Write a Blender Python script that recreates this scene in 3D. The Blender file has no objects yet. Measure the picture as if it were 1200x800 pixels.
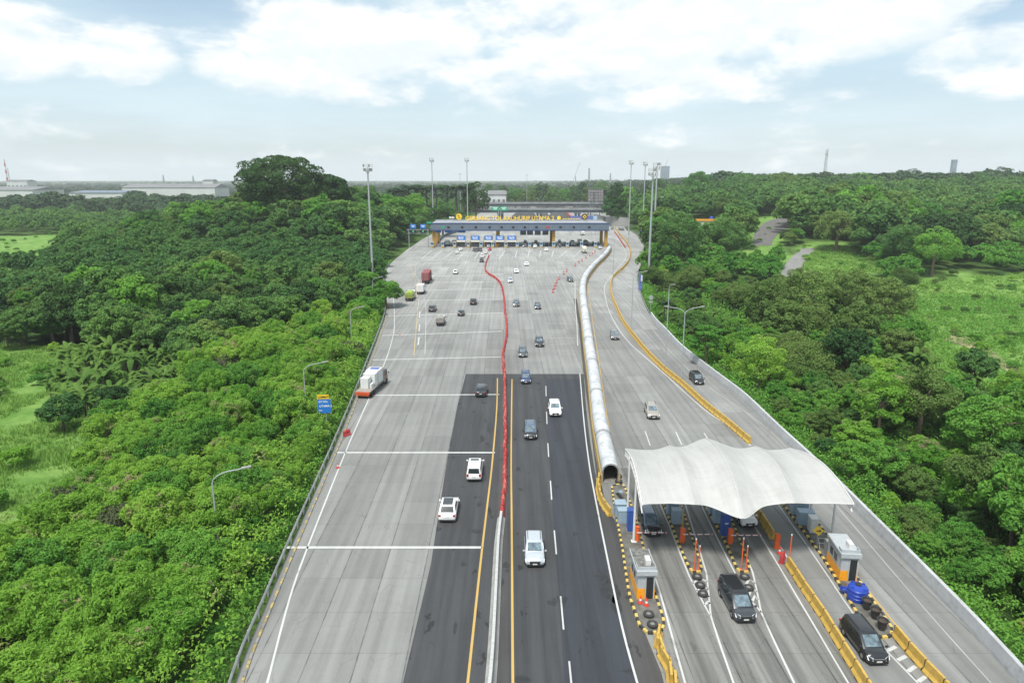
import bpy, math, random
import numpy as np
from mathutils import Vector, Matrix, noise as mnoise
C = bpy.context.scene
COL = C.collection
PI = math.pi
rnd = random.Random(11)

# ------------------------------------------------------------------ camera, sky, sun, exposure
CAMH = 35.0
PITCH = math.atan(190 / 800)
SP, CP = math.sin(PITCH), math.cos(PITCH)
cd = bpy.data.cameras.new('camera'); cam = bpy.data.objects.new('camera', cd); COL.objects.link(cam)
cam.location = (0, 0, CAMH); cam.rotation_euler = (PI / 2 - PITCH, 0, 0)
cd.sensor_width = 36; cd.lens = 24; cd.clip_start = .5; cd.clip_end = 40000
C.camera = cam
C.view_settings.view_transform = 'Standard'; C.view_settings.look = 'None'
C.view_settings.gamma = 1; C.view_settings.use_curve_mapping = False
C.view_settings.exposure = EXPOSURE = 0.4
C.cycles.volume_bounces = 0
C.cycles.max_bounces = 6; C.cycles.diffuse_bounces = 3; C.cycles.transmission_bounces = 4; C.cycles.transparent_max_bounces = 8
SUN_EL, SUN_AZ = math.radians(62), math.radians(205)      # azimuth clockwise from +Y
sd = bpy.data.lights.new('sun', 'SUN'); sun = bpy.data.objects.new('sun', sd); COL.objects.link(sun)
sd.energy = 3.6; sd.angle = math.radians(12); sd.color = (1, .96, .9)
sv = Vector((math.sin(SUN_AZ) * math.cos(SUN_EL), math.cos(SUN_AZ) * math.cos(SUN_EL), math.sin(SUN_EL)))
sun.rotation_euler = sv.to_track_quat('Z', 'Y').to_euler(); sun.location = (0, 0, 200)

class NT:
    def __init__(s, tree): s.t = tree; s.n = tree.nodes; s.l = tree.links
    def new(s, typ, **kw):
        n = s.n.new(typ)
        for k, v in kw.items():
            if k.startswith('i_'):
                key = k[2:]; key = int(key) if key.isdigit() else key.replace('_', ' ')
                s.put(n.inputs[key], v)
            else: setattr(n, k, v)
        return n
    def put(s, sock, v):
        if isinstance(v, bpy.types.NodeSocket): s.l.new(v, sock)
        elif isinstance(v, bpy.types.Node): s.l.new(v.outputs[0], sock)
        else:
            if isinstance(v, tuple) and len(v) == 3 and sock.type == 'RGBA': v = v + (1,)
            sock.default_value = v
    def m(s, op, a, b=0.0, c=None, clamp=False):
        n = s.n.new('ShaderNodeMath'); n.operation = op; n.use_clamp = clamp
        s.put(n.inputs[0], a); s.put(n.inputs[1], b)
        if c is not None: s.put(n.inputs[2], c)
        return n.outputs[0]
    def mix(s, f, a, b, blend='MIX'):
        n = s.n.new('ShaderNodeMix'); n.data_type = 'RGBA'; n.blend_type = blend
        s.put(n.inputs[0], f); s.put(n.inputs[6], a); s.put(n.inputs[7], b)
        return n.outputs[2]
    def ramp(s, f, a, b, smooth=True):
        n = s.n.new('ShaderNodeMapRange'); n.interpolation_type = 'SMOOTHSTEP' if smooth else 'LINEAR'
        s.put(n.inputs[0], f); n.inputs[1].default_value = a; n.inputs[2].default_value = b
        n.inputs[3].default_value = 0; n.inputs[4].default_value = 1
        return n.outputs[0]
    def noise(s, vec, scale, detail=4, rough=.55, dist=0):
        n = s.n.new('ShaderNodeTexNoise'); s.put(n.inputs['Vector'], vec)
        n.inputs['Scale'].default_value = scale; n.inputs['Detail'].default_value = detail
        n.inputs['Roughness'].default_value = rough; n.inputs['Distortion'].default_value = dist
        return n.outputs[0]
    def scalev(s, vec, sc, loc=(0, 0, 0), rot=(0, 0, 0)):
        n = s.n.new('ShaderNodeMapping'); s.put(n.inputs[0], vec)
        n.inputs['Scale'].default_value = sc; n.inputs['Location'].default_value = loc; n.inputs['Rotation'].default_value = rot
        return n.outputs[0]

wd = bpy.data.worlds.new('World'); C.world = wd; wd.use_nodes = True
w = NT(wd.node_tree); w.n.clear()
out = w.new('ShaderNodeOutputWorld'); bg = w.new('ShaderNodeBackground'); w.l.new(bg.outputs[0], out.inputs[0])
sky = w.new('ShaderNodeTexSky'); sky.sky_type = 'NISHITA'; sky.sun_disc = False
sky.sun_elevation = SUN_EL; sky.sun_rotation = SUN_AZ; sky.air_density = 1.0; sky.dust_density = 2.0; sky.ozone_density = 1.5
tc = w.new('ShaderNodeTexCoord'); sx = w.new('ShaderNodeSeparateXYZ'); w.l.new(tc.outputs['Generated'], sx.inputs[0])
X, Y, Z = sx.outputs
vd = tc.outputs['Generated']
# direction as azimuth and elevation (radians, about the horizon all the way round)
az = w.m('ARCTAN2', X, Y); el = w.m('ARCSINE', Z)
def ell(a0, e0, ra, re):
    da = w.m('DIVIDE', w.m('SUBTRACT', az, a0), ra); de = w.m('DIVIDE', w.m('SUBTRACT', el, e0), re)
    d = w.m('ADD', w.m('MULTIPLY', da, da), w.m('MULTIPLY', de, de))
    return w.m('SUBTRACT', 1.0, d, clamp=True)
vv = w.scalev(vd, (1, 1, 2.3))
n1 = w.noise(vv, 7.5, 10, .58, .15)
n1b = w.noise(w.scalev(vd, (1, 1, 2.3), (.0, .0, .035)), 7.5, 10, .58, .15)
n2 = w.noise(w.scalev(vd, (1, 1, 3.0), (3, 1, 7)), 2.2, 5, .55)
n3 = w.noise(w.scalev(vd, (1, 1, 6.0), (1, 5, 2)), 3.0, 6, .6)
def mx(*a):
    r = a[0]
    for b in a[1:]: r = w.m('MAXIMUM', r, b)
    return r
hh = mx(ell(-.235, .165, .21, .075), ell(.12, .185, .17, .09), ell(.33, .205, .27, .075), ell(-.12, .19, .1, .05), ell(.04, .215, .12, .06),
        ell(.62, .13, .13, .045), w.m('MULTIPLY', ell(-.56, .15, .15, .05), .7), w.m('MULTIPLY', ell(.22, .135, .2, .05), .65))
cum = w.ramp(w.m('ADD', w.m('MULTIPLY', w.m('POWER', hh, .6), .42), w.m('MULTIPLY', n1, 1.5)), .76, 1.08)
inner = w.m('ADD', w.m('MULTIPLY', w.ramp(w.m('SUBTRACT', n1, n1b), -.10, .12), .75), w.m('MULTIPLY', w.ramp(hh, 0, .7), .25), clamp=True)
other = w.m('MULTIPLY', w.ramp(n2, .42, .62), w.ramp(el, .3, .5))       # clouds higher up and behind the camera
veil = w.m('ADD', .62, w.m('MULTIPLY', w.ramp(n3, .3, .75), .33))
blue = w.m('MAXIMUM', w.m('MAXIMUM', ell(-.42, .225, .2, .05), w.m('MULTIPLY', ell(.575, .2, .09, .06), 1.0)), w.m('MULTIPLY', ell(-.3, .175, .1, .035), .5))
veil = w.m('MULTIPLY', veil, w.m('SUBTRACT', 1.0, w.m('MULTIPLY', blue, .55)))
veil = w.m('MAXIMUM', veil, w.m('MULTIPLY', w.ramp(w.m('MULTIPLY', el, -1), -.14, .02), .95))
SKYV = 8.3
base = w.mix(veil, sky.outputs[0], w.mix(w.ramp(el, .0, .14), (SKYV * .65, SKYV * .735, SKYV * .77), (SKYV * .535, SKYV * .67, SKYV * .735)))
cc = w.mix(inner, (SKYV * .66, SKYV * .73, SKYV * .765), (SKYV * .82, SKYV * .835, SKYV * .84))
full = w.mix(cum, base, cc)
full = w.mix(w.m('MULTIPLY', other, .8), full, (SKYV * .9, SKYV * .92, SKYV * .93))
w.l.new(full, bg.inputs[0]); bg.inputs[1].default_value = .12

# ------------------------------------------------------------------ helpers
def W(px, py, z=0.0):
    """a place on the level z, read off the photograph (1200 x 800)"""
    t = (py - 400) / 800; s = (CAMH - z) / (SP + t * CP)
    return Vector(((px - 600) / 800 * s, (CP - t * SP) * s, z))
def proj(x, y, z):
    dz = z - CAMH
    d = y * CP - dz * SP; u = y * SP + dz * CP
    return 600 + 800 * x / d, 400 - 800 * u / d
def lerp(a, b, t): return a + (b - a) * t
def sstep(x, a, b):
    t = min(1, max(0, (x - a) / (b - a))); return t * t * (3 - 2 * t)
def smooth(pts, step=2.0):
    """Catmull-Rom through the points"""
    P = [Vector(p) for p in pts]
    if len(P) < 3:
        n = max(1, int((P[1] - P[0]).length / step)); return [P[0].lerp(P[1], i / n) for i in range(n + 1)]
    P = [P[0] * 2 - P[1]] + P + [P[-1] * 2 - P[-2]]
    o = []
    for i in range(1, len(P) - 2):
        p0, p1, p2, p3 = P[i - 1:i + 3]; n = max(1, int((p2 - p1).length / step))
        for k in range(n):
            t = k / n
            o.append(.5 * ((2 * p1) + (p2 - p0) * t + (2 * p0 - 5 * p1 + 4 * p2 - p3) * t * t + (3 * p1 - p0 - 3 * p2 + p3) * t ** 3))
    o.append(P[-2]); return o
def resample(path, step):
    out = [path[0].copy()]; need = step
    for a, b in zip(path, path[1:]):
        d = (b - a).length
        if d < 1e-6: continue
        pos = 0
        while d - pos >= need:
            pos += need; out.append(a.lerp(b, pos / d)); need = step
        need -= d - pos
    return out
def gp(lst, z=0.0, step=2.0): return smooth([W(a, b, z) for a, b in lst], step)

class MB:
    def __init__(s): s.v = []; s.f = []; s.mi = []
    def add(s, vs, fs, mi=0):
        o = len(s.v); s.v += [tuple(v) for v in vs]; s.f += [tuple(i + o for i in f) for f in fs]
        s.mi += [mi] * len(fs); return s
    def box(s, c, size, rz=0, mi=0, taper=1.0, M=None):
        x, y, z = [a / 2 for a in size]; c = Vector(c); R = Matrix.Rotation(rz, 3, 'Z')
        vs = []
        for k in (-1, 1):
            t = taper if k > 0 else 1
            for i, j in ((-1, -1), (1, -1), (1, 1), (-1, 1)): vs.append(c + R @ Vector((i * x * t, j * y * t, k * z)))
        return s.add(vs, [(0, 3, 2, 1), (4, 5, 6, 7), (0, 1, 5, 4), (1, 2, 6, 5), (2, 3, 7, 6), (3, 0, 4, 7)], mi)
    def bar(s, a, b, wx, wz, mi=0):
        a = Vector(a); b = Vector(b); d = (b - a).normalized()
        side = d.cross(Vector((0, 0, 1)));
        if side.length < 1e-4: side = Vector((1, 0, 0))
        side.normalize(); up = side.cross(d).normalized()
        vs = []
        for p in (a, b):
            for i, j in ((-1, -1), (1, -1), (1, 1), (-1, 1)): vs.append(p + side * i * wx / 2 + up * j * wz / 2)
        return s.add(vs, [(0, 1, 2, 3), (7, 6, 5, 4), (0, 4, 5, 1), (1, 5, 6, 2), (2, 6, 7, 3), (3, 7, 4, 0)], mi)
    def cyl(s, a, b, r0, r1=None, n=10, mi=0, caps=True):
        r1 = r0 if r1 is None else r1
        return s.tube([a, b], [r0, r1], n, mi, caps)
    def tube(s, path, rs, n=8, mi=0, caps=True):
        path = [Vector(p) for p in path]
        if not isinstance(rs, (list, tuple)): rs = [rs] * len(path)
        vs = []; ref = None
        for i, p in enumerate(path):
            d = (path[min(i + 1, len(path) - 1)] - path[max(i - 1, 0)]).normalized()
            if ref is None: ref = Vector((1, 0, 0)) if abs(d.x) < .8 else Vector((0, 1, 0))
            u = (ref - d * ref.dot(d)).normalized(); ref = u; v = d.cross(u)
            for k in range(n):
                a = 2 * PI * k / n; vs.append(p + (u * math.cos(a) + v * math.sin(a)) * rs[i])
        fs = []
        for i in range(len(path) - 1):
            for k in range(n):
                k2 = (k + 1) % n; fs.append((i * n + k, i * n + k2, (i + 1) * n + k2, (i + 1) * n + k))
        if caps: fs += [tuple(range(n))[::-1], tuple(range((len(path) - 1) * n, len(path) * n))]
        return s.add(vs, fs, mi)
    def loft(s, rings, closed=True, caps=True, mi=0):
        n = len(rings[0]); vs = [p for r in rings for p in r]; fs = []
        for i in range(len(rings) - 1):
            for k in range(n if closed else n - 1):
                k2 = (k + 1) % n; fs.append((i * n + k, i * n + k2, (i + 1) * n + k2, (i + 1) * n + k))
        if caps: fs += [tuple(range(n))[::-1], tuple(range((len(rings) - 1) * n, len(rings) * n))]
        return s.add(vs, fs, mi)
    def lathe(s, c, prof, n=16, mi=0):
        rings = [[Vector(c) + Vector((r * math.cos(2 * PI * k / n), r * math.sin(2 * PI * k / n), z)) for k in range(n)] for r, z in prof]
        return s.loft(rings, mi=mi)
    def sweep(s, path, prof, closed=False, caps=True, mi=0):
        """profile (side, up) carried along a path lying on the ground"""
        rings = []
        for i, p in enumerate(path):
            d = path[min(i + 1, len(path) - 1)] - path[max(i - 1, 0)]; d.z = 0; d.normalize(); sd_ = Vector((d.y, -d.x, 0))
            rings.append([p + sd_ * a + Vector((0, 0, b)) for a, b in prof])
        return s.loft(rings, closed=closed, caps=caps and closed, mi=mi)
    def quad(s, a, b, c, d, mi=0): return s.add([a, b, c, d], [(0, 1, 2, 3)], mi)
    def ribbon(s, path, width, mi=0, z=None):
        L = []
        for i, p in enumerate(path):
            d = path[min(i + 1, len(path) - 1)] - path[max(i - 1, 0)]; d.z = 0; d.normalize(); sd_ = Vector((d.y, -d.x, 0)) * width / 2
            q = p.copy()
            if z is not None: q.z = z
            L.append((q - sd_, q + sd_))
        vs = [v for ab in L for v in ab]
        return s.add(vs, [(2 * i, 2 * i + 1, 2 * i + 3, 2 * i + 2) for i in range(len(L) - 1)], mi)
    def mesh(s, name, mats, sm=False):
        me = bpy.data.meshes.new(name); me.from_pydata(s.v, [], s.f)
        for m_ in (mats if isinstance(mats, (list, tuple)) else [mats]): me.materials.append(m_)
        me.polygons.foreach_set('material_index', s.mi)
        if sm: me.polygons.foreach_set('use_smooth', [True] * len(s.f)); me.set_sharp_from_angle(angle=math.radians(40))
        me.update(); return me
    def build(s, name, mats, parent=None, loc=None, rz=None, sm=False):
        return link(name, s.mesh(name, mats, sm), parent, loc, rz)
def link(name, me, parent=None, loc=None, rz=None):
    o = bpy.data.objects.new(name, me); COL.objects.link(o)
    if parent is not None: o.parent = parent
    if loc is not None: o.location = loc
    if rz is not None: o.rotation_euler = (0, 0, rz)
    return o
def tag(o, label=None, cat=None, group=None, kind=None):
    if label: o['label'] = label
    if cat: o['category'] = cat
    if group: o['group'] = group
    if kind: o['kind'] = kind
    return o
def thing(name, label, cat, loc=(0, 0, 0), rz=0, group=None):
    return tag(link(name, None, None, loc, rz), label, cat, group)
def struct(o, label=None):
    o['kind'] = 'structure'
    if label: o['label'] = label
    return o
def copy_tree(o, parent=None):
    c = o.copy(); COL.objects.link(c)
    if parent is not None: c.parent = parent
    for ch in [k for k in KIDS.get(o.name, [])]: copy_tree(ch, c)
    return c
KIDS = {}
def freeze(o):
    for k in list(COL.objects):
        if k.parent is not None: KIDS.setdefault(k.parent.name, [])
    def rec(a):
        KIDS[a.name] = [k for k in COL.objects if k.parent is a]
        for k in KIDS[a.name]: rec(k)
    rec(o)

# ------------------------------------------------------------------ materials
MATS = {}
def mat(name, col, rough=.6, metal=0.0, spec=.5, var=.0, vscale=3.0, dirt=0.0, alpha=None, coat=0.0):
    if name in MATS: return MATS[name]
    m = bpy.data.materials.new(name); m.use_nodes = True; t = NT(m.node_tree)
    b = m.node_tree.nodes['Principled BSDF']
    b.inputs['Roughness'].default_value = rough; b.inputs['Metallic'].default_value = metal
    b.inputs['Specular IOR Level'].default_value = spec; b.inputs['Coat Weight'].default_value = coat
    tcn = t.new('ShaderNodeTexCoord').outputs['Object']
    n = t.noise(tcn, vscale, 5, .6)
    v = max(var, .04)
    lo = tuple(c * (1 - v * 1.6) for c in col); hi = tuple(min(1, c * (1 + v)) for c in col)
    c = t.mix(t.ramp(n, .25, .75), lo, hi)
    if dirt:
        n2 = t.noise(tcn, vscale * 2.7, 7, .7); c = t.mix(t.m('MULTIPLY', t.ramp(n2, .48, .72), dirt), c, (.10, .09, .07))
    t.put(b.inputs['Base Color'], c)
    MATS[name] = m; return m
M = dict(
    wheel=mat('tyre_rubber', (.018, .018, .019), .85, var=.2), rim=mat('wheel_alloy', (.42, .43, .45), .35, .8),
    glass=mat('tinted_car_glass', (.02, .028, .032), .06, 0, .8), wind=mat('windscreen_glass', (.13, .18, .21), .07, 0, .9, var=.5, vscale=1.6),  # windscreen base colour is paled towards blue to paint in reflected sky
    trim=mat('black_plastic', (.02, .02, .022), .55), chrome=mat('chrome', (.7, .71, .73), .18, 1.0),
    lamp=mat('headlamp_lens', (.72, .75, .78), .12, 0, .7), tail=mat('tail_lamp_red', (.35, .015, .015), .2),
    plate=mat('number_plate', (.6, .6, .58), .5), conc=mat('cast_concrete', (.31, .31, .30), .85, var=.12, vscale=1.2, dirt=.45),
    concd=mat('dark_stained_concrete', (.22, .215, .2), .9, var=.2, vscale=1.5, dirt=.5),
    yellow=mat('yellow_barrier_paint', (.50, .32, .06), .6, var=.10, vscale=2.2, dirt=.45),
    kerby=mat('kerb_yellow_paint', (.60, .44, .12), .7, var=.15, vscale=5, dirt=.45), kerbk=mat('kerb_black_paint', (.035, .035, .035), .75, var=.3, vscale=5),
    red=mat('red_plastic', (.44, .042, .04), .5, var=.15, vscale=2, dirt=.15), pink=mat('faded_red_plastic', (.52, .12, .10), .55, var=.15, vscale=2),
    steel=mat('galvanised_steel', (.42, .44, .45), .5, .35, var=.1, vscale=4, dirt=.15), white=mat('white_paint', (.62, .62, .61), .45, var=.04, dirt=.12, vscale=1.5),
    booth=mat('grey_booth_panel', (.42, .45, .47), .4, .1, var=.06, dirt=.25), boothroof=mat('booth_roof_grimy', (.16, .16, .15), .85, var=.4, vscale=2.5, dirt=.7),
    orange=mat('orange_booth_panel', (.80, .33, .015), .45, var=.06, dirt=.15), orangebox=mat('orange_barrier_housing', (.72, .12, .025), .45, var=.05, dirt=.15),
    cab=mat('grey_blue_cabinet', (.27, .36, .44), .5, var=.05, dirt=.2), bluecab=mat('blue_cabinet', (.03, .085, .32), .4, var=.05, dirt=.1),
    tank=mat('blue_water_tank', (.015, .05, .34), .4, var=.05), pot=mat('black_plastic_pot', (.035, .035, .036), .7, var=.2, dirt=.2),
    soil=mat('soil', (.07, .05, .035), .95, var=.3, vscale=6), signblue=mat('blue_sign_face', (.02, .17, .55), .4, var=.03),
    signgreen=mat('green_sign_face', (.02, .33, .18), .4, var=.03), signyel=mat('yellow_sign_face', (.80, .50, .02), .45, var=.04),
    letter=mat('white_lettering', (.85, .86, .86), .5), yletter=mat('yellow_lettering', (.90, .58, .02), .5), bletter=mat('black_lettering', (.02, .02, .02), .5),
    island=mat('island_paving', (.13, .127, .112), .9, var=.3, vscale=.9, dirt=.6),
    gantry=mat('grey_blue_cladding', (.13, .165, .21), .45, .1, var=.06, vscale=.5), gantryroof=mat('gantry_roof_sheet', (.30, .32, .34), .6, var=.14, vscale=.25, dirt=.3),
    navy=mat('navy_edge_trim', (.02, .05, .16), .5), amber=mat('amber_column_paint', (.42, .24, .04), .55, var=.08), cream=mat('cream_panel', (.72, .68, .56), .6),
    ltblue=mat('pale_blue_booth', (.32, .48, .62), .5, var=.06), bridge=mat('bridge_concrete', (.26, .28, .29), .85, var=.15, vscale=.2, dirt=.2),
    bridgedark=mat('bridge_girder', (.11, .13, .15), .8, var=.15, vscale=.2), roofw=mat('pale_warehouse_roof', (.17, .17, .17), .6, var=.08, vscale=.05),
    wallw=mat('white_warehouse_wall', (.52, .53, .52), .7, var=.06, vscale=.05), crate=mat('white_crate_board', (.62, .64, .62), .6, var=.06, dirt=.15),
    tarp=mat('blue_tarpaulin', (.05, .09, .34), .5, var=.1), bed=mat('truck_bed_boards', (.30, .26, .23), .8, var=.2, vscale=4, dirt=.4),
    cont=mat('maroon_container', (.24, .055, .06), .6, var=.1, vscale=1, dirt=.2), green_tarp=mat('lime_tarpaulin', (.26, .36, .05), .6, var=.12, vscale=2),
    darktarp=mat('dark_green_tarpaulin', (.03, .045, .035), .7, var=.15), greycargo=mat('grey_covered_cargo', (.26, .25, .23), .8, var=.2, vscale=3),
    bark=mat('bark', (.14, .11, .08), .9, var=.3, vscale=6), farblue=mat('tower_block_glass', (.16, .22, .28), .4, var=.1, vscale=.03),
    bannerm=mat('blue_printed_banner', (.12, .16, .42), .6, var=.4, vscale=1.4), stripe_red=mat('chimney_red_paint', (.5, .08, .06), .7),
)

def road_mat(name, col, slab=None, streak=.25, grain=.15, patch=.12, spot=.0, rough=.85):
    m = bpy.data.materials.new(name); m.use_nodes = True; t = NT(m.node_tree); b = m.node_tree.nodes['Principled BSDF']
    g = t.new('ShaderNodeNewGeometry').outputs['Position']
    s = t.new('ShaderNodeSeparateXYZ'); t.put(s.inputs[0], g); x, y, z = s.outputs
    f = t.m('ADD', 1.0, 0.0)
    n = t.noise(g, .09, 5, .6); f = t.m('MULTIPLY', f, t.m('ADD', 1 - patch, t.m('MULTIPLY', n, 2 * patch)))
    st = t.noise(t.scalev(g, (1.1, .035, 1)), 1.0, 6, .65); f = t.m('MULTIPLY', f, t.m('ADD', 1 - streak * .5, t.m('MULTIPLY', t.ramp(st, .3, .7), streak)))
    st2 = t.noise(t.scalev(g, (.35, 1.6, 1), (9, 2, 0)), 1.0, 4, .6); f = t.m('MULTIPLY', f, t.m('ADD', .95, t.m('MULTIPLY', st2, .1)))
    gr = t.noise(g, 7.0, 4, .7); f = t.m('MULTIPLY', f, t.m('ADD', 1 - grain * .5, t.m('MULTIPLY', gr, grain)))
    if slab:
        wx, wy = slab
        fx = t.m('DIVIDE', t.m('ADD', x, t.m('MULTIPLY', y, .012)), wx); fy = t.m('DIVIDE', y, wy)
        ix, iy = t.m('FLOOR', fx), t.m('FLOOR', fy)
        cv = t.new('ShaderNodeCombineXYZ'); t.put(cv.inputs[0], ix); t.put(cv.inputs[1], t.m('FLOOR', t.m('DIVIDE', iy, 4.0)))
        wn = t.new('ShaderNodeTexWhiteNoise'); wn.noise_dimensions = '2D'; t.put(wn.inputs['Vector'], cv)
        f = t.m('MULTIPLY', f, t.m('ADD', .86, t.m('MULTIPLY', wn.outputs[0], .25)))
        cv2 = t.new('ShaderNodeCombineXYZ'); t.put(cv2.inputs[0], ix); t.put(cv2.inputs[1], iy)
        wn2 = t.new('ShaderNodeTexWhiteNoise'); wn2.noise_dimensions = '2D'; t.put(wn2.inputs['Vector'], cv2)
        f = t.m('MULTIPLY', f, t.m('ADD', .94, t.m('MULTIPLY', wn2.outputs[0], .12)))
        f = t.m('MULTIPLY', f, t.m('SUBTRACT', 1.0, t.m('MULTIPLY', t.m('GREATER_THAN', wn2.outputs[0], .972), .16)))
        jx = t.m('MULTIPLY', t.m('ABSOLUTE', t.m('SUBTRACT', t.m('FRACT', fx), .5)), wx)
        jy = t.m('MULTIPLY', t.m('ABSOLUTE', t.m('SUBTRACT', t.m('FRACT', fy), .5)), wy)
        jn = t.noise(g, .6, 3)
        l1 = t.m('MULTIPLY', t.m('GREATER_THAN', jx, wx / 2 - .05), t.m('ADD', .25, t.m('MULTIPLY', t.ramp(jn, .35, .65), .3)))
        l2 = t.m('MULTIPLY', t.m('GREATER_THAN', jy, wy / 2 - .035), .22)
        f = t.m('MULTIPLY', f, t.m('SUBTRACT', 1.0, t.m('MAXIMUM', l1, l2)))
        # rubber and oil worn in along the middle of each lane
        wear = t.m('SUBTRACT', 1.0, t.m('MULTIPLY', t.ramp(t.m('ABSOLUTE', t.m('SUBTRACT', jx, wx * .22)), .55, .0), .10)); f = t.m('MULTIPLY', f, wear)
        cr = t.n.new('ShaderNodeTexVoronoi'); cr.feature = 'DISTANCE_TO_EDGE'; t.put(cr.inputs['Vector'], t.scalev(t.mix(.12, g, t.n.new('ShaderNodeTexNoise').outputs['Color']), (.13, .08, 1)))
        f = t.m('MULTIPLY', f, t.m('SUBTRACT', 1.0, t.m('MULTIPLY', t.m('MULTIPLY', t.m('LESS_THAN', cr.outputs['Distance'], .006), t.ramp(jn, .45, .6)), .35)))
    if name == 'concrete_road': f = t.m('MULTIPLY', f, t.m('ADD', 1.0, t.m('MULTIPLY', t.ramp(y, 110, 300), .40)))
    if spot:
        sp = t.noise(t.scalev(g, (1, .5, 1)), .55, 5, .6); f = t.m('MULTIPLY', f, t.m('SUBTRACT', 1.0, t.m('MULTIPLY', t.ramp(sp, .62, .66), spot)))
    k = t.new('ShaderNodeVectorMath', operation='SCALE'); k.inputs[0].default_value = col; t.put(k.inputs['Scale'], f)
    t.put(b.inputs['Base Color'], k.outputs[0]); b.inputs['Roughness'].default_value = rough; b.inputs['Specular IOR Level'].default_value = .3
    bp = t.new('ShaderNodeBump'); bp.inputs['Strength'].default_value = .25; bp.inputs['Distance'].default_value = .01; t.put(bp.inputs['Height'], gr); t.put(b.inputs['Normal'], bp.outputs[0])
    return m
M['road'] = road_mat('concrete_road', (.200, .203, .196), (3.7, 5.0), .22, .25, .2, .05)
M['lane_conc'] = road_mat('worn_concrete_lane', (.165, .165, .156), (3.4, 5.0), .75, .2, .25, .2)
M['asph'] = road_mat('asphalt', (.050, .052, .055), None, .42, .45, .22, .5)
M['asph2'] = road_mat('newer_asphalt', (.036, .041, .049), None, .38, .4, .15, .3)
M['asph3'] = road_mat('old_shoulder_asphalt', (.062, .062, .061), None, .3, .35, .25, .4)
M['lane_white'] = road_mat('white_road_paint', (.46, .47, .46), None, .2, .5, .15, .25)
M['lane_white_old'] = road_mat('worn_white_road_paint', (.33, .33, .32), None, .3, .5, .2, .35)
M['lane_yellow_old'] = road_mat('worn_yellow_road_paint', (.40, .32, .17), None, .3, .5, .2, .4)
M['lane_yellow'] = road_mat('yellow_road_paint', (.44, .30, .10), None, .15, .3, .1, .0)
M['gravel'] = road_mat('grey_gravel', (.13, .125, .12), None, .2, .5, .3, .2)
M['dirtpath'] = road_mat('pale_path_concrete', (.20, .20, .19), None, .2, .4, .2, .2)

def leaf_mat(name, c1, c2, c3=None, transl=.3, amt3=.6, rough=.8):
    m = bpy.data.materials.new(name); m.use_nodes = True; t = NT(m.node_tree); t.n.clear()
    out = t.new('ShaderNodeOutputMaterial'); b = t.new('ShaderNodeBsdfPrincipled'); tr = t.new('ShaderNodeBsdfTranslucent'); mx_ = t.new('ShaderNodeMixShader')
    oi = t.new('ShaderNodeObjectInfo'); at = t.new('ShaderNodeAttribute'); at.attribute_name = 'tint'
    g = t.new('ShaderNodeNewGeometry').outputs['Position']
    r1 = t.m('ADD', t.m('MULTIPLY', oi.outputs['Random'], .58), t.m('MULTIPLY', at.outputs['Fac'], .42))
    big = t.noise(g, .018, 3); big2 = t.noise(g, .11, 3)
    f = t.m('ADD', t.m('MULTIPLY', r1, .75), t.m('MULTIPLY', t.ramp(big, .35, .65), .25)); f = t.m('ADD', f, t.m('MULTIPLY', t.m('SUBTRACT', big2, .5), .5), clamp=True)
    c = t.mix(f, c1, c2)
    if c3:
        pn = t.noise(t.scalev(g, (1, 1, 1), (40, 7, 3)), .33, 4, .65)
        c = t.mix(t.m('MULTIPLY', t.m('MULTIPLY', t.ramp(pn, .56, .68), t.m('GREATER_THAN', at.outputs['Fac'], .4)), amt3), c, c3)
    t.put(b.inputs['Base Color'], c); b.inputs['Roughness'].default_value = rough; b.inputs['Specular IOR Level'].default_value = .08
    hs = t.new('ShaderNodeHueSaturation'); t.put(hs.inputs['Color'], c); hs.inputs['Value'].default_value = 1.3; hs.inputs['Hue'].default_value = .49
    t.put(tr.inputs[0], hs.outputs[0])
    t.l.new(b.outputs[0], mx_.inputs[1]); t.l.new(tr.outputs[0], mx_.inputs[2]); mx_.inputs[0].default_value = transl
    t.l.new(mx_.outputs[0], out.inputs[0]); return m
M['leaf_bright'] = leaf_mat('feathery_bright_leaves', (.090, .28, .036), (.33, .52, .085), (.42, .27, .24), .42, .8)
M['leaf_dark'] = leaf_mat('dark_broad_leaves', (.038, .125, .042), (.165, .30, .07), None, .28)
M['leaf_mid'] = leaf_mat('mid_green_leaves', (.045, .18, .034), (.20, .41, .065), (.22, .18, .08), .32, .4)
M['leaf_olive'] = leaf_mat('olive_leaves', (.065, .145, .035), (.20, .29, .08), None, .3)
M['leaf_far'] = leaf_mat('far_tree_leaves', (.04, .125, .046), (.18, .32, .075), None, .25)
M['leaf_vfar'] = leaf_mat('horizon_wood_leaves', (.025, .065, .035), (.08, .14, .055), None, .15)
M['leaf_big'] = leaf_mat('great_tree_leaves', (.022, .07, .025), (.07, .14, .04), None, .2)
M['leaf_grey'] = leaf_mat('grey_green_leaves', (.10, .13, .06), (.14, .16, .09), None, .3)
M['banana'] = leaf_mat('banana_leaf', (.06, .15, .03), (.16, .27, .06), None, .4)
M['palmleaf'] = leaf_mat('palm_frond', (.03, .075, .03), (.07, .13, .05), None, .25)
M['grass'] = leaf_mat('tall_grass_blades', (.13, .27, .05), (.26, .42, .10), None, .35)

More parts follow.
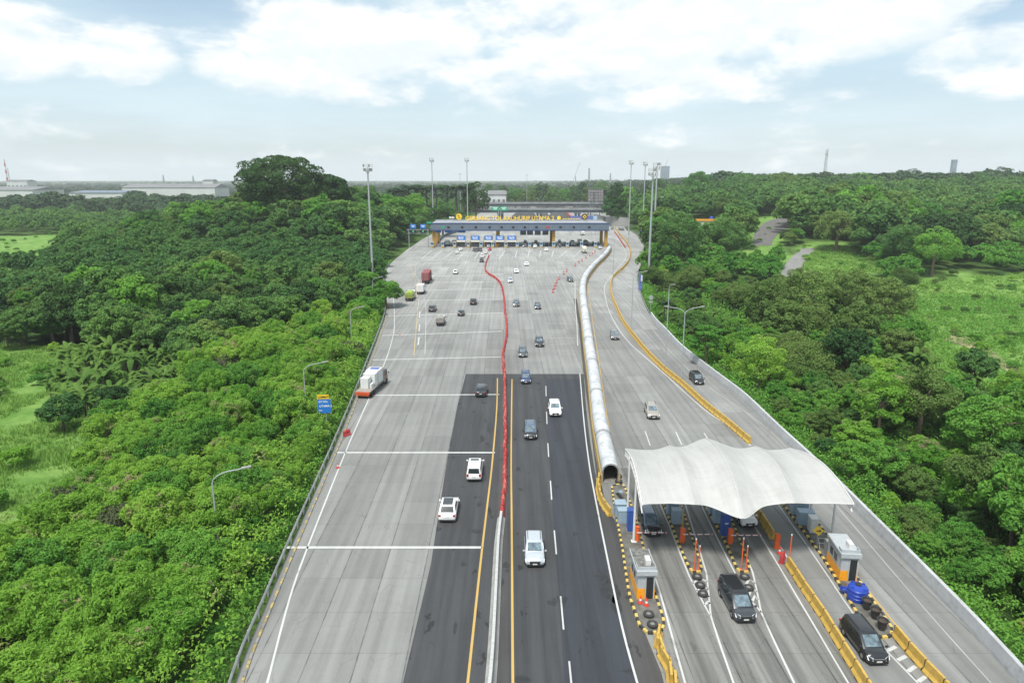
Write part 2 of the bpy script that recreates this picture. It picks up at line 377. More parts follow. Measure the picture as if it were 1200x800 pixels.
# ------------------------------------------------------------------ the ground
# edges of the paved corridor, west and east, as places on the ground
WEST_PX = [(222, 1000), (275, 800), (311, 710), (353, 612), (390, 528), (414, 470), (430, 428), (443, 394), (452, 366), (452, 345), (450, 328), (455, 312), (470, 298), (485, 287), (503, 276), (530, 264), (556, 253), (572, 244), (582, 236), (592, 226)]
EAST_PX = [(1330, 960), (1196, 800), (1142, 740), (1067, 662), (1018, 612), (960, 553), (911, 507), (871, 468), (840, 444), (800, 412), (781, 392), (766, 376), (757, 360), (750, 342), (747, 325), (752, 308), (754, 295), (754, 287), (747, 276), (736, 269), (727, 262), (716, 254), (702, 245), (690, 236), (672, 226)]
WEST = smooth([W(*p) for p in WEST_PX], 3.0); EAST = smooth([W(*p) for p in EAST_PX], 3.0)
wy = np.array([p.y for p in WEST]); wx_ = np.array([p.x for p in WEST]); ey = np.array([p.y for p in EAST]); ex_ = np.array([p.x for p in EAST])
ow, oe = np.argsort(wy), np.argsort(ey)
def XL(y): return float(np.interp(y, wy[ow], wx_[ow]))
def XR(y): return float(np.interp(y, ey[oe], ex_[oe]))
def hgt(x, y):
    l, r = XL(y), XR(y)
    d = (l - x) if x < l else ((x - r) if x > r else -min(x - l, r - x))
    if d <= 1.0: return -.35 if d > -.5 else -.6
    z = -.35
    if x < l:
        z += -.8 * sstep(d, 1, 10)
        z += 15 * math.exp(-(((x + 105) / 75) ** 2 + ((y - 430) / 130) ** 2)) * sstep(d, 1, 35)
        z += 7 * math.exp(-(((x + 60) / 55) ** 2 + ((y - 640) / 180) ** 2)) * sstep(d, 1, 30)
        z += 9 * math.exp(-(((x + 140) / 60) ** 2 + ((y - 330) / 60) ** 2)) * sstep(d, 1, 30)
    else:
        z += -3.2 * sstep(d, 1, 9) * (1 - sstep(y, 230, 300))
        a = x / max(y, 60)
        z += 19 * sstep(a, .12, .34) * sstep(y, 230, 900) * (1 - .25 * sstep(y, 1500, 5000))
        z += 9 * mnoise.noise(Vector((x / 210, y / 400, 8))) * sstep(a, .12, .3) * sstep(y, 350, 900)
        z += 5 * sstep(d, 1, 30) * sstep(y, 280, 420)
    z += sstep(d, 4, 40) * 1.6 * mnoise.noise(Vector((x / 45, y / 45, 3.1)))
    return z
def GT(px, py):
    """where a pixel of the photograph meets the rolling ground"""
    z = 0.0
    for _ in range(14):
        p = W(px, py, min(z, 30)); z = .5 * z + .5 * hgt(p.x, p.y)
    return W(px, py, min(z, 30))
def inpoly(x, y, P):
    c = False; j = len(P) - 1
    for i in range(len(P)):
        if (P[i][1] > y) != (P[j][1] > y) and x < (P[j][0] - P[i][0]) * (y - P[i][1]) / (P[j][1] - P[i][1]) + P[i][0]: c = not c
        j = i
    return c
def patch(px_poly): return [tuple(GT(*p)[:2]) for p in px_poly]
MEADOWS = [patch([(806, 258), (862, 256), (868, 292), (800, 292)])] + [patch(q) for q in (
    [(-150, 404), (125, 408), (90, 432), (80, 455), (104, 505), (96, 580), (30, 645), (-150, 690)],
    [(-120, 273), (58, 276), (58, 300), (36, 322), (-120, 334)],
    [(100, 250), (190, 249), (190, 259), (90, 262)],
    [(900, 342), (915, 318), (945, 288), (1030, 290), (1046, 345), (990, 372), (925, 368)],
    [(1072, 332), (1110, 326), (1200, 318), (1330, 318), (1330, 480), (1200, 495), (1150, 470), (1095, 425), (1060, 395)],
    [(868, 312), (880, 262), (925, 245), (936, 262), (915, 290), (918, 312)])]
PATHS = [patch([(882, 288), (884, 262), (925, 251), (930, 262), (905, 282)]), patch([(912, 322), (938, 290), (956, 288), (932, 326)]), patch([(1105, 398), (1130, 392), (1230, 452), (1200, 470)])]
def clear(x, y):
    k = max(1.5, y * .03); x, y = x + k * mnoise.noise(Vector((x / (4 * k), y / (4 * k), 2))) * 1.6, y + k * mnoise.noise(Vector((x / (4 * k), y / (4 * k), 12))) * 2.4
    for q in MEADOWS:
        if inpoly(x, y, q): return 1
    for q in PATHS:
        if inpoly(x, y, q): return 2
    return 0
def terrain():
    ys = [-120.0]
    while ys[-1] < 14000: ys.append(ys[-1] + max(3.0, abs(ys[-1]) * .022))
    us = np.linspace(-1, 1, 181); us = np.sign(us) * (np.abs(us) ** 1.25)
    v = []; mcol = []
    for y in ys:
        half = 130 + max(y, 0) * 1.35
        l, r = XL(y), XR(y)
        for u in us:
            x = u * half
            v.append((x, y, hgt(x, y) if y < 6000 else hgt(x, 6000) * max(.3, 1 - (y - 6000) / 9000)))
            mcol.append(1.0 if (y < 900 and clear(x, y) == 1) else 0.0)
    n = len(us); f = [(i * n + k, i * n + k + 1, (i + 1) * n + k + 1, (i + 1) * n + k) for i in range(len(ys) - 1) for k in range(n - 1)]
    me = bpy.data.meshes.new('ground'); me.from_pydata(v, [], f)
    at = me.attributes.new('meadow', 'FLOAT', 'POINT'); at.data.foreach_set('value', mcol)
    me.polygons.foreach_set('use_smooth', [True] * len(f))
    m = bpy.data.materials.new('rough_grassland'); m.use_nodes = True; t = NT(m.node_tree); b = m.node_tree.nodes['Principled BSDF']
    g = t.new('ShaderNodeNewGeometry').outputs['Position']; a = t.new('ShaderNodeAttribute'); a.attribute_name = 'meadow'
    c = t.mix(t.ramp(t.noise(g, .05, 6, .65), .35, .65), (.035, .075, .02), (.075, .13, .03))
    c2 = t.mix(t.ramp(t.noise(g, .22, 6, .7), .35, .65), (.10, .21, .04), (.18, .30, .075))
    c2 = t.mix(t.m('MULTIPLY', t.ramp(t.noise(g, .09, 4, .6), .58, .75), .6), c2, (.18, .17, .08))
    c = t.mix(a.outputs['Fac'], c, c2); t.put(b.inputs['Base Color'], c); b.inputs['Roughness'].default_value = .95; b.inputs['Specular IOR Level'].default_value = .1
    bp = t.new('ShaderNodeBump'); bp.inputs['Strength'].default_value = .8; bp.inputs['Distance'].default_value = .4; t.put(bp.inputs['Height'], t.noise(g, 1.2, 6, .7)); t.put(b.inputs['Normal'], bp.outputs[0])
    me.materials.append(m)
    struct(link('ground', me), 'rolling green ground under the woods on both sides of the toll road')
terrain()

def sheet(pts, z, mb=None, mi=0):
    mb = mb or MB(); return mb.add([(p[0], p[1], z) for p in pts], [tuple(range(len(pts)))], mi)
def strip_between(A, B, z, n=400):
    """sheet between two edges, cut in rows at equal y"""
    y0 = max(min(p.y for p in A), min(p.y for p in B)); y1 = min(max(p.y for p in A), max(p.y for p in B))
    mb = MB(); ys = [y0 + (y1 - y0) * (i / n) ** 1.6 for i in range(n + 1)]
    ay, ax = np.array([p.y for p in A]), np.array([p.x for p in A]); by, bx = np.array([p.y for p in B]), np.array([p.x for p in B])
    i1, i2 = np.argsort(ay), np.argsort(by)
    vs = []
    for y in ys: vs += [(float(np.interp(y, ay[i1], ax[i1])), y, z), (float(np.interp(y, by[i2], bx[i2])), y, z)]
    mb.add(vs, [(2 * i, 2 * i + 1, 2 * i + 3, 2 * i + 2) for i in range(n)]); return mb
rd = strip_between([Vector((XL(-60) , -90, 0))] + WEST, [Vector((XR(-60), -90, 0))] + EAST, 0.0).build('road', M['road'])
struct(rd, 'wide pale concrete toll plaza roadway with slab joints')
def roadpart(name, mb, m, label=None):
    o = mb.build(name, m, rd)
    if label: o['label'] = label
    return o
# thickness of the paving seen at its sides
def quadpx(pts, z): return sheet([W(*p) for p in pts], z)
TUNL = [(760, 960), (758, 880), (742, 770), (727, 700), (712, 650), (700, 600), (693, 550), (688, 500), (684, 445)]
asp = strip_between([W(440, 960), W(472, 800), W(505, 660), W(522, 550), W(535, 480), W(546, 438)], [W(*p) for p in [(812, 960), (778, 800), (752, 735), (733, 665), (722, 610), (713, 600), (700, 570), (692, 520), (687, 480), (684, 438)]], .004, 80)
roadpart('asphalt_surface', asp, M['asph'], 'dark asphalt on the near end of the main carriageways')
asp2 = strip_between([W(672, 960), W(661, 800), W(655, 700), W(648, 600), W(643, 520), W(640, 444)], [W(*p) for p in [(790, 960), (744, 800), (718, 684), (697, 580), (689, 510), (680, 444)]], .008, 60)
roadpart('asphalt_resurfacing', asp2, M['asph2'], 'bluer strip of newer asphalt along the right lane')
asp3 = strip_between([W(548, 960), W(572, 800), W(580, 640), W(585, 560), W(589, 444)], [W(603, 960), W(596, 800), W(595, 640), W(594, 560), W(593, 444)], .008, 60)
roadpart('median_strip', asp3, M['asph3'], 'stained strip along the central barrier')
# worn concrete of the toll lanes on the right
wl = strip_between([W(*p) for p in [(822, 960), (781, 800), (758, 720), (742, 650), (726, 590), (716, 545)]], [W(*p) for p in [(1100, 960), (1005, 800), (945, 700), (900, 625), (872, 580), (845, 548)]], .004, 60)
roadpart('toll_lane_surface', wl, M['lane_conc'], 'grimy concrete of the small toll lanes with dark wheel tracks')
# near edge of the asphalt on the left runs over a straight joint; right shoulder strip darker
sh = strip_between([W(*p) for p in [(756, 960), (745, 780), (722, 680), (704, 600), (692, 500), (683, 430), (678, 380), (672, 350)]], [W(*p) for p in [(812, 960), (776, 790), (735, 690), (714, 610), (697, 530), (690, 460), (684, 400), (676, 350)]], .012, 80)
roadpart('shoulder_strip', sh, M['asph3'], 'dark dusty strip beside the covered barrier')
beyond = strip_between([W(600, 262), W(612, 250), W(618, 243), W(618, 234)], [W(628, 262), W(626, 250), W(624, 243), W(621, 234)], .004, 20)
mb = MB()
for a, b in (((603, 258), (628, 258)),):
    pass
farl = strip_between([W(594, 258), W(606, 248), W(612, 240), W(610, 230)], [W(632, 258), W(625, 248), W(620, 240), W(614, 230)], .004, 20); roadpart('far_asphalt', farl, M['asph'])
farr = strip_between([W(638, 258), W(632, 248), W(627, 240), W(622, 230)], [W(672, 258), W(662, 248), W(650, 240), W(640, 230)], .004, 20); roadpart('far_asphalt', farr, M['asph3'])

# ---- painted markings
ZM = .02
lm = MB(); lo = MB(); ly = MB()
def pl(mb, px, width, z=ZM): mb.ribbon(gp(px, z), width)
pl(lm, [(270, 960), (313, 800), (339, 702), (360, 642), (394, 556), (411, 515), (430, 472), (440, 448), (452, 422), (459, 400), (462, 385), (462, 365), (461, 350), (458, 338)], .17)
for (x0, y0, x1, y1) in [(335, 641, 565, 641), (393, 530, 580, 530), (437, 463, 585, 462), (437, 421.5, 587, 418), (448, 393, 588, 388), (455, 370, 590, 366.5), (490, 352, 588, 350.5), (500, 340, 588, 338), (503, 331, 586, 330), (495, 323.5, 580, 322), (505, 314, 568, 313), (500, 308, 566, 308)]:
    a, b = W(x0, y0, ZM), W(x1, y1, ZM); lm.ribbon([a, a.lerp(b, .5), b], .42 if y0 > 400 else .5)
for (x0, y0, x1, y1) in [(640, 379, 672, 379), (640, 396, 674, 396), (645, 404, 668, 403)]: lo.ribbon([W(x0, y0, ZM), W(x1, y1, ZM)], .3)
pl(ly, [(583, 443), (582, 480), (577, 540), (570, 600), (563, 660), (548, 800), (530, 960)], .2)
pl(ly, [(600, 444), (599.5, 480), (599, 540), (599.5, 600), (600, 660), (601, 800), (603, 960)], .2)
lyo = MB(); pl(lyo, [(480, 310), (484, 320), (487, 330), (489, 350), (489, 370), (487, 392), (485, 416)], .2)
pl(lo, [(500, 300), (492, 306), (487, 312), (487, 322), (491, 330), (496, 345), (499, 360), (499, 380), (498, 415)], .22)
pl(lo, [(524, 291), (508, 297), (500, 304), (493, 316)], .22)
pl(lm, [(674, 330), (674, 350), (676, 380), (677, 405)], .18); pl(lm, [(679.5, 437), (684, 490), (690, 540), (697, 580), (712, 655), (728, 730), (747, 800), (795, 960)], .17)
dash = [(639.7, 452, 640, 464), (640.5, 482, 641, 496.5), (642, 519, 643, 535), (645, 563, 646.5, 585), (649.5, 621, 652, 649), (657, 698, 660.5, 737), (667, 774, 671, 815)]
for a in dash: lm.ribbon([W(a[0], a[1], ZM), W(a[2], a[3], ZM)], .14)
for a in [(489.5, 352, 490, 358), (492, 365, 491.5, 372), (492, 380, 491, 388), (491, 395, 490, 404)]: lm.ribbon([W(a[0], a[1], ZM), W(a[2], a[3], ZM)], .3)
# ramp lines
pl(lm, [(718, 268), (725, 281), (732, 292), (733, 302), (722.5, 316), (710, 332), (708.5, 342), (713, 362), (724, 384), (738, 402), (750, 413), (780, 439), (822, 477), (852, 498), (880, 522)], .17)
pl(lo, [(741, 341), (747, 358), (755, 372), (780, 405), (800, 426), (825, 449), (870, 480), (905, 507), (940, 546), (987, 600), (1033, 654), (1090, 720), (1158, 796), (1290, 940)], .12)
pl(ly, [(689, 335), (691, 350), (695, 380), (701, 418), (707, 460), (715, 510), (721, 545), (727, 570)], .14)
for a in [(756, 505, 762, 522), (792, 506, 799, 521), (825, 507, 830, 515)]: lm.ribbon([W(a[0], a[1], ZM), W(a[2], a[3], ZM)], .14)
# toll-lane lines
pl(lm, [(727, 575), (738, 610), (752, 645), (769, 680), (784, 732), (803, 800), (850, 960)], .16)
g1 = [(832, 720), (820, 698), (808, 675), (790, 630), (774, 591), (762, 560)]; g2 = [(833, 721), (831, 700), (828, 672), (820, 645), (806, 600), (798, 575)]
h1 = [(892, 717), (880, 703), (868, 683), (848, 645), (823, 594), (812, 570)]; h2 = [(892, 717), (887, 692), (882, 670), (872, 645), (852, 600)]
for q in (g1, g2, h1, h2): pl(lm, q, .15)
pl(lm, [(833, 721), (843, 752), (858, 795), (905, 930)], .15); pl(lm, [(892, 717), (908, 752), (928, 794), (990, 920)], .15)
for (ax, ay, bx, by, px, py) in [(812, 683, 829, 681, 820, 677), (817, 692, 830, 690, 823, 686), (822, 700, 831, 699, 827, 695), (826, 708, 832, 707, 830, 704),
                                (872, 688, 885, 683, 878, 678), (877, 698, 887, 693, 881, 689), (881, 705, 888, 702, 885, 697)]:
    lm.ribbon([W(ax, ay, ZM), W(px, py, ZM), W(bx, by, ZM)], .22)
pl(lm, [(868, 590), (876, 603), (905, 650), (945, 717), (992, 796), (1080, 940)], .14)
pl(lm, [(895, 612), (910, 633), (937, 675), (964.5, 717), (1017, 796), (1110, 940)], .14)
pl(lm, [(905, 580), (915, 595), (957, 655), (999, 717), (1035, 758), (1078, 802), (1190, 920)], .14)
for (ax, ay, bx, by) in [(1040, 762, 1050, 757), (1052, 773, 1062, 768), (1064, 786, 1073, 780), (1076, 798, 1085, 792)]: lm.ribbon([W(ax, ay, ZM), W(bx, by, ZM)], .3)
pl(ly, [(940, 590), (951, 603), (975, 637), (1004, 675), (1054, 737), (1104, 800), (1210, 930)], .16)
roadpart('lane_marking', lm, M['lane_white'], 'white painted lines and rumble bars'); roadpart('lane_marking', lo, M['lane_white_old'], 'worn white painted lines'); roadpart('lane_marking', lyo, M['lane_yellow_old'], 'worn yellow line on the left plaza'); roadpart('lane_marking', ly, M['lane_yellow'], 'yellow painted lines')
# drains and stains let into the concrete
dm = MB()
for (x, y) in [(482, 457), (478, 484), (469, 527), (488, 423), (521, 357), (498, 386), (497, 390)]:
    p = W(x, y, .012); dm.add([(p.x - .55, p.y - .35, .012), (p.x + .55, p.y - .35, .012), (p.x + .55, p.y + .35, .012), (p.x - .55, p.y + .35, .012)], [(0, 1, 2, 3)])
roadpart('drain_cover', dm, M['concd'])
bm_ = MB(); rr_ = random.Random(4)
for (x, y, a, b) in [(574, 500, .5, 2.6), (571, 521, .35, 1.2), (566, 560, .5, 1.2), (562, 590, .35, .9), (560, 622, .9, .5), (586, 682, .35, 1.0), (648, 705, .45, .6), (705, 676, .6, 1.2), (714, 692, .9, 1.8), (722, 710, .5, 1.6), (612, 795, .9, .4), (655, 700, .25, .4), (737, 786, .5, .25), (705, 640, .4, 1.4), (543, 660, .3, .5), (540, 477, .3, .6), (608, 640, .2, .3), (533, 735, .2, .8)]:
    p = W(x, y, .0165); n_ = 14; bm_.add([(p.x + a * math.cos(2 * PI * k / n_) * rr_.uniform(.55, 1.15), p.y + b * math.sin(2 * PI * k / n_) * rr_.uniform(.55, 1.15), .0165) for k in range(n_)], [tuple(range(n_))])
roadpart('oil_stain', bm_, mat('oil_stained_asphalt', (.026, .027, .030), .6, var=.3, vscale=2), 'dark oil and sealing stains on the asphalt')

# paths over the rolling ground
def drape(poly_px, name, m, label):
    pts = [GT(*p) for p in poly_px]; L = pts[:len(pts) // 2]; R = pts[len(pts) // 2:][::-1]
    L = smooth(L, 3); n = 24; Ls = [L[int(i * (len(L) - 1) / n)] for i in range(n + 1)]; R = smooth(R, 3); Rs = [R[int(i * (len(R) - 1) / n)] for i in range(n + 1)]
    mb = MB(); vs = []
    for a, b in zip(Ls, Rs):
        for k in range(6):
            q = a.lerp(b, k / 5); vs.append((q.x, q.y, hgt(q.x, q.y) + .12))
    mb.add(vs, [(6 * i + k, 6 * i + k + 1, 6 * (i + 1) + k + 1, 6 * (i + 1) + k) for i in range(n) for k in range(5)])
    struct(mb.build(name, m, sm=True), label)
drape([(882, 288), (884, 274), (895, 262), (924, 251), (930, 262), (912, 274), (906, 282), (904, 288)], 'gravel_yard', M['gravel'], 'grey gravel clearing on the wooded slope')
drape([(914, 324), (922, 308), (940, 291), (956, 291), (944, 308), (934, 326)], 'path', M['dirtpath'], 'pale narrow track running between bushes on the slope')
drape([(1105, 398), (1140, 410), (1170, 430), (1225, 462), (1235, 455), (1180, 424), (1150, 402), (1118, 392)], 'path', mat('bare_earth_track', (.24, .22, .11), .95, var=.25, vscale=.3), 'faint earth track across the grass at the right')

# ------------------------------------------------------------------ walls, kerbs and barriers
JERSEY = [(-.32, 0), (-.32, .12), (-.17, .34), (-.10, .92), (.10, .92), (.17, .34), (.32, .12), (.32, 0)]
# outer parapet on the right
path = [p for p in EAST if p.y < 178 and p.y > 20]
path = resample(path, 2.0)
ow_ = thing('parapet_wall', 'long pale concrete parapet along the outer right edge of the ramp', 'wall')
MB().sweep(path, [(-.26, -.5), (-.26, .3), (-.17, 1.3), (.16, 1.3), (.18, -.5)], closed=True).build('wall', mat('pale_parapet_concrete', (.42, .43, .44), .8, var=.08, vscale=.6, dirt=.35), ow_)
jm = MB()
for i in range(2, len(path) - 1, 3): jm.box(path[i] + Vector((0, 0, .3)), (.06, .27, 1.53), math.atan2((path[i + 1] - path[i]).y, (path[i + 1] - path[i]).x) )
# shadowed joints stay as fine grooves: thin dark strips
# steel guard rail further up the ramp
def guard_rail(pathp, label, group=None, side=1, posts=True, hz=.75):
    o = thing('guard_rail', label, 'guard rail', group=group)
    MB().sweep(pathp, [(-.03, hz - .17), (.04, hz - .12), (-.01, hz - .04), (.04, hz + .04), (-.01, hz + .1), (-.03, hz + .15), (-.07, hz + .15), (-.07, hz - .17)], closed=True).build('rail', mat('dull_rail_steel', (.33, .34, .34), .6, .2, var=.15, vscale=1, dirt=.3), o)
    if posts:
        pp = resample(pathp, max(3.0, sum((b - a).length for a, b in zip(pathp, pathp[1:])) / 95))
        me = MB().box((0, 0, hz / 2 - .15), (.12, .16, hz + .3)).mesh('post', M['steel'])
        for p in pp: link('post', me, o, p + Vector((.13 * side, 0, -.02)))
    return o
EASTF = [p for p in EAST if 178 <= p.y < 520]
guard_rail([p + Vector((-.1, 0, 0)) for p in EASTF if p.y < 262], 'steel guard rail on the far curve of the outer ramp', side=1)
WG = [p + Vector((-.12, 0, -.05)) for p in WEST if 22 < p.y < 290]
guard_rail(WG, 'long grey steel guard rail beside the woods on the left shoulder', side=-1)
o = MB().sweep(resample([p for p in EASTF if p.y > 262], 3), [(-.15, -.5), (-.15, .9), (.1, .9), (.15, -.5)], closed=True).build('parapet_wall', M['concd']); tag(o, 'darker low parapet along the far bend of the outer ramp', 'wall')
def kerb(name, path, label, parent=None, wdt=.24, h=.2, seg=.5, m2=None, top=None):
    """kerb of stones painted in turn; path on the ground"""
    path = resample(path, seg); mb = MB()
    for i in range(len(path) - 1):
        a, b = path[i], path[i + 1]; d = (b - a); mid = (a + b) / 2; mb.box((mid.x, mid.y, path[0].z + h / 2 - .02), (d.length - .012, wdt, h + .04), math.atan2(d.y, d.x), i % 2, .9)
    return mb.build(name, m2 or [M['kerby'], M['kerbk']], parent)
kw = kerb('kerb', [p + Vector((.55, 0, .0)) for p in WEST if 22 < p.y < 200], '', None, .22, .12, .9, [mat('faded_kerb_yellow', (.36, .29, .12), .8, var=.3, vscale=3, dirt=.7), M['concd']])
tag(kw, 'low kerb of faded yellow and bare stones at the foot of the left guard rail', 'kerb')
cw = MB()
# central concrete barrier and row of red plastic ones
med = [W(*p) for p in [(556, 960), (575, 800), (581, 700), (584, 640), (587.5, 608)]]
mo = thing('concrete_median_barrier', 'long pale concrete median barrier at the near end between the two carriageways', 'barrier')
MB().sweep(smooth(med, 2), [(-.42, 0), (-.42, .1), (-.2, .35), (-.13, .95), (.13, .95), (.2, .35), (.42, .1), (.42, 0)], closed=True).build('barrier_wall', M['conc'], mo)
MB().sweep(smooth([p + Vector((0, 0, .952)) for p in med], 2), [(-.12, 0), (-.12, .03), (.12, .03), (.12, 0)], closed=True).build('coping', mat('coping_paint', (.42, .43, .42), .6, var=.1, dirt=.3), mo)

def red_barrier_mesh():
    m = MB(); L = 1.16
    m.loft([[Vector((x, sx * a, z)) for (sx, a, z) in ((-1, .24, 0), (-1, .24, .14), (-1, .13, .34), (-1, .12, .72), (-1, .07, .8), (1, .07, .8), (1, .12, .72), (1, .13, .34), (1, .24, .14), (1, .24, 0))] for x in (-L / 2, -L / 2 + .04, L / 2 - .04, L / 2)])
    m.box((0, 0, .83), (.5, .12, .06)); m.cyl((.42, 0, .78), (.42, 0, .86), .06, n=8)
    for s_ in (-1, 1): m.box((0, s_ * .14, .55), (.8, .05, .16))
    return m.mesh('red_barrier', M['red'])
rbm = red_barrier_mesh(); rbm2 = rbm.copy(); rbm2.materials[0] = M['pink']
RED = [(588, 606), (591, 570), (592, 520), (592, 470), (591, 440), (589.5, 415), (593, 398), (594, 385), (592, 365), (590, 345), (587, 334), (581, 327), (573, 322), (569, 317), (569.5, 309), (573, 300)]
rp = resample(gp(RED, 0, 1.0), 1.36)
for i, (a, b) in enumerate(zip(rp, rp[1:])):
    o = link('plastic_barrier', rbm if rnd.random() > .3 else rbm2, None, (a + b) / 2 + Vector((rnd.uniform(-.08, .08), 0, .021)), math.atan2((b - a).y, (b - a).x) + rnd.uniform(-.11, .11))
    tag(o, 'red plastic barrier in the long winding row that divides the carriageways', 'barrier', 'red barriers dividing the carriageways')
far_b = gp([(706, 270), (709, 275), (713, 281), (719, 289)], 0, 1.0)
redr = resample(gp([(720, 272), (725, 279), (729, 285), (733, 291)], 0, 1), 1.9)
for a, b in zip(redr, redr[1:]):
    tag(link('plastic_barrier', rbm, None, (a + b) / 2 + Vector((0, 0, .021)), math.atan2((b - a).y, (b - a).x)), 'red plastic barrier beside the yellow wall on the far ramp', 'barrier', 'red barriers on the far ramp')
for (x, y) in [(648, 343), (649.5, 338.5), (651, 335), (652.5, 331.5), (655, 327.5), (660.5, 321.5), (664, 318.5), (674, 311.5), (678.5, 308), (682, 306), (686.5, 303), (691, 300), (694, 298), (697, 296)]:
    p = W(x, y, .021); o = link('traffic_barrel', None, None, p); 
    tag(o, 'short red barrier block in the slanting row before the right toll lanes', 'barrier', 'red blocks slanting to the toll lanes')
    if 'tb' not in MATS:
        MATS['tb'] = MB().lathe((0, 0, 0), [(.42, 0), (.42, .1), (.32, .14), (.26, .85), (.28, 1.0), (.2, 1.05)], 12).mesh('drum', M['red'], True); MATS['tb2'] = MB().lathe((0, 0, .45), [(.315, 0), (.29, .2)], 12).mesh('band', M['white'], True)
    link('drum', MATS['tb'], o); link('band', MATS['tb2'], o)

def jersey_mesh(m):
    mb = MB(); L = 1.84
    pr = [(-.3, 0), (-.3, .13), (-.14, .36), (-.09, .98), (.09, .98), (.14, .36), (.3, .13), (.3, 0)]
    mb.loft([[Vector((x, a * k, b if b < .5 else b * (.96 if k < 1 else 1))) for a, b in pr] for x, k in ((-L / 2, .96), (-L / 2 + .05, 1), (L / 2 - .05, 1), (L / 2, .96))])
    mb.box((-L / 2 - .08, 0, .44), (.16, .10, .86), 0, 1); mb.box((-L / 2 - .08, 0, .1), (.16, .5, .2), 0, 1); mb.box((0, 0, .06), (.5, .63, .06), 0, 1)
    return mb.mesh('yellow_barrier', [m, M['kerbk']])
jy = jersey_mesh(M['yellow'])
def barrier_row(px, label, group, step=2.0, jit=.03):
    pp = resample(gp(px, 0, 1.0), step)
    for a, b in zip(pp, pp[1:]):
        o = link('concrete_barrier', jy, None, (a + b) / 2 + Vector((0, 0, .022)), math.atan2((b - a).y, (b - a).x) + rnd.uniform(-jit, jit)); tag(o, label, 'barrier', group)
    return pp
DIV = [(739, 297), (737, 306), (730, 315), (720, 324), (716, 333), (717, 347), (722, 360), (731, 379), (745, 398), (760, 416), (779, 435), (800, 452), (826, 476), (852, 497), (880, 521)]
barrier_row(DIV, 'yellow concrete barrier block in the long curve between the two ramps', 'yellow blocks between the two ramps')
barrier_row([(880, 521), (884, 560)][:1] + [(905, 555)], 'yellow concrete barrier block behind the white canopy', 'yellow blocks behind the canopy') if False else None
barrier_row([(872, 580), (883, 598), (897, 617), (908, 636)], 'yellow concrete barrier block emerging from under the canopy', 'yellow blocks emerging from the canopy')
barrier_row([(923, 662), (944, 695), (967, 729), (988, 764), (1010, 800), (1060, 880)], 'yellow concrete barrier block between the middle toll lanes in the foreground', 'yellow blocks between the foreground lanes')
barrier_row([(1048, 744), (1066, 766), (1086, 788), (1125, 830), (1180, 890)], 'yellow concrete barrier block behind the black car at bottom right', 'yellow blocks at bottom right')
barrier_row([(770, 745), (774, 764), (780, 780), (788, 800), (806, 850)], 'yellow concrete barrier block running down from the left booth island', 'yellow blocks below the left island', 1.3, .25)
barrier_row([(702, 563), (701, 575), (705, 590), (711, 600), (717, 607)], 'yellow concrete barrier block curving round the mouth of the covered walkway', 'yellow blocks round the walkway mouth', 1.25, .05)
fd = gp([(720, 266), (727, 276), (733, 283), (738, 291), (739, 297)], 0, 3); o = MB().sweep(fd, [(-.25, 0), (-.12, .9), (.12, .9), (.25, 0)], closed=True).build('divider_wall', M['yellow']); tag(o, 'yellow wall between the two ramps beyond the gantry', 'wall')

# ---- covered walkway: two yellow walls under a white barrel roof
TW = [(716, 541.5, 2.6), (708, 505, 2.6), (702.5, 478, 2.6), (696, 430, 2.6), (691, 400, 2.6), (686.5, 368, 2.6), (683.5, 345, 2.6), (683, 332, 2.6), (685, 322, 2.6), (690, 314, 2.6), (698, 305, 2.6), (707, 297, 2.6), (712, 291.5, 2.6), (714.5, 287, 2.6)]
tp = smooth([W(a, b, c) for a, b, c in TW], 1.0)
for p in tp: p.z = 0
tun = thing('covered_walkway', 'long winding passage under a white corrugated barrel roof beside the main carriageway', 'covered walkway')
R_ = 1.0; prof = [(R_ * math.cos(a), 1.4 + .98 * math.sin(a)) for a in [PI * k / 12 for k in range(13)]] + [((R_ - .05) * math.cos(a), 1.4 + .93 * math.sin(a)) for a in [PI * k / 12 for k in range(12, -1, -1)]]
def corr_mat():
    m = mat('corrugated_white_roof', (.50, .52, .54), .6, .0, .4, var=.16, vscale=.5, dirt=.45); t = NT(m.node_tree); b = m.node_tree.nodes['Principled BSDF']
    g = t.new('ShaderNodeNewGeometry').outputs['Position']; s = t.new('ShaderNodeSeparateXYZ'); t.put(s.inputs[0], g)
    wv = t.m('SINE', t.m('MULTIPLY', s.outputs[1], 2 * PI / .9)); bp = t.new('ShaderNodeBump'); bp.inputs['Strength'].default_value = .6; bp.inputs['Distance'].default_value = .05
    t.put(bp.inputs['Height'], wv); t.put(b.inputs['Normal'], bp.outputs[0]); return m
tpr = resample(tp, .55)
rings = []
for i, p in enumerate(tpr):
    d = tpr[min(i + 1, len(tpr) - 1)] - tpr[max(i - 1, 0)]; d.normalize(); sd_ = Vector((d.y, -d.x, 0)); k = 1.0 + .012 * (i % 2) + (.03 if i % 13 == 0 else 0)
    rings.append([p + sd_ * a * k + Vector((0, 0, b * k)) for a, b in prof])
MB().loft(rings, closed=True).build('roof', corr_mat(), tun, sm=True)
for s_ in (-1, 1):
    MB().sweep(tpr, [(s_ * 1.05 - .12, 0), (s_ * 1.05 - .1, .9), (s_ * 1.05 + .1, .9), (s_ * 1.05 + .12, 0)], closed=True).build('side_wall', mat('dusty_yellow_wall', (.40, .29, .10), .75, var=.2, dirt=.5), tun)
    MB().sweep(tpr, [(s_ * .95 - .02, .9), (s_ * .95 - .02, 1.45), (s_ * .95 + .02, 1.45), (s_ * .95 + .02, .9)], closed=True).build('infill_panel', mat('brown_infill', (.20, .15, .10), .8, var=.2), tun)
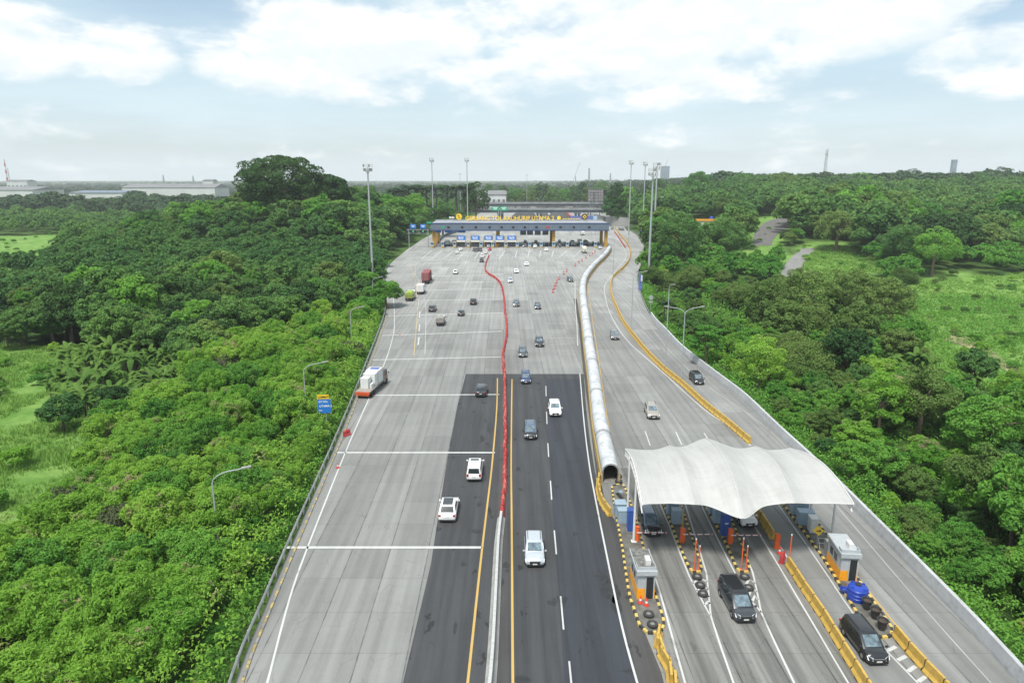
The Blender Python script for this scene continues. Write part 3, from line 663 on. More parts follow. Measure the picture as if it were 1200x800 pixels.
for i in range(20, len(tpr) - 2, 34):
    MB().loft([rings[i][:13] + [q + Vector((0, 0, .0)) for q in rings[i][:13][::-1]]][:0] or [[c + (q - c) * 1.035 for q in rings[j][:13]] for j in (i, i + 1) for c in [tpr[j] + Vector((0, 0, 1.0))]], closed=False, caps=False).build('roof_strap', mat('grimy_roof_strap', (.30, .31, .31), .7, var=.3, dirt=.4), tun)
rb = resample(tp, 6.0)
for i, p in enumerate(rb[:-1]):
    d = (rb[i + 1] - p).normalized(); sd_ = Vector((d.y, -d.x, 0)); mb = MB()
    mb.tube([p + sd_ * (R_ - .1) * math.cos(a) + Vector((0, 0, 1.4 + .90 * math.sin(a))) for a in [PI * k / 10 for k in range(11)]], .04, 6)
    for s_ in (-1, 1): mb.cyl(p + sd_ * s_ * (R_ - .1) + Vector((0, 0, .0)), p + sd_ * s_ * (R_ - .1) + Vector((0, 0, 1.45)), .04, n=6)
    mb.build('roof_frame', M['steel'], tun)
MB().sweep(tpr, [(-1.0, .026), (1.0, .026)], closed=False).build('floor_slab', M['concd'], tun)

# ------------------------------------------------------------------ small toll plaza in the foreground
def pxpoly(l, z=0.0): return [W(a, b, z) for a, b in l]
def toll_island(px, label):
    o = thing('toll_island', label, 'traffic island'); P = pxpoly(px)
    loop = smooth(P + [P[0]], .6)
    c = sum(P, Vector()) / len(P)
    sheet([(p.x, p.y) for p in P], .16).build('paving', M['island'], o)
    kerb('kerb', [Vector((p.x, p.y, 0)) for p in loop], '', o)
    return o
toll_island([(717, 571), (721, 600), (729, 642), (737, 695), (744, 717), (750, 734), (760, 743), (773, 741), (778, 731), (773, 713), (766, 692), (757, 655), (747, 617), (737, 585), (729, 568)], 'leftmost long toll island with a booth, kerbed in yellow and black')
toll_island([(772, 572), (778, 591), (792, 630), (807, 665), (813, 672), (821, 670), (820, 658), (807, 620), (797, 590), (791, 572)], 'second toll island from the left under the white canopy, kerbed in yellow and black')
toll_island([(818, 572), (827, 594), (848, 632), (863, 666), (869, 672), (877, 670), (876, 658), (862, 622), (848, 590), (840, 572)], 'third toll island from the left with a blue cabinet, kerbed in yellow and black')
toll_island([(905, 572), (918, 592), (960, 648), (1003, 717), (1022, 742), (1032, 748), (1044, 746), (1045, 737), (1018, 698), (985, 650), (954, 608), (928, 575)], 'right toll island carrying a booth, a water tank and pots, kerbed in yellow and black')

def face_up(px, py, z=.16): return W(px, py, z)
LANE = math.atan2(W(784, 732).y - W(754, 650).y, W(784, 732).x - W(754, 650).x) + PI / 2     # lanes lean slightly
LANE_R = math.atan2(W(1003, 717).y - W(960, 648).y, W(1003, 717).x - W(960, 648).x) + PI / 2
def booth(px, py, rz, label, mirror=1, roofm='boothroof'):
    """toll booth, long side along Y, front (door) towards -Y"""
    o = thing('toll_booth', label, 'toll booth', face_up(px, py), rz)
    w_, l_, h_ = 1.5, 3.4, 2.55
    MB().box((0, 0, .5), (w_, l_, 1.0)).build('lower_panel', M['orange'], o)
    mb = MB(); mb.box((0, 0, 1.68), (w_ - .02, l_ - .02, 1.36)); mb.build('wall', M['booth'], o)
    mb = MB(); mb.box((0, 0, h_ + .07), (w_ + .24, l_ + .3, .16)); mb.box((0, -l_ / 2 - .15, h_ - .02), (w_ + .26, .07, .42)); mb.build('roof', M['booth'], o)
    mb = MB(); mb.box((0, .1, h_ + .157), (w_ + .1, l_ + .02, .02)); mb.build('roof_covering', M[roofm], o)
    ac = MB().box((.28 * mirror, -.5, h_ + .4), (.42, .85, .46)).build('air_conditioner', M['white'], o); MB().cyl((.28 * mirror + .215, -.5, h_ + .4), (.28 * mirror + .225, -.5, h_ + .4), .17, n=12).build('fan_grille', M['trim'], ac)
    for s_ in (-1, 1):
        for yy in (-.35, .65):
            wn = MB().box((s_ * (w_ / 2 - .005), yy, 1.6), (.03, .82, .78)).build('window', M['glass'], o)
            fr = MB(); 
            for (dy, dz, sy, sz) in ((0, .42, .92, .06), (0, -.42, .92, .06), (.44, 0, .05, .8), (-.44, 0, .05, .8)): fr.box((s_ * (w_ / 2 + .012), yy + dy, 1.6 + dz), (.03, sy, sz))
            fr.build('frame', M['steel'], wn)
    MB().box((0, l_ / 2 - .005, 1.65), (.9, .03, .75)).build('window', M['glass'], o)
    MB().box((.3 * mirror, -l_ / 2 + .0, 1.08), (.62, .05, 2.05)).build('door', M['trim'], o)
    mb = MB(); mb.box((.3 * mirror - .34, -l_ / 2 - .01, 1.1), (.07, .08, 2.15)); mb.box((.3 * mirror + .34, -l_ / 2 - .01, 1.1), (.07, .08, 2.15)); mb.box((.3 * mirror, -l_ / 2 - .01, 2.16), (.75, .08, .07)); mb.build('door_frame', M['booth'], o)
    mb = MB(); a = (-.2, -l_ / 2, h_ + .2)
    mb.box((0, -l_ / 2 + .1, h_ + .3), (w_ + .1, .05, .28)); mb.box((-w_ / 2 - .02, -l_ / 2 + .45, h_ + .3), (.05, .7, .28)); mb.box((w_ / 2 + .02, -l_ / 2 + .45, h_ + .3), (.05, .7, .28)); mb.build('parapet_box', M['booth'], o)
    return o
booth(752, 688, LANE, 'grimy toll booth with blackened roof on the leftmost toll island', 1, 'boothroof')
booth(985.5, 668, LANE_R, 'cleaner grey and orange toll booth beside the blue water tank', 1, 'booth')

def tyre(px, py, z, label, group=None, n=1, r=.45):
    for k in range(n):
        o = thing('tyre_planter', label, 'old tyre', W(px, py, z) + Vector((0, 0, .17 + k * .3)), 0, group)
        mb = MB(); N = 20; n2 = 8; rings = []
        for i in range(N):
            a = 2 * PI * i / N; rings.append([Vector(((r - .13 + .14 * math.cos(b)) * math.cos(a), (r - .13 + .14 * math.cos(b)) * math.sin(a), .15 * math.sin(b))) for b in [2 * PI * j / n2 for j in range(n2)]])
        vs = [v for rg in rings for v in rg]; fs = [(i * n2 + j, ((i + 1) % N) * n2 + j, ((i + 1) % N) * n2 + (j + 1) % n2, i * n2 + (j + 1) % n2) for i in range(N) for j in range(n2)]
        mb.add(vs, fs); mb.build('tyre', M['pot'], o, sm=True)
        MB().lathe((0, 0, -.08), [(.24, 0), (.24, .12), (.1, .16)], 12).build('filling', M['concd'], o, sm=True)
tyre(760, 721, .16, 'black tyre nearest the left booth on the island nose'); tyre(764.5, 733, .16, 'black tyre at the very tip of the left booth island')
tyre(817, 677, .022, 'black tyre on the hatching just below the second island, nearest its nose'); tyre(820.5, 687, .022, 'black tyre in the middle of the hatching below the second island'); tyre(823.5, 697, .022, 'black tyre lowest on the hatching below the second island')
tyre(872.5, 677, .022, 'black tyre touching the nose of the third island'); tyre(877, 690, .022, 'black tyre lower on the hatching below the third island')
tyre(725, 565, .022, 'lower black tyre beside the mouth of the covered walkway'); tyre(724, 560, .34, 'upper black tyre beside the mouth of the covered walkway') if False else tyre(724.5, 559, .022, 'farther black tyre beside the mouth of the covered walkway')

CONE = {}
def cone(px, py, z, label, h=.75, group=None):
    if not CONE:
        CONE['b'] = MB().box((0, 0, .025), (.4, .4, .05)).mesh('base', M['red'])
        CONE['c'] = MB().lathe((0, 0, .05), [(.15, 0), (.025, .68), (.02, .7)], 14).mesh('cone', mat('orange_red_cone', (.75, .06, .02), .5), True)
        CONE['w'] = MB().lathe((0, 0, .26), [(.118, 0), (.085, .16)], 14).mesh('band', M['white'], True)
    o = thing('traffic_cone', label, 'traffic cone', W(px, py, z), rnd.random(), group)
    link('base', CONE['b'], o); link('cone', CONE['c'], o); link('band', CONE['w'], o); return o
cone(750.5, 706, .16, 'red cone at the left foot of the grimy booth'); cone(757.5, 709, .16, 'red cone at the right foot of the grimy booth')
cone(722.5, 550, .022, 'small red cone behind the mouth of the covered walkway'); cone(396, 548, .022, 'lone red cone on the left shoulder line'); cone(468.5, 392, .022, 'small red cone on the shoulder by the worn yellow line', 1)
cone(913.5, 648, .022, 'red and white cone in the gap of the yellow barriers'); 
p = W(406.5, 510, .022); o = link('plastic_barrier', rbm, None, p, 1.0); tag(o, 'single red barrier block standing askew on the left shoulder', 'barrier')
p = W(916.5, 657, .022); o = link('plastic_barrier', rbm, None, p, LANE_R + 1.1); tag(o, 'single red barrier block in the gap between the yellow barriers', 'barrier')

def cabinet(px, py, size, m, label, rz=None, feet=True, plate=False):
    o = thing('equipment_cabinet', label, 'cabinet', face_up(px, py), LANE if rz is None else rz)
    a, b, h = size
    MB().box((0, 0, h / 2 + .06), (a, b, h)).build('body', m, o); MB().box((0, 0, .03), (a + .1, b + .1, .06)).build('plinth', M['concd'], o)
    MB().box((0, 0, h + .085), (a + .08, b + .08, .05)).build('lid', m, o); d = MB().box((0, -b / 2 - .012, h / 2 + .06), (a * .85, .024, h * .86)).build('door', m, o)
    MB().box((a * .32, -b / 2 - .04, h / 2 + .06), (.03, .04, .2)).build('handle', M['trim'], d)
    if plate: MB().box((0, -b / 2 - .03, h * .62), (.34, .012, .16)).build('notice', M['white'], o)
    return o
cabinet(726.5, 602, (1.15, 1.15, 1.3), M['cab'], 'grey-blue cabinet farther up the leftmost island'); cabinet(730.5, 611, (1.2, .9, 1.35), M['cab'], 'grey-blue cabinet next to the blue one on the leftmost island')
cabinet(739, 621, (.75, .8, 2.25), M['bluecab'], 'tall blue cabinet between white poles on the leftmost island')
cabinet(787.5, 601, (1.1, 1.0, 1.4), M['cab'], 'grey cabinet farther back on the second island'); cabinet(792.5, 612, (1.0, .8, 1.45), M['cab'], 'grey cabinet with a keyhole mark nearer the front of the second island')
cabinet(836, 600, (1.1, 1.0, 1.4), M['cab'], 'grey cabinet farther back on the third island'); cabinet(841, 611, (1.0, .8, 1.4), M['cab'], 'grey cabinet beside the tall blue one on the third island'); cabinet(849, 626, (.8, .75, 2.3), M['bluecab'], 'tall blue cabinet on the third island', plate=True)
cabinet(936, 601, (1.6, 1.1, 1.3), M['cab'], 'grey-blue cabinet at the back of the right island under the canopy', LANE_R); cabinet(943, 613, (1.5, 1.0, 1.35), M['cab'], 'grey-blue cabinet behind the white pole on the right island', LANE_R)
cabinet(951.5, 622, (.7, 1.0, 1.5), M['white'], 'pale switch cabinet at the foot of the white pole on the right island', LANE_R); cabinet(970, 648, (.55, .6, 1.3), M['conc'], 'narrow pale box under the right front canopy pole', LANE_R)

def barrier_gate(px, py, arm, label, z=.16, rz=None, armlen=2.9):
    o = thing('boom_gate', label, 'boom gate', W(px, py, z), LANE if rz is None else rz)
    MB().box((0, 0, .75), (.36, .36, 1.5), taper=.94).build('housing', M['orangebox'], o); MB().box((0, 0, 1.52), (.4, .4, .06)).build('cap', M['orangebox'], o)
    mb = MB(); mb.box((.28, .1, .72), (.12, .16, 1.44)); mb.build('sensor_post', M['orangebox'], o)
    if arm:
        ar = MB().box((arm * armlen / 2, -.26, 1.0), (armlen, .05, .1)).build('arm', M['white'], o)
        mb = MB()
        for k in range(4): mb.box((arm * (.6 + k * .7), -.262, 1.0), (.22, .058, .104))
        mb.build('red_band', M['red'], ar)
    return o
barrier_gate(745.5, 633, 1, 'orange boom gate on the leftmost island with its arm across the black car'); barrier_gate(799, 635, 1, 'orange boom gate on the second toll island'); barrier_gate(855, 636, 1, 'orange boom gate on the third toll island'); 
barrier_gate(909.5, 642, 0, 'slim orange post housing in the gap of the yellow barriers', .022, LANE_R)
def flex_post(px, py, h, label, z=.16):
    o = thing('marker_post', label, 'marker post', W(px, py, z)); MB().cyl((0, 0, 0), (0, 0, h), .05, n=8).build('post', M['orangebox'], o); MB().cyl((0, 0, h), (0, 0, h + .12), .065, n=8).build('cap', M['white'], o); MB().cyl((0, 0, 0), (0, 0, .08), .14, .08, n=10).build('foot', M['orangebox'], o)
flex_post(813.5, 668, 3.1, 'left tall thin orange post on the nose of the second island'); flex_post(818.5, 668, 2.4, 'right shorter thin orange post on the nose of the second island')
flex_post(868.5, 667, 3.1, 'left tall thin orange post on the nose of the third island'); flex_post(874, 668, 2.4, 'right shorter thin orange post on the nose of the third island'); flex_post(924.5, 660, 2.9, 'tall thin orange post at the head of the foreground yellow barriers', .022)
o = thing('marker_post', 'yellow post standing between cabinets and boom gate on the second island', 'marker post', W(799.5, 622, .16)); MB().cyl((0, 0, 0), (0, 0, 2.6), .07, n=8).build('post', M['yellow'], o)

# blue water tank, basin, pots
o = thing('water_tank', 'squat blue plastic water tank with black lid beside the right booth', 'water tank', W(1004, 701, .16)); 
MB().lathe((0, 0, 0), [(.78, 0), (.8, .05), (.8, .3), (.83, .33), (.8, .36), (.8, .62), (.83, .65), (.8, .68), (.8, .98), (.83, 1.01), (.78, 1.05), (.72, 1.2), (.35, 1.32), (.3, 1.34)], 28).build('tank', M['tank'], o, sm=True)
MB().lathe((0, 0, 1.33), [(.27, 0), (.27, .08), (.1, .12)], 16).build('lid', M['trim'], o)
mb = MB()
for k in range(4): mb.box((.62 * math.cos(k * PI / 2 + .4), .62 * math.sin(k * PI / 2 + .4), 1.25), (.16, .16, .12), k * PI / 2 + .4)
mb.build('lug', M['tank'], o)
o = thing('basin', 'open blue basin on the ground between booth and water tank', 'basin', W(990, 693, .16)); MB().lathe((0, 0, 0), [(.3, 0), (.42, .28), (.44, .28), (.33, .03), (.02, .03)], 18).build('basin', M['tank'], o, sm=True)
o = thing('bucket', 'small faded red bucket beside the blue basin', 'bucket', W(994.5, 690, .16)); MB().lathe((0, 0, 0), [(.13, 0), (.17, .34), (.19, .34), (.14, .03), (.02, .03)], 14).build('bucket', M['pink'], o, sm=True)
for (x, y, lb) in [(1015.5, 713, 'black plant pot nearest the blue water tank'), (1025, 724, 'middle one of the three black plant pots'), (1033, 737, 'black plant pot nearest the tip of the right island')]:
    o = thing('plant_pot', lb, 'plant pot', W(x, y, .16)); MB().lathe((0, 0, 0), [(.24, 0), (.38, .78), (.44, .78), (.45, .9), (.39, .9), (.34, .72), (.02, .7)], 20).build('pot', M['pot'], o, sm=True); MB().lathe((0, 0, .7), [(.33, 0), (.3, .05), (.02, .07)], 14).build('earth', M['soil'], o)
# yellow warning sign on the right island
o = thing('warning_sign', 'yellow diamond warning sign with a black arrow leaning on the right island', 'sign', W(957, 637, .16), LANE_R); MB().cyl((0, 0, 0), (0, 0, 1.3), .035, n=8).build('post', M['steel'], o)
s_ = .52; pl_ = MB().add([(-s_, -.05, 1.45), (0, -.3, 1.45 - s_ + .12), (s_, -.05, 1.45), (0, .2, 1.45 + s_ - .12), (-s_, -.02, 1.46), (0, -.27, 1.46 - s_ + .12), (s_, -.02, 1.46), (0, .23, 1.46 + s_ - .12)], [(0, 1, 2, 3), (7, 6, 5, 4), (0, 4, 5, 1), (1, 5, 6, 2), (2, 6, 7, 3), (3, 7, 4, 0)]).build('sign_face', M['signyel'], o)
mb = MB(); mb.bar((-.18, -.115, 1.47), (.12, -.115, 1.47), .09, .03); mb.bar((.1, -.19, 1.41), (.22, -.11, 1.475), .07, .03); mb.bar((.1, -.02, 1.54), (.22, -.11, 1.475), .07, .03); mb.build('arrow', M['bletter'], pl_)
o = thing('steel_trestle', 'small dark steel frame behind the yellow diamond sign', 'frame', W(963, 641, .16), LANE_R); mb = MB(); 
for a, b in (((-.3, -.4, 0), (-.3, .3, .8)), ((.3, -.4, 0), (.3, .3, .8)), ((-.3, .3, .8), (.3, .3, .8)), ((-.3, .0, .45), (.3, .0, .45)), ((-.3, .35, 0), (-.3, .3, .8)), ((.3, .35, 0), (.3, .3, .8))): mb.cyl(a, b, .03, n=6)
mb.build('frame', M['steel'], o)
o = thing('concrete_ramp_block', 'pale slanting block leaning at the top of the leftmost island', 'block', W(724.5, 582, .16), LANE); MB().bar((0, .9, .2), (.1, -.9, 1.1), .4, .25).build('block', M['cab'], o)

# ---- tensile canopy
can = thing('canopy', 'big white tensile membrane canopy with pointed ridges over the small toll lanes', 'canopy')
NU, NV = 96, 40
RID = [0.0, .25, .475, .75, 1.0]
def canopy_pt(u, v):
    # v 0 far edge, 1 near edge
    k = max(i for i in range(4) if u >= RID[i] - 1e-6); f = (u - RID[k]) / (RID[k + 1] - RID[k]); sag = math.sin(PI * f)      # between ridges
    x = lerp(12.3, 33.0, u) if False else lerp(lerp(12.4, 31.2, u), lerp(11.8, 29.8, u), v)
    cen = math.exp(-((u - .475) / .13) ** 2); edge = abs(2 * u - 1)
    yf, yn = 70.3 - .9 * sag * .6, 56.4
    yn = yn + .55 * sag - 1.6 * math.exp(-((u - .475) / .10) ** 2) - .1 * math.exp(-((u - .25) / .04) ** 2) - .2 * math.exp(-((u - .75) / .05) ** 2)
    yf = 69.6 + 1.2 * cen
    y = lerp(yf, yn, v)
    z = 6.55 + 1.15 * math.sin(PI * v) * (1 - .45 * sag) - .18 * sag * (1 - .5 * math.sin(PI * v)) 
    z += .7 * cen * (1 - v) ** 1.2 + .35 * cen * math.sin(PI * v) + .25 * math.exp(-((u - .25) / .05) ** 2) * (.3 + .7 * (1 - v)) + .25 * math.exp(-((u - .75) / .05) ** 2)
    z -= 1.3 * sstep(u, .80, 1.0) * (1 - math.sin(PI * v)) * .0
    x += 1.0 * sstep(u, .78, 1) * v - 2.4 * sstep(u, .72, 1) * (1 - v) ** 2 * .45
    z += -.55 * cen * sstep(v, .8, 1.0)
    z += .012 * math.sin(u * 61 + v * 9) * math.sin(v * 17 + u * 5)
    return Vector((x, y, z))
mb = MB(); pts = [[canopy_pt(i / NU, j / NV) for j in range(NV + 1)] for i in range(NU + 1)]
n = NV + 1; vs = [p for r in pts for p in r] + [p - Vector((0, 0, .03)) for r in pts for p in r]; o2 = (NU + 1) * n
fs = [(i * n + j, i * n + j + 1, (i + 1) * n + j + 1, (i + 1) * n + j) for i in range(NU) for j in range(NV)]
fs += [tuple(o2 + q for q in f[::-1]) for f in fs[:NU * NV]]
for i in range(NU): fs += [(i * n, (i + 1) * n, o2 + (i + 1) * n, o2 + i * n), (i * n + NV, o2 + i * n + NV, o2 + (i + 1) * n + NV, (i + 1) * n + NV)]
for j in range(NV): fs += [(j, o2 + j, o2 + j + 1, j + 1), (NU * n + j, NU * n + j + 1, o2 + NU * n + j + 1, o2 + NU * n + j)]
mb.add(vs, fs)
def membrane():
    m = bpy.data.materials.new('membrane_fabric'); m.use_nodes = True; t = NT(m.node_tree); t.n.clear()
    out = t.new('ShaderNodeOutputMaterial'); b = t.new('ShaderNodeBsdfPrincipled'); tr = t.new('ShaderNodeBsdfTranslucent'); mx_ = t.new('ShaderNodeMixShader')
    g = t.new('ShaderNodeTexCoord').outputs['Object']
    n1 = t.noise(t.scalev(g, (1.6, .16, .3)), 1.0, 6, .65); n2 = t.noise(g, .35, 5, .6); n3 = t.noise(t.scalev(g, (.12, 2.5, 1)), 1.0, 5, .6)
    f = t.m('ADD', t.m('MULTIPLY', t.ramp(n1, .35, .7), .5), t.m('ADD', t.m('MULTIPLY', t.ramp(n2, .4, .7), .3), t.m('MULTIPLY', t.ramp(n3, .45, .7), .25)))
    c = t.mix(f, (.485, .485, .47), (.385, .385, .37))
    s = t.new('ShaderNodeSeparateXYZ'); t.put(s.inputs[0], g)
    seam = t.m('GREATER_THAN', t.m('ABSOLUTE', t.m('SUBTRACT', t.m('FRACT', t.m('DIVIDE', s.outputs[0], 2.0)), .5)), .488)
    c = t.mix(t.m('MULTIPLY', seam, .35), c, (.50, .50, .49))
    t.put(b.inputs['Base Color'], c); b.inputs['Roughness'].default_value = .55; t.put(tr.inputs[0], c); mx_.inputs[0].default_value = .14
    t.l.new(b.outputs[0], mx_.inputs[1]); t.l.new(tr.outputs[0], mx_.inputs[2]); t.l.new(mx_.outputs[0], out.inputs[0]); return m
me = mb.mesh('membrane', membrane()); me.polygons.foreach_set('use_smooth', [True] * len(me.polygons)); link('membrane', me, can)
for u in RID[1:4]:
    MB().tube([canopy_pt(u, j / 40) + Vector((0, 0, .02)) for j in range(41)], .03, 6).build('ridge_cable', mat('canopy_ridge_webbing', (.52, .52, .51), .5), can, sm=True)
MB().tube([canopy_pt(1.0, j / 40) for j in range(41)], .06, 6).build('edge_cable', mat('canopy_ridge_webbing', (.52, .52, .51), .5), can, sm=True)
MB().tube([canopy_pt(i / 96, 1.0) for i in range(97)], .03, 6).build('edge_cable', mat('canopy_ridge_webbing', (.52, .52, .51), .5), can, sm=True)
# truss down the left side and its columns
tm = MB(); A_ = [canopy_pt(0, j / 14) + Vector((-.05, 0, -.1)) for j in range(15)]; B_ = [a + Vector((0, 0, -.75)) for a in A_]
tm.tube(A_, .07, 6); tm.tube(B_, .06, 6)
for i in range(14): tm.cyl(A_[i], B_[i + 1], .035, n=5); tm.cyl(B_[i], A_[i], .035, n=5)
tm.build('side_truss', M['white'], can)
tm = MB(); A_ = [canopy_pt(1, j / 14) + Vector((.0, 0, -.15)) for j in range(15)]; B_ = [a + Vector((-.1, 0, -.6)) for a in A_]; tm.tube(A_, .06, 6); tm.tube(B_, .05, 6)
for i in range(14): tm.cyl(A_[i], B_[i + 1], .03, n=5)
tm.build('side_truss', M['white'], can)
for (px, py, u, v) in [(735, 610, 0.0, .22), (742.5, 634, 0.0, .86), (949, 609, .86, .4), (973.5, 637, .93, .93)]:
    b = W(px, py, .16); tp_ = canopy_pt(u, v); tp_ = Vector((b.x, b.y, tp_.z - .1))
    mb = MB(); mb.cyl(b, tp_, .13, .11, n=12); mb.box(b + Vector((0, 0, .03)), (.5, .5, .06)); mb.build('column', M['white'], can, sm=True)
    MB().bar(tp_, canopy_pt(u, v) - Vector((0, 0, .08)), .1, .1).build('bracket', M['white'], can)
for (u, px, py) in ((.25, 797, 596), (.475, 858, 600), (.72, 925, 590)):
    a = canopy_pt(u, .5); b = W(px, py, .16); tp_ = Vector((b.x, b.y, 6.3)); mb = MB(); mb.cyl(b, tp_, .12, .1, n=10); mb.build('column', M['white'], can, sm=True)

# ------------------------------------------------------------------ vehicles
def paint(name, col, rough=.28, coat=.6): return mat('paint_' + name, col, rough, 0.25 if name not in ('white', 'cream') else 0, .5, var=.03, coat=coat)
PAINT = dict(white=paint('white', (.80, .80, .79)), black=paint('black', (.018, .02, .024)), dark=paint('dark_grey', (.05, .056, .066)), silver=paint('silver', (.46, .50, .54)),
             blue=paint('dark_blue', (.03, .05, .12)), grey=paint('mid_grey', (.16, .17, .18)), beige=paint('champagne', (.34, .32, .28)), red=paint('red', (.45, .03, .04)), cream=paint('cream', (.62, .60, .45)), steel=paint('steel_blue', (.10, .14, .19)))
DIM = dict(mpv=(4.5, 1.74, 1.66, .96, .13, -.475, .33, .95, .26), suv=(4.6, 1.86, 1.72, 1.03, .10, -.465, .26, .86, .36), van=(4.8, 1.82, 1.82, 1.02, .20, -.485, .36, .95, .12), hatch=(3.9, 1.7, 1.5, .93, .09, -.46, .28, .66, .26), coupe_suv=(4.5, 1.88, 1.64, 1.02, .06, -.43, .22, .74, .55), sedan=(4.6, 1.80, 1.46, .92, .03, -.31, .16, .68, .5))
CAR = {}
def car_parts(kind):
    if kind in CAR: return CAR[kind]
    L, Wd, H, belt, hoodf, rearf, wsf, dws, drw = DIM[kind]; hw = Wd / 2; P = []
    sec = []
    def ring(y, k, zb, zt, crown=.03):
        a = hw * k
        pts = [(0, zb), (a * .86, zb), (a * .965, zb + .10), (a, zb + (zt - zb) * .36), (a, zb + (zt - zb) * .62), (a * .965, zt - .09), (a * .88, zt - .015), (a * .5, zt + crown * .8), (0, zt + crown)]
        return [Vector((x, y, z)) for x, z in pts] + [Vector((-x, y, z)) for x, z in pts[-2:0:-1]]
    h2 = L / 2; yws = wsf * L
    hoodz = belt - (.06 if kind != 'van' else .02)
    R = [ring(-h2, .80, .42, belt - .22), ring(-h2 + .04, .90, .30, belt - .08), ring(-h2 + .16, .97, .22, belt), ring(-h2 + .5, 1, .2, belt + .02), ring(-L * .2, 1, .19, belt + .01), ring(L * .1, 1, .19, belt - .01), ring(yws, 1, .2, belt - .02, .02),
         ring(lerp(yws, h2, .35), .995, .2, hoodz, .04), ring(lerp(yws, h2, .7), .97, .21, hoodz - .07, .04), ring(h2 - .16, .93, .22, hoodz - .15, .03), ring(h2 - .05, .86, .26, hoodz - .24, .02), ring(h2, .74, .34, hoodz - .33, .0)]
    P.append(('body', MB().loft(R).mesh('body', PAINT['white'], True), 'PAINT', None))
    # greenhouse
    yb0, yf0 = rearf * L, yws + .02; yb1, yf1 = yb0 + drw, yf0 - dws
    def gr(y0, y1, w_, z, c): return [Vector((x, y, z)) for x, y in ((-w_ + c, y0), (w_ - c, y0), (w_, y0 + c), (w_, y1 - c), (w_ - c, y1), (-w_ + c, y1), (-w_, y1 - c), (-w_, y0 + c))]
    g0, g1 = gr(yb0, yf0, hw * .95, belt - .05, .12), gr(yb1, yf1, hw * .81, H - .09, .10); g2 = gr(yb1 + .10, yf1 - .12, hw * .76, H - .035, .14); g3 = gr(yb1 + .45, yf1 - .5, hw * .5, H, .12)
    cab = P.append(('cabin', MB().loft([g0, g1, g2, g3]).mesh('cabin', PAINT['white'], True), 'PAINT', None))
    def pane(name, a, b, c, d, u0, u1, v0, v1, m, off=.012):
        def q(u, v): return a.lerp(b, u).lerp(d.lerp(c, u), v)
        A, B, Cc, D = q(u0, v0), q(u1, v0), q(u1, v1), q(u0, v1); nrm = (B - A).cross(D - A).normalized() * off
        A2, B2, C2, D2 = [p + nrm for p in (A, B, Cc, D)]
        mb = MB().add([A, B, Cc, D, A2, B2, C2, D2], [(4, 5, 6, 7), (0, 4, 7, 3), (1, 2, 6, 5), (3, 7, 6, 2), (0, 1, 5, 4)])
        P.append((name, mb.mesh(name, m), None, 'cabin'))
    pane('windscreen', g0[4], g0[5], g1[5], g1[4], .05, .95, .16, .93, M['wind'])
    pane('rear_window', g0[0], g0[1], g1[1], g1[0], .04, .96, .14, .92, M['glass'])
    for (a, b, c, d) in ((g0[2], g0[3], g1[3], g1[2]), (g0[6], g0[7], g1[7], g1[6])):
        sp = [(.03, .27), (.30, .58), (.61, .95)] if kind in ('mpv', 'van', 'suv') else [(.08, .47), (.50, .93)]
        if a is g0[6]: sp = [(1 - q, 1 - p) for p, q in sp]
        for u0, u1 in sp: pane('side_window', a, b, c, d, u0, u1, .22, .9, M['glass'])
    for sx in (-1, 1):
        for yy in (L * .315, -L * .295):
            x0, x1 = sx * (hw - .2), sx * (hw + .015)
            P.append(('wheel_arch', MB().cyl((sx * (hw - .3), yy, .36), (sx * (hw + .004), yy, .36), .39, n=18).mesh('wheel_arch', M['trim']), None, None))
            P.append(('tyre', MB().cyl((x0, yy, .33), (x1, yy, .33), .325, n=18).mesh('tyre', M['wheel'], True), None, None)); P.append(('rim', MB().cyl((x1 - sx * .02, yy, .33), (x1 + sx * .008, yy, .33), .2, .17, n=10).mesh('rim', M['rim']), None, None))
        P.append(('mirror', MB().box((sx * (hw + .10), yws - .12, belt + .08), (.2, .1, .15), 0, 0, .8).mesh('mirror', PAINT['white']), 'PAINT', None))
        P.append(('headlight', MB().add([(sx * hw * .50, h2 - .045, hoodz - .42), (sx * hw * .93, h2 - .30, hoodz - .38), (sx * hw * .95, h2 - .40, hoodz - .19), (sx * hw * .52, h2 - .115, hoodz - .24),
                 (sx * hw * .50, h2 + .03, hoodz - .42), (sx * hw * .93, h2 - .06, hoodz - .38), (sx * hw * .97, h2 - .25, hoodz - .115), (sx * hw * .52, h2 - .02, hoodz - .20)], [(0, 3, 2, 1), (4, 5, 6, 7), (0, 1, 5, 4), (1, 2, 6, 5), (2, 3, 7, 6), (3, 0, 4, 7)]).mesh('headlight', M['lamp']), None, None))
        P.append(('tail_light', MB().box((sx * hw * .80, -h2 + .05, belt - .16), (hw * .26, .14, .17 if kind != 'van' else .3)).mesh('tail_light', M['tail']), None, None))
        if kind in ('suv', 'mpv'): P.append(('roof_rail', MB().bar((sx * hw * .66, yb1 + .2, H + .02), (sx * hw * .66, yf1 - .3, H + .02), .04, .04).mesh('roof_rail', M['trim']), None, None))
    P.append(('grille', MB().box((0, h2 - .01, hoodz - .40), (hw * 1.0, .09, .26), taper=1.1).mesh('grille', M['trim']), None, None)); P.append(('grille_trim', MB().box((0, h2 + .02, hoodz - .27), (hw * .95, .04, .03)).mesh('grille_trim', M['chrome']), None, None))
    P.append(('front_bumper', MB().box((0, h2 - .06, .31), (hw * 1.6, .16, .16)).mesh('front_bumper', M['trim']), None, None)); P.append(('rear_bumper', MB().box((0, -h2 + .07, .33), (hw * 1.66, .2, .18)).mesh('rear_bumper', M['trim']), None, None))
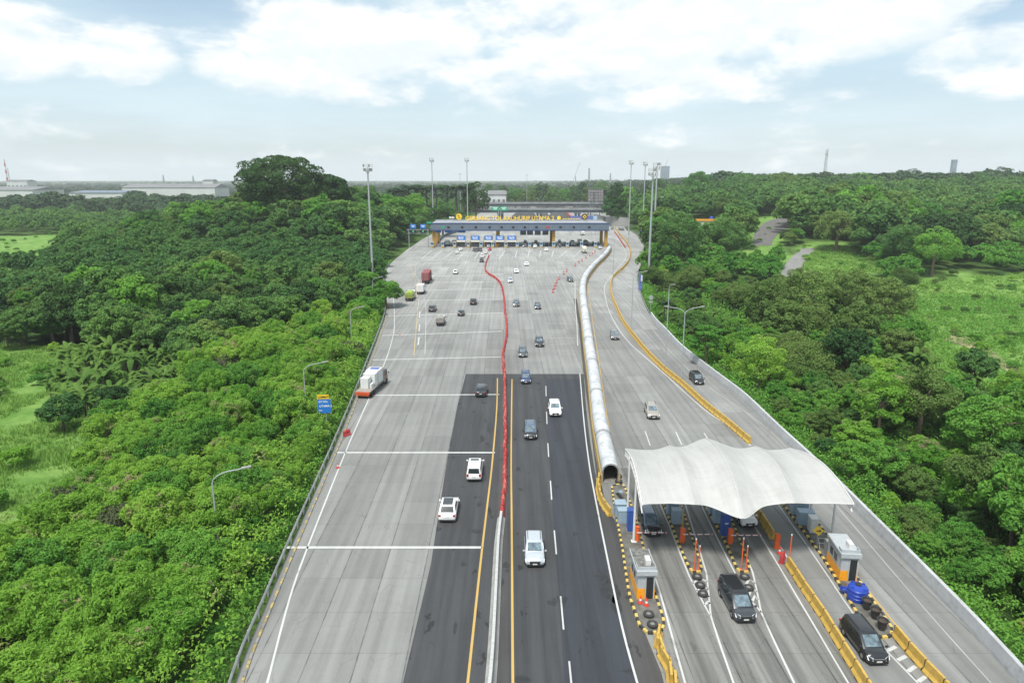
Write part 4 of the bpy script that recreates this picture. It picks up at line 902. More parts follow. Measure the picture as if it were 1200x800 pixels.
    P.append(('number_plate', MB().box((0, h2 + .03, .44), (.42, .02, .13)).mesh('number_plate', M['plate']), None, None)); P.append(('number_plate', MB().box((0, -h2 + .0, belt - .36), (.42, .04, .13)).mesh('number_plate', M['plate']), None, None))
    P.append(('underbody', MB().box((0, 0, .22), (Wd * .86, L * .9, .14)).mesh('underbody', M['trim']), None, None))
    CAR[kind] = P; return P
def car(kind, px, py, face, color, label, rz=0.0, z=.006, sunroof=None, rooftint=None, name=None, group=None):
    """px, py: middle of the car's footprint on the road; face +1 drives away from the viewpoint"""
    p = W(px, py, z); o = thing(name or {'suv': 'parked_car', 'mpv': 'car'}.get('x', 'car'), label, 'car', p, (0 if face > 0 else PI) + rz, group); made = {}
    for nm, me, pt, par in car_parts(kind):
        c = link(nm, me, made.get(par, o))
        if pt == 'PAINT':
            c.material_slots[0].link = 'OBJECT'; c.material_slots[0].material = PAINT[rooftint] if (rooftint and nm == 'cabin') else PAINT[color]
        made[nm] = c
    L, Wd, H = DIM[kind][:3]
    if sunroof:
        y0 = {'glass': -.1 * L, 'small': .02 * L}[sunroof]; ln = {'glass': 1.5, 'small': .5}[sunroof]; link('sunroof', MB().box((0, y0, H + .004), (Wd * .56, ln, .03)).mesh('sunroof', M['glass']), made['cabin'])
    return o
def heading(a, b): 
    d = W(*b) - W(*a); return math.atan2(d.y, d.x) + PI / 2       # drives from a towards b (b nearer)
car('coupe_suv', 526, 601, 1, 'white', 'white car with a big glass roof, nearest on the left carriageway', sunroof='glass')
car('van', 556.5, 555, 1, 'white', 'boxy white people carrier with small sunroof driving away', sunroof='small')
car('suv', 564, 461, 1, 'dark', 'dark grey car driving away on the asphalt before the transverse white line')
car('suv', 507, 364, 1, 'dark', 'dark car by the worn yellow line, farther back from the grey cargo truck'); car('hatch', 540.5, 369, 1, 'dark', 'small dark car driving away right of the grey cargo truck'); car('suv', 555, 356, 1, 'black', 'black car driving away just left of the red barrier row')
car('mpv', 534, 320.5, 1, 'white', 'white car alone in the middle of the left plaza'); car('hatch', 536, 297, 1, 'white', 'white car nearer of two close behind the left booths'); car('hatch', 540, 293.5, 1, 'white', 'white car farther of two close behind the left booths')
car('van', 557, 294.5, 1, 'grey', 'grey van left of a pair before the blue lane signs', .3); car('van', 562, 294, 1, 'grey', 'grey van right of a pair before the blue lane signs', .3)
car('mpv', 564.5, 307, 1, 'dark', 'dark car beside the end of the red barrier row'); car('mpv', 565.5, 301.5, 1, 'white', 'white car right behind the dark one near the head of the red row'); car('mpv', 569, 297, 1, 'white', 'white car between the red car and the end of the red row'); car('hatch', 574, 293.5, 1, 'red', 'red car queueing at the left booths'); car('hatch', 572.5, 290, 1, 'silver', 'pale car ahead of the red car at the booths')
car('hatch', 617, 311, -1, 'white', 'white car farthest out in the right plaza'); car('hatch', 605, 319.5, -1, 'white', 'small white car left of centre in the right plaza', .05); car('mpv', 598, 330.5, -1, 'silver', 'pale silver car beside the bend of the red barrier row')
car('mpv', 605, 358, -1, 'dark', 'dark car close to the red row, level with its straight end'); car('mpv', 630, 361, -1, 'dark', 'dark car in the middle of the right carriageway before the plaza'); car('mpv', 668, 329.5, -1, 'dark', 'dark car coming off the slanting red blocks at the right', .12)
car('mpv', 612.5, 416, -1, 'dark', 'dark grey car behind the dark blue one near the red row'); car('suv', 632, 404, -1, 'black', 'black car coming down the middle on bare concrete'); car('mpv', 616, 446, -1, 'blue', 'dark blue car crossing onto the asphalt')
car('suv', 650, 483, -1, 'white', 'white car in the right lane of the asphalt'); car('mpv', 621.5, 509, -1, 'black', 'black car with bright headlamps in the left asphalt lane', rooftint='steel'); car('suv', 626, 650, -1, 'silver', 'silver car nearest on the right carriageway')
R1 = heading((713, 360), (724, 386)); car('suv', 720, 396, 1, 'grey', 'dark pickup-like car with pale nose on the inner ramp', R1 + PI) 
car('suv', 763.5, 486, 1, 'beige', 'champagne car approaching the white canopy on the inner ramp', heading((757, 470), (764, 486)) + PI)
car('mpv', 816, 447, 1, 'black', 'black car alone on the outer ramp beside the parapet', heading((800, 430), (822, 452)) + PI)
car('mpv', 760.5, 617, 1, 'black', 'black car stopped under the canopy at the leftmost boom gate', LANE + PI, rooftint='steel'); car('mpv', 869, 607, 1, 'white', 'white car half hidden under the front edge of the canopy', LANE + PI + .05)
car('van', 862, 710, 1, 'dark', 'dark van with black roof leaving the middle toll lane', LANE + PI + .02, rooftint='black'); car('mpv', 1011, 757, 1, 'black', 'black car at bottom right passing the pots on the right island', heading((985, 722), (1015, 760)) + PI)
# queue at the right booths
for (k, x, y, c, lb) in [('mpv', 627, 290, 'white', 'white car nearest at the booth left of the right amber column'), ('suv', 628, 285, 'dark', 'dark car behind the white one left of the right amber column'), ('suv', 615, 289, 'grey', 'grey car at the booth two lanes left of the right amber column'), ('mpv', 615.5, 284.5, 'dark', 'dark car second in the queue two lanes left of the right amber column'),
                         ('hatch', 640, 294, 'white', 'white car that has just left the booth beside the right amber column'), ('suv', 640.5, 288, 'dark', 'dark car at the booth just left of the right amber column'), ('suv', 655, 289.5, 'black', 'black car at the booth just right of the amber column'), ('mpv', 655.5, 284, 'steel', 'pale blue-grey car behind the black one right of the amber column'),
                         ('hatch', 703, 291.5, 'silver', 'silver car at the far right booth beside the end column'), ('suv', 700, 287, 'blue', 'blue car second in line at the far right booth'), ('mpv', 727.5 - 10, 268.5, 'dark', 'dark car on the far ramp beyond the gantry'), ('suv', 729.5, 270, 'black', 'black car leading on the far outer ramp'), ('mpv', 726.5, 269.6, 'dark', 'dark car side by side with the black one on the far outer ramp'),
                         ('hatch', 619, 250.5, 'blue', 'tiny dark blue car on the far asphalt beyond the gantry'), ('van', 643.5, 252, 'white', 'tiny white van on the far road beyond the gantry')]:
    car(k, x, y, -1, c, lb)

def truck(kind, px, py, face, label, rz=0.0, cabc='white', cat='truck'):
    o = thing('truck', label, cat, W(px, py, .006), (0 if face > 0 else PI) + rz)
    L, Wd, H = dict(container=(12.0, 2.45, 4.0), box=(6.2, 2.1, 3.0), flat=(9.6, 2.45, 3.1), small=(5.2, 1.9, 2.2), dump=(6.6, 2.3, 2.9), tanker=(7, 2.4, 2.9))[kind]
    hw = Wd / 2; h2 = L / 2; cl = 2.0 if kind in ('container', 'flat', 'dump') else 1.7; ch = min(H * .86, 2.75); y0 = h2 - cl
    cb = MB().loft([[Vector((x, y, z)) for x, z in ((-hw * k, .55), (hw * k, .55), (hw * k, zt - .2), (hw * k * .88, zt), (-hw * k * .88, zt), (-hw * k, zt - .2))] for y, k, zt in ((y0, .96, ch), (h2 - .35, .96, ch), (h2 - .08, .95, ch * .60), (h2, .93, ch * .55), (h2 + .02, .9, .8))])
    cbo = cb.build('cab', PAINT[cabc], o, sm=True)
    a, b = h2 - .345 + .02, h2 - .085 + .02
    MB().add([(-hw * .8, a + .0, ch - .18), (hw * .8, a + .0, ch - .18), (hw * .84, b + .0, ch * .62), (-hw * .84, b + .0, ch * .62)], [(3, 2, 1, 0)]).build('windscreen', M['wind'], cbo)
    for s_ in (-1, 1):
        MB().box((s_ * hw * .962, h2 - .95, ch * .76), (.03, .85, ch * .22)).build('side_window', M['glass'], cbo); MB().box((s_ * (hw + .12), h2 - .1, ch * .72), (.14, .08, .38)).build('mirror', M['trim'], cbo); MB().box((s_ * hw * .68, h2 + .03, .95), (.32, .06, .2)).build('headlight', M['lamp'], cbo)
    MB().box((0, h2 + .04, .62), (Wd * .95, .12, .3)).build('front_bumper', M['trim'], o); MB().box((0, h2 + .035, 1.15), (Wd * .5, .04, .3)).build('grille', M['trim'], cbo); MB().box((0, -.1, .72), (Wd * .42, L - .5, .26)).build('chassis', M['trim'], o)
    ax = [h2 - .75, -h2 + 1.3] + ([-h2 + 2.4] if L > 8 else []) + ([h2 - 3.0] if L > 11 else [])
    for yy in ax:
        for s_ in (-1, 1): MB().cyl((s_ * (hw - .32), yy, .48), (s_ * (hw - .02), yy, .48), .48 if L > 5.5 else .36, n=16).build('tyre', M['wheel'], o, sm=True)
    by0, by1 = -h2, y0 - .12; bc, bl = (by0 + by1) / 2, by1 - by0
    for s_ in (-1, 1): MB().box((s_ * hw * .8, -h2 - .03, .95), (.28, .05, .14)).build('tail_light', M['tail'], o)
    if kind == 'container':
        c = MB().box((0, bc, 2.55), (Wd, bl, 2.6)); 
        for i in range(int(bl / .3)):
            for s_ in (-1, 1): c.box((s_ * (hw + .02), by0 + .2 + i * .3, 2.55), (.04, .14, 2.35))
        co = c.build('container', M['cont'], o); d = MB()
        for s_ in (-1, 1):
            for k in (.3, .7): d.cyl((s_ * hw * k, by0 - .04, 1.35), (s_ * hw * k, by0 - .04, 3.75), .03, n=6)
        d.box((0, by0 - .02, 2.55), (.06, .04, 2.5)); d.build('door_bar', M['steel'], co); MB().box((0, bc, 1.15), (Wd * .95, bl, .18)).build('deck', M['trim'], o); MB().box((0, by0 - .05, .8), (Wd * .9, .1, .25)).build('rear_bumper', M['trim'], o)
    elif kind == 'box':
        MB().box((0, bc, 1.95), (Wd, bl, 2.0)).build('cargo_box', M['white'], o); MB().box((0, by0 - .015, 1.95), (.04, .03, 1.8)).build('door_seam', M['steel'], o); MB().box((0, by0 - .02, .75), (Wd * .9, .12, .2)).build('rear_bumper', M['trim'], o); MB().box((0, bc, 2.962), (Wd * .98, bl * .98, .02)).build('box_roof', mat('pale_box_roof', (.72, .62, .58), .6, var=.1), o)
    elif kind == 'flat':
        MB().box((0, bc, 1.12), (Wd, bl, .14)).build('bed', M['bed'], o)
        MB().box((0, by0 - .03, 1.0), (Wd * 1.02, .12, .38)).build('tail_board', mat('orange_red_truck_paint', (.62, .10, .03), .5, var=.1, dirt=.2), o); MB().box((0, by0 - .06, .62), (Wd * .9, .12, .14)).build('rear_bumper', mat('orange_red_truck_paint', (.62, .10, .03), .5), o)
        MB().box((0, by1 + .03, 2.1), (Wd, .1, 1.9)).build('headboard', mat('orange_headboard', (.66, .28, .05), .6, var=.1), o)
        for s_ in (-1, 1): MB().box((s_ * hw, bc, 1.1), (.06, bl, .2)).build('side_rail', M['bed'], o)
    elif kind == 'small':
        g_ = MB().box((0, bc, 1.35), (Wd, bl, 1.1)); g_.build('cargo_bed', M['greycargo'], o); MB().loft([[Vector((x, y, z)) for x, z in ((-hw * .98, 1.9), (-hw * .6, 2.12), (0, 2.2), (hw * .6, 2.12), (hw * .98, 1.9))] for y in (by0, by0 + .2, bc, by1)], closed=True).build('cargo_cover', M['greycargo'], o, sm=True); MB().box((0, by0 - .03, .85), (Wd * .9, .08, .2)).build('rear_bumper', M['trim'], o)
    elif kind in ('dump', 'tanker'):
        mm = M['green_tarp'] if kind == 'dump' else M['darktarp']; MB().box((0, bc, 1.5), (Wd, bl, 1.0)).build('cargo_bed', mat('olive_bed_side', (.22, .26, .06), .7, var=.2) if kind == 'dump' else M['darktarp'], o)
        MB().loft([[Vector((x, y, z)) for x, z in ((-hw * 1.0, 2.0), (-hw * .7, H - .25 + dz), (0, H + dz), (hw * .7, H - .25 + dz), (hw * 1.0, 2.0))] for y, dz in ((by0, -.15), (by0 + .5, 0), (bc, .08), (by1 - .3, 0), (by1, -.15))]).build('tarpaulin', mm, o, sm=True); MB().box((0, by0 - .03, .8), (Wd * .9, .1, .22)).build('rear_bumper', M['trim'], o)
    return o
TR = math.radians(-8)
fl = truck('flat', 436.6, 457, 1, 'flatbed truck with orange-red tail board parked on the left shoulder', TR, 'dark')
def on_truck(name, label, cat, c, size, m, extra=None, tr=fl):
    R = Matrix.Rotation(tr.rotation_euler.z, 4, 'Z'); b = tr.location + (R @ Vector((c[0], c[1], c[2]))); o = thing(name, label, cat, b, tr.rotation_euler.z)
    a, b2, h = size; MB().box((0, 0, h / 2), size).build('panel_box', m, o); mb = MB()
    for s_ in (-1, 1):
        mb.box((s_ * a / 2, 0, h * .5), (.05, b2 * 1.01, .07)); mb.box((s_ * a / 2, -b2 / 2, h / 2), (.07, .07, h)); mb.box((s_ * a / 2, b2 / 2, h / 2), (.07, .07, h))
    mb.build('corner_trim', M['steel'], o)
    if extra: MB().box((0, b2 * .16, h + .015), (a * .72, b2 * .42, .03)).build('tarpaulin', M['tarp'], o)
    return o
on_truck('crate', 'largest white boxed crate on the flatbed, blue sheet on its top', 'crate', (0, 1.2, 1.2), (2.2, 2.6, 2.2), M['crate'], True)
on_truck('crate', 'middle white boxed crate on the flatbed', 'crate', (.05, -.85, 1.2), (2.1, 1.3, 2.1), M['crate']); on_truck('crate', 'smaller white crate at the rear of the flatbed load', 'crate', (-.25, -2.4, 1.2), (1.4, 1.3, 1.75), M['crate'])
on_truck('crate', 'low white panel lying at the right rear of the flatbed', 'crate', (.75, -2.3, 1.2), (.4, 1.2, .75), M['crate'])
truck('container', 500.5, 330, 1, 'articulated truck carrying a maroon container on the left plaza', .02, 'red'); truck('box', 493.5, 343.5, 1, 'white box truck behind the maroon container truck', .02); truck('dump', 481, 351, 1, 'truck under a lime green tarpaulin at the left edge'); truck('small', 516.5, 380, 1, 'small truck with grey covered cargo among dark cars')
truck('dump', 484, 337, 1, 'x') if False else None
truck('box', 684.5, 296, -1, 'cream truck coming out of the right booths', 0, 'cream'); truck('tanker', 671, 288, -1, 'tall dark green covered truck at the right booths', 0, 'beige'); truck('box', 679.5, 287, -1, 'white truck waiting behind the cream truck'); truck('box', 682.5, 275.5, -1, 'small white truck beyond the right booths')
truck('box', 524.5, 288, 1, 'white box truck in the far left booth lane'); truck('box', 532.5, 288, 1, 'white truck in the second booth lane from the left'); truck('tanker', 686.5, 287.5, -1, 'dark truck in the booth lane right of the white truck', 0, 'dark')

# ------------------------------------------------------------------ the main toll gantry
GY = 362.0
def gx(px, y=GY): return (px - 600) / 800 * (y * CP + CAMH * SP)
X0, X1 = gx(505), gx(713); gc = (X0 + X1) / 2; gw = X1 - X0
ZB, ZT = 8.6, 12.6
g = thing('toll_gantry', 'long grey toll gate roof spanning the whole plaza on amber columns', 'toll gate', (0, 0, 0))
MB().box((gc, GY + .3, (ZB + .5 + ZT - .35) / 2), (gw, .6, ZT - .35 - ZB - .5)).build('fascia', M['gantry'], g)
MB().box((gc, GY + .28, ZT - .12), (gw + .3, .8, .42)).build('dark_trim', M['navy'], g); MB().box((gc, GY + .28, ZB + .25), (gw + .1, .7, .48)).build('bottom_trim', M['navy'], g)
MB().box((gc, GY + 13.3, ZT - .5), (gw, 25.4, .5)).build('roof', M['gantryroof'], g)
mb = MB()
for k in range(1, 9): mb.box((X0 + gw * k / 9, GY + 13.2, ZT - .2), (.25, 25, .12))
mb.box((gc, GY + 26, ZT + .0), (gw, .5, .9)); mb.box((gc, GY + 8, ZT - .2), (gw, .4, .15)); mb.build('roof_rib', M['gantryroof'], g)
mb = MB()
for k in range(30): mb.box((X0 + gw * (k + .5) / 30, GY - .012, (ZB + ZT) / 2), (.06, .02, 2.6))
mb.build('panel_joint', M['navy'], g)
for px in (520, 526, 542, 558, 574, 588, 601.5, 615, 628.5, 641.5, 656.5, 672, 690): 
    MB().box((gx(px), GY - .06, 10.5), (1.3, .12, 1.1)).build('lane_signal', M['trim'] if px not in (520, 641.5) else (M['signgreen'] if px == 520 else M['red']), g)
for px in (508.5, 583, 648.8, 710.5):
    for yy in (GY + 2.5, GY + 22): MB().box((gx(px), yy, ZB / 2), (1.9 if px == 508.5 else 1.6, 1.4, ZB)).build('column', M['amber'], g)
# letters standing on the roof
def text_mesh(s, size, m, depth=.12):
    cu = bpy.data.curves.new('lettering', 'FONT'); cu.body = s; cu.size = size; cu.extrude = depth; cu.align_x = 'CENTER'; cu.offset = size * .008
    ob = bpy.data.objects.new('tmp_text', cu); COL.objects.link(ob); dg = bpy.context.evaluated_depsgraph_get(); me = bpy.data.meshes.new_from_object(ob.evaluated_get(dg)); bpy.data.objects.remove(ob); bpy.data.curves.remove(cu)
    me.materials.clear(); me.materials.append(m); return me
def text(name, s, size, m, parent, loc, width=None, depth=.12, rz=0):
    me = text_mesh(s, size, m, depth); o = link(name, me, parent, loc); o.rotation_euler = (PI / 2, 0, rz)
    if width:
        w0 = max(v.co.x for v in me.vertices) - min(v.co.x for v in me.vertices); o.scale = (width / w0, 1, 1)
    return o
LY = GY + 24
def lx(px): return gx(px, LY)
text('lettering', 'GERBANG TOL KALIHURIP UTAMA 2', 3.2, M['yletter'], g, ((lx(546) + lx(649)) / 2, LY, ZT + .2), lx(649) - lx(546), .2)
text('small_lettering', 'JALAN TOL', 1.1, M['yletter'], g, ((lx(658) + lx(681)) / 2, LY, ZT + .5), lx(680) - lx(659), .1) if False else None
mb = MB()
for k in range(26): mb.box((lx(546) + (lx(649) - lx(546)) * (k + .5) / 26, LY + .4, ZT + .9), (.1, .1, 1.8))
mb.box(((lx(546) + lx(683)) / 2, LY + .4, ZT + .3), (lx(683) - lx(546), .12, .12)); mb.build('letter_frame', M['steel'], g)
MB().lathe((0, 0, 0), [(1.0, -.1), (1.05, 0), (1.0, .1)], 20).build('emblem', M['yletter'], g, (lx(654.5), LY, ZT + 1.4)).rotation_euler = (PI / 2, 0, 0)
for k in range(7): MB().box((lx(660 + k * 3), LY, ZT + 1.0), (1.0, .15, .4)).build('small_lettering', M['yletter'], g)
for (px, diamond, lb) in ((539, False, 'round yellow sign with a dark figure standing at the left end of the gantry roof'), (683.5, True, 'yellow and black diamond sign at the right end of the gantry roof')):
    o = thing('roof_sign', lb, 'sign', (lx(px), LY - 4, ZT)); MB().cyl((0, .2, -.3), (0, .2, 2.2), .12, n=8).build('post', M['steel'], o)
    bd = MB().lathe((0, 0, 0), [(1.65, -.12), (1.7, 0), (1.65, .12)], 20 if not diamond else 20).build('board', M['signyel'] if not diamond else M['bletter'], o, (0, 0, 2.3)); bd.rotation_euler = (PI / 2, 0, 0)
    if diamond: q = MB().add([(-1.2, -.16, 2.3), (0, -.16, 1.1), (1.2, -.16, 2.3), (0, -.16, 3.5), (-1.2, -.13, 2.3), (0, -.13, 1.1), (1.2, -.13, 2.3), (0, -.13, 3.5)], [(0, 1, 2, 3), (7, 6, 5, 4), (0, 4, 5, 1), (1, 5, 6, 2), (2, 6, 7, 3), (3, 7, 4, 0)]).build('diamond', M['signyel'], o); mb = MB(); mb.box((0, -.19, 2.3), (1.0, .04, .35)); mb.box((0, -.19, 2.3), (.35, .04, 1.1)); mb.build('symbol', M['bletter'], o)
    else: mb = MB(); mb.box((0, -.15, 2.3), (.3, .04, 2.0)); mb.box((-.35, -.15, 2.9), (.9, .04, .35)); mb.box((.35, -.15, 1.8), (.9, .04, .35)); mb.build('symbol', M['bletter'], o)
for px in (529.5, 532.5):
    o = thing('floodlight', 'pale floodlight on the gantry roof, %s of two left of the round sign' % ('left' if px < 530 else 'right'), 'floodlight', (lx(px), LY - 6, ZT - .25)); MB().cyl((0, 0, 0), (0, 0, 1.8), .1, n=6).build('post', M['steel'], o); MB().box((0, -.2, 2.2), (1.3, .5, .9)).build('lamp_head', M['white'], o)

# booths, islands and lane signs below the gantry
bpx = [(507, 1), (519, 1), (533, 1), (549, 0), (564, 0), (577.5, 0), (593, 0), (606, 2), (620.5, 2), (634, 2), (648.6, 2), (664.5, 2), (681, 2), (697.5, 2)]
ig = 'toll islands under the gantry'
ik = MB(); L_ = 16
ik.loft([[Vector((x * k, y, z)) for x, z in ((-.9, 0), (-.85, .3), (.85, .3), (.9, 0))] for y, k in ((-L_ / 2, .15), (-L_ / 2 + 1.2, .9), (-L_ / 2 + 2, 1), (L_ / 2 + 8, 1))])
ikm = ik.mesh('kerb', M['island']); nosem = MB().loft([[Vector((x * k, y, z)) for x, z in ((-.92, 0), (-.87, .34), (.87, .34), (.92, 0))] for y, k in ((-L_ / 2 - .05, .15), (-L_ / 2 + 1.2, .9), (-L_ / 2 + 1.6, .95))]).mesh('painted_nose', M['kerby'])
bbm = MB().box((0, 0, 1.3), (1.5, 2.6, 2.6)).mesh('wall', M['ltblue']); brm = MB().box((0, 0, 2.7), (1.8, 3.0, .18)).mesh('roof', M['booth']); bwm = MB().box((0, -1.31, 1.75), (1.1, .03, .8)).mesh('window', M['glass']); bwl = MB().box((.755, 0, 1.75), (.02, 2.0, .8)).mesh('window', M['glass']); bwr = MB().box((-.755, 0, 1.75), (.02, 2.0, .8)).mesh('window', M['glass'])
bom = MB().box((0, -1.0, .5), (.9, .9, 1.0)).mesh('bumper_block', M['amber']); cabm = MB().box((0, 0, 1.0), (.9, .8, 2.0)).mesh('body', M['trim'])
for i, (px, k) in enumerate(bpx):
    x = gx(px, GY); base = Vector((x, GY + 1.5, 0))
    o = thing('toll_island', 'small striped toll island in the row below the gantry', 'traffic island', (x, GY + 4, .0), 0, ig); link('kerb', ikm, o); link('painted_nose', nosem, o)
    side = 'left' if k != 2 else 'right'
    b = thing('toll_booth', 'small pale blue toll booth in the row below the gantry', 'toll booth', (x, GY - 1.0, .3), 0, 'toll booths below the gantry')
    for nm, me in (('wall', bbm), ('roof', brm), ('window', bwm), ('window', bwl), ('window', bwr)): link(nm, me, b)
    for yy in (2.5, 7):
        c = thing('equipment_cabinet', 'dark cabinet behind a toll booth below the gantry', 'cabinet', (x, GY + yy + 2, .3), 0, 'dark cabinets below the gantry'); link('body', cabm, c)
    c = thing('crash_block', 'amber crash block at the nose of a toll island below the gantry', 'crash block', (x, GY - 2.2, .0), 0, 'amber blocks below the gantry'); link('block', bom, c)
for i, px in enumerate((540.5, 557, 572.5, 586, 599.8)):
    o = thing('lane_sign', ['leftmost', 'second from left', 'middle', 'fourth from left', 'rightmost'][i] + ' of the five blue lane signs below the gantry', 'sign', (gx(px, GY), GY - .3, 0))
    fc = MB().box((0, -.2, 5.0), (4.3, .15, 2.3)).build('sign_face', M['signblue'], o); MB().box((0, 0, 3.4), (4.5, .5, .9)).build('cream_panel', M['cream'], o)
    for s_ in (-1, 1): MB().box((s_ * 2.3, .1, 3.0), (.35, .35, 6.0)).build('post', M['amber'], o)
    mb = MB()
    for (a, b, c_) in ((-.9, 5.5, 1.2), (.7, 5.5, 1.3), (-.6, 5.0, 1.8), (1.0, 4.95, .8), (0, 4.45, 2.4)): mb.box((a, -.285, b), (c_, .02, .22))
    mb.build('lettering', M['letter'], fc); MB().box((0, .2, 2.2), (4.2, .2, .8)).build('dark_panel', M['trim'], o)
for i, px in enumerate((513, 526, 541.5)):
    o = thing('hanging_sign', ['leftmost', 'middle', 'rightmost'][i] + ' small blue sign hanging under the gantry at its left end', 'sign', (gx(px, GY + 3), GY + 3, ZB - 1.3)); MB().box((0, 0, .7), (4.0, .15, 1.1)).build('sign_face', M['signblue'], o); mb = MB(); mb.cyl((-1.5, 0, 1.2), (-1.5, 0, 1.9), .05, n=5); mb.cyl((1.5, 0, 1.2), (1.5, 0, 1.9), .05, n=5); mb.build('hanger', M['steel'], o)
for i, px in enumerate((613, 621, 630, 639)):
    o = thing('hanging_sign', ['leftmost', 'second', 'third', 'rightmost'][i] + ' dark hanging panel under the right half of the gantry', 'sign', (gx(px, GY + 10), GY + 10, ZB - 3)); MB().box((0, 0, 1.2), (3.2, .2, 2.2)).build('sign_face', M['gantry'], o); mb = MB(); mb.cyl((-1.2, 0, 2.2), (-1.2, 0, 3.3), .06, n=5); mb.cyl((1.2, 0, 2.2), (1.2, 0, 3.3), .06, n=5); mb.build('hanger', M['steel'], o)
# approach lines fanning out from the islands
fan = MB()
for i, (px, k) in enumerate(bpx):
    a = W(px + (0 if k == 2 else -1), 293.5, ZM); dx = (px - 600)
    q = W(px - (8 if px > 560 and k != 2 else (13 if k != 2 else (2 if px < 660 else 9))), 301 if k == 2 else 303, ZM); fan.ribbon([a, a.lerp(q, .5), q], .35)
roadpart('lane_marking', fan, M['lane_white'])
# sign gantry left of the toll gate
o = thing('sign_gantry', 'steel cross beam carrying two blue signs left of the toll gate', 'sign gantry', (0, GY, 0)); xa, xb = gx(477), gx(503)
mb = MB()
for zz in (7.3, 9.3): mb.bar((xa, 0, zz), (xb, 0, zz), .25, .25)
for i in range(8): mb.cyl((lerp(xa, xb, i / 8), 0, 7.3 if i % 2 else 9.3), (lerp(xa, xb, (i + 1) / 8), 0, 9.3 if i % 2 else 7.3), .08, n=5)
mb.build('cross_beam', M['steel'], o)
for x in (gx(479.5), gx(502)): MB().cyl((x, .4, -1), (x, .4, 9.5), .22, n=8).build('post', M['steel'], o)
for px in (485, 496.5):
    s_ = MB().box((gx(px), -.3, 11), (2.9, .2, 2.2)).build('blue_sign', M['signblue'], o); mb = MB(); mb.box((gx(px), -.42, 11.4), (1.9, .02, .25)); mb.box((gx(px), -.42, 10.8), (1.3, .02, .25)); mb.build('lettering', M['letter'], s_)
    MB().box((gx(px), -.3, 8.3), (3.2, .2, 1.5)).build('signal_panel', M['trim'], o); MB().lathe((0, 0, 0), [(.4, -.05), (.4, .05)], 12).build('green_lamp', mat('green_signal', (.05, .7, .4), .4), o, (gx(px), -.45, 8.4)).rotation_euler = (PI / 2, 0, 0)
MB().box((gx(503.5), -.3, 12.9), (2.4, .2, .9)).build('green_sign', M['signgreen'], o)
# the detour sign at the left shoulder
sg = thing('road_sign', 'blue road sign under a yellow strip, half hidden in the shrubs at the left shoulder', 'road sign', W(384, 503, 0) + Vector((0, 0, 0)), .1)
for x in (-.1,): MB().cyl((x, 0, -1.2), (x, 0, 4.6), .07, n=8).build('post', M['steel'], sg)
fb = MB().box((-.25, -.1, 3.55), (1.8, .06, 2.0)).build('sign_face', M['signblue'], sg); fy = MB().box((-.35, -.1, 4.95), (1.65, .06, .6)).build('upper_sign', M['signyel'], sg)
MB().box((-.25, -.05, 3.55), (1.9, .04, 2.1)).build('sign_backing', M['steel'], sg)
text('lettering', 'GT.TOL', .38, M['letter'], fb, (-.35, -.15, 4.1), None, .01); text('lettering', 'UTAMA 2', .42, M['letter'], fb, (-.05, -.15, 3.45), None, .01); text('lettering', 'km', .34, M['letter'], fb, (-.75, -.15, 2.85), None, .01); text('lettering', 'LAMBAT', .4, M['bletter'], fy, (-.3, -.15, 4.82), None, .01)

# ------------------------------------------------------------------ lamps and masts
def street_lamp(base, h, arms, label, group=None, reach=2.2):
    """arms: list of azimuths (0 = +X)"""
    o = thing('street_lamp', label, 'street lamp', base, 0, group); MB().cyl((0, 0, -.5), (0, 0, h - 1.2), .11, .075, n=8).build('pole', M['steel'], o, sm=True)
    for a in arms:
        d = Vector((math.cos(a), math.sin(a), 0)); pts = [Vector((0, 0, h - 1.25))] + [d * reach * (1 - math.cos(t * PI / 2)) + Vector((0, 0, h - 1.25 + 1.15 * math.sin(t * PI / 2))) for t in (.2, .4, .6, .8, 1)] + [d * (reach + .9) + Vector((0, 0, h + .05))]
        ar = MB().tube(pts, .055, 6).build('arm', M['steel'], o, sm=True); MB().bar(d * (reach + .5) + Vector((0, 0, h + .03)), d * (reach + 1.35) + Vector((0, 0, h + .12)), .28, .13).build('lamp_head', M['conc'], ar)
    return o
def lamp_at(tx, ty, h, arms, label, dz=0, **k):
    t = W(tx, ty, h + dz); return street_lamp((t.x, t.y, dz), h, arms, label, **k)
lamp_at(247, 552, 9.5, [.25], 'nearest curved street lamp rising from the shrubs on the left', -.9); lamp_at(355, 426, 9.5, [.25], 'second curved street lamp on the left, by the blue road sign', -.9); lamp_at(410, 360, 9.5, [.25], 'third curved street lamp on the left, above the parked flatbed', -.9, reach=1.8)
lamp_at(436, 325, 9.5, [.25], 'fourth curved street lamp on the left, small behind the big shrub', -.9, reach=1.6)
def lamp_between(base, top, arms, label, **k):
    b = W(*base); px, py = top
    h = 5.0
    for _ in range(60):
        if proj(b.x, b.y, h)[1] > py: h += .35
    return street_lamp(b, h, arms, label, **k)
lamp_between((798, 447), (801, 361), [0.15, PI - .15], 'double armed street lamp in the yellow barrier, nearest on the ramp'); lamp_between((779, 435), (782, 333), [-1.3], 'tall plain street lamp in the yellow barrier left of the double one', reach=.6)
lamp_between((739.5, 388), (740, 319), [0.15, PI - .15], 'farther double armed street lamp in the yellow barrier', reach=2.0); lamp_between((718, 336), (719, 277), [PI / 2], 'far thin street lamp beside the bend of the yellow barrier', reach=.8); lamp_between((736.5, 285), (736.6, 264), [0.2], 'small street lamp on the far bend of the outer ramp', reach=.8)
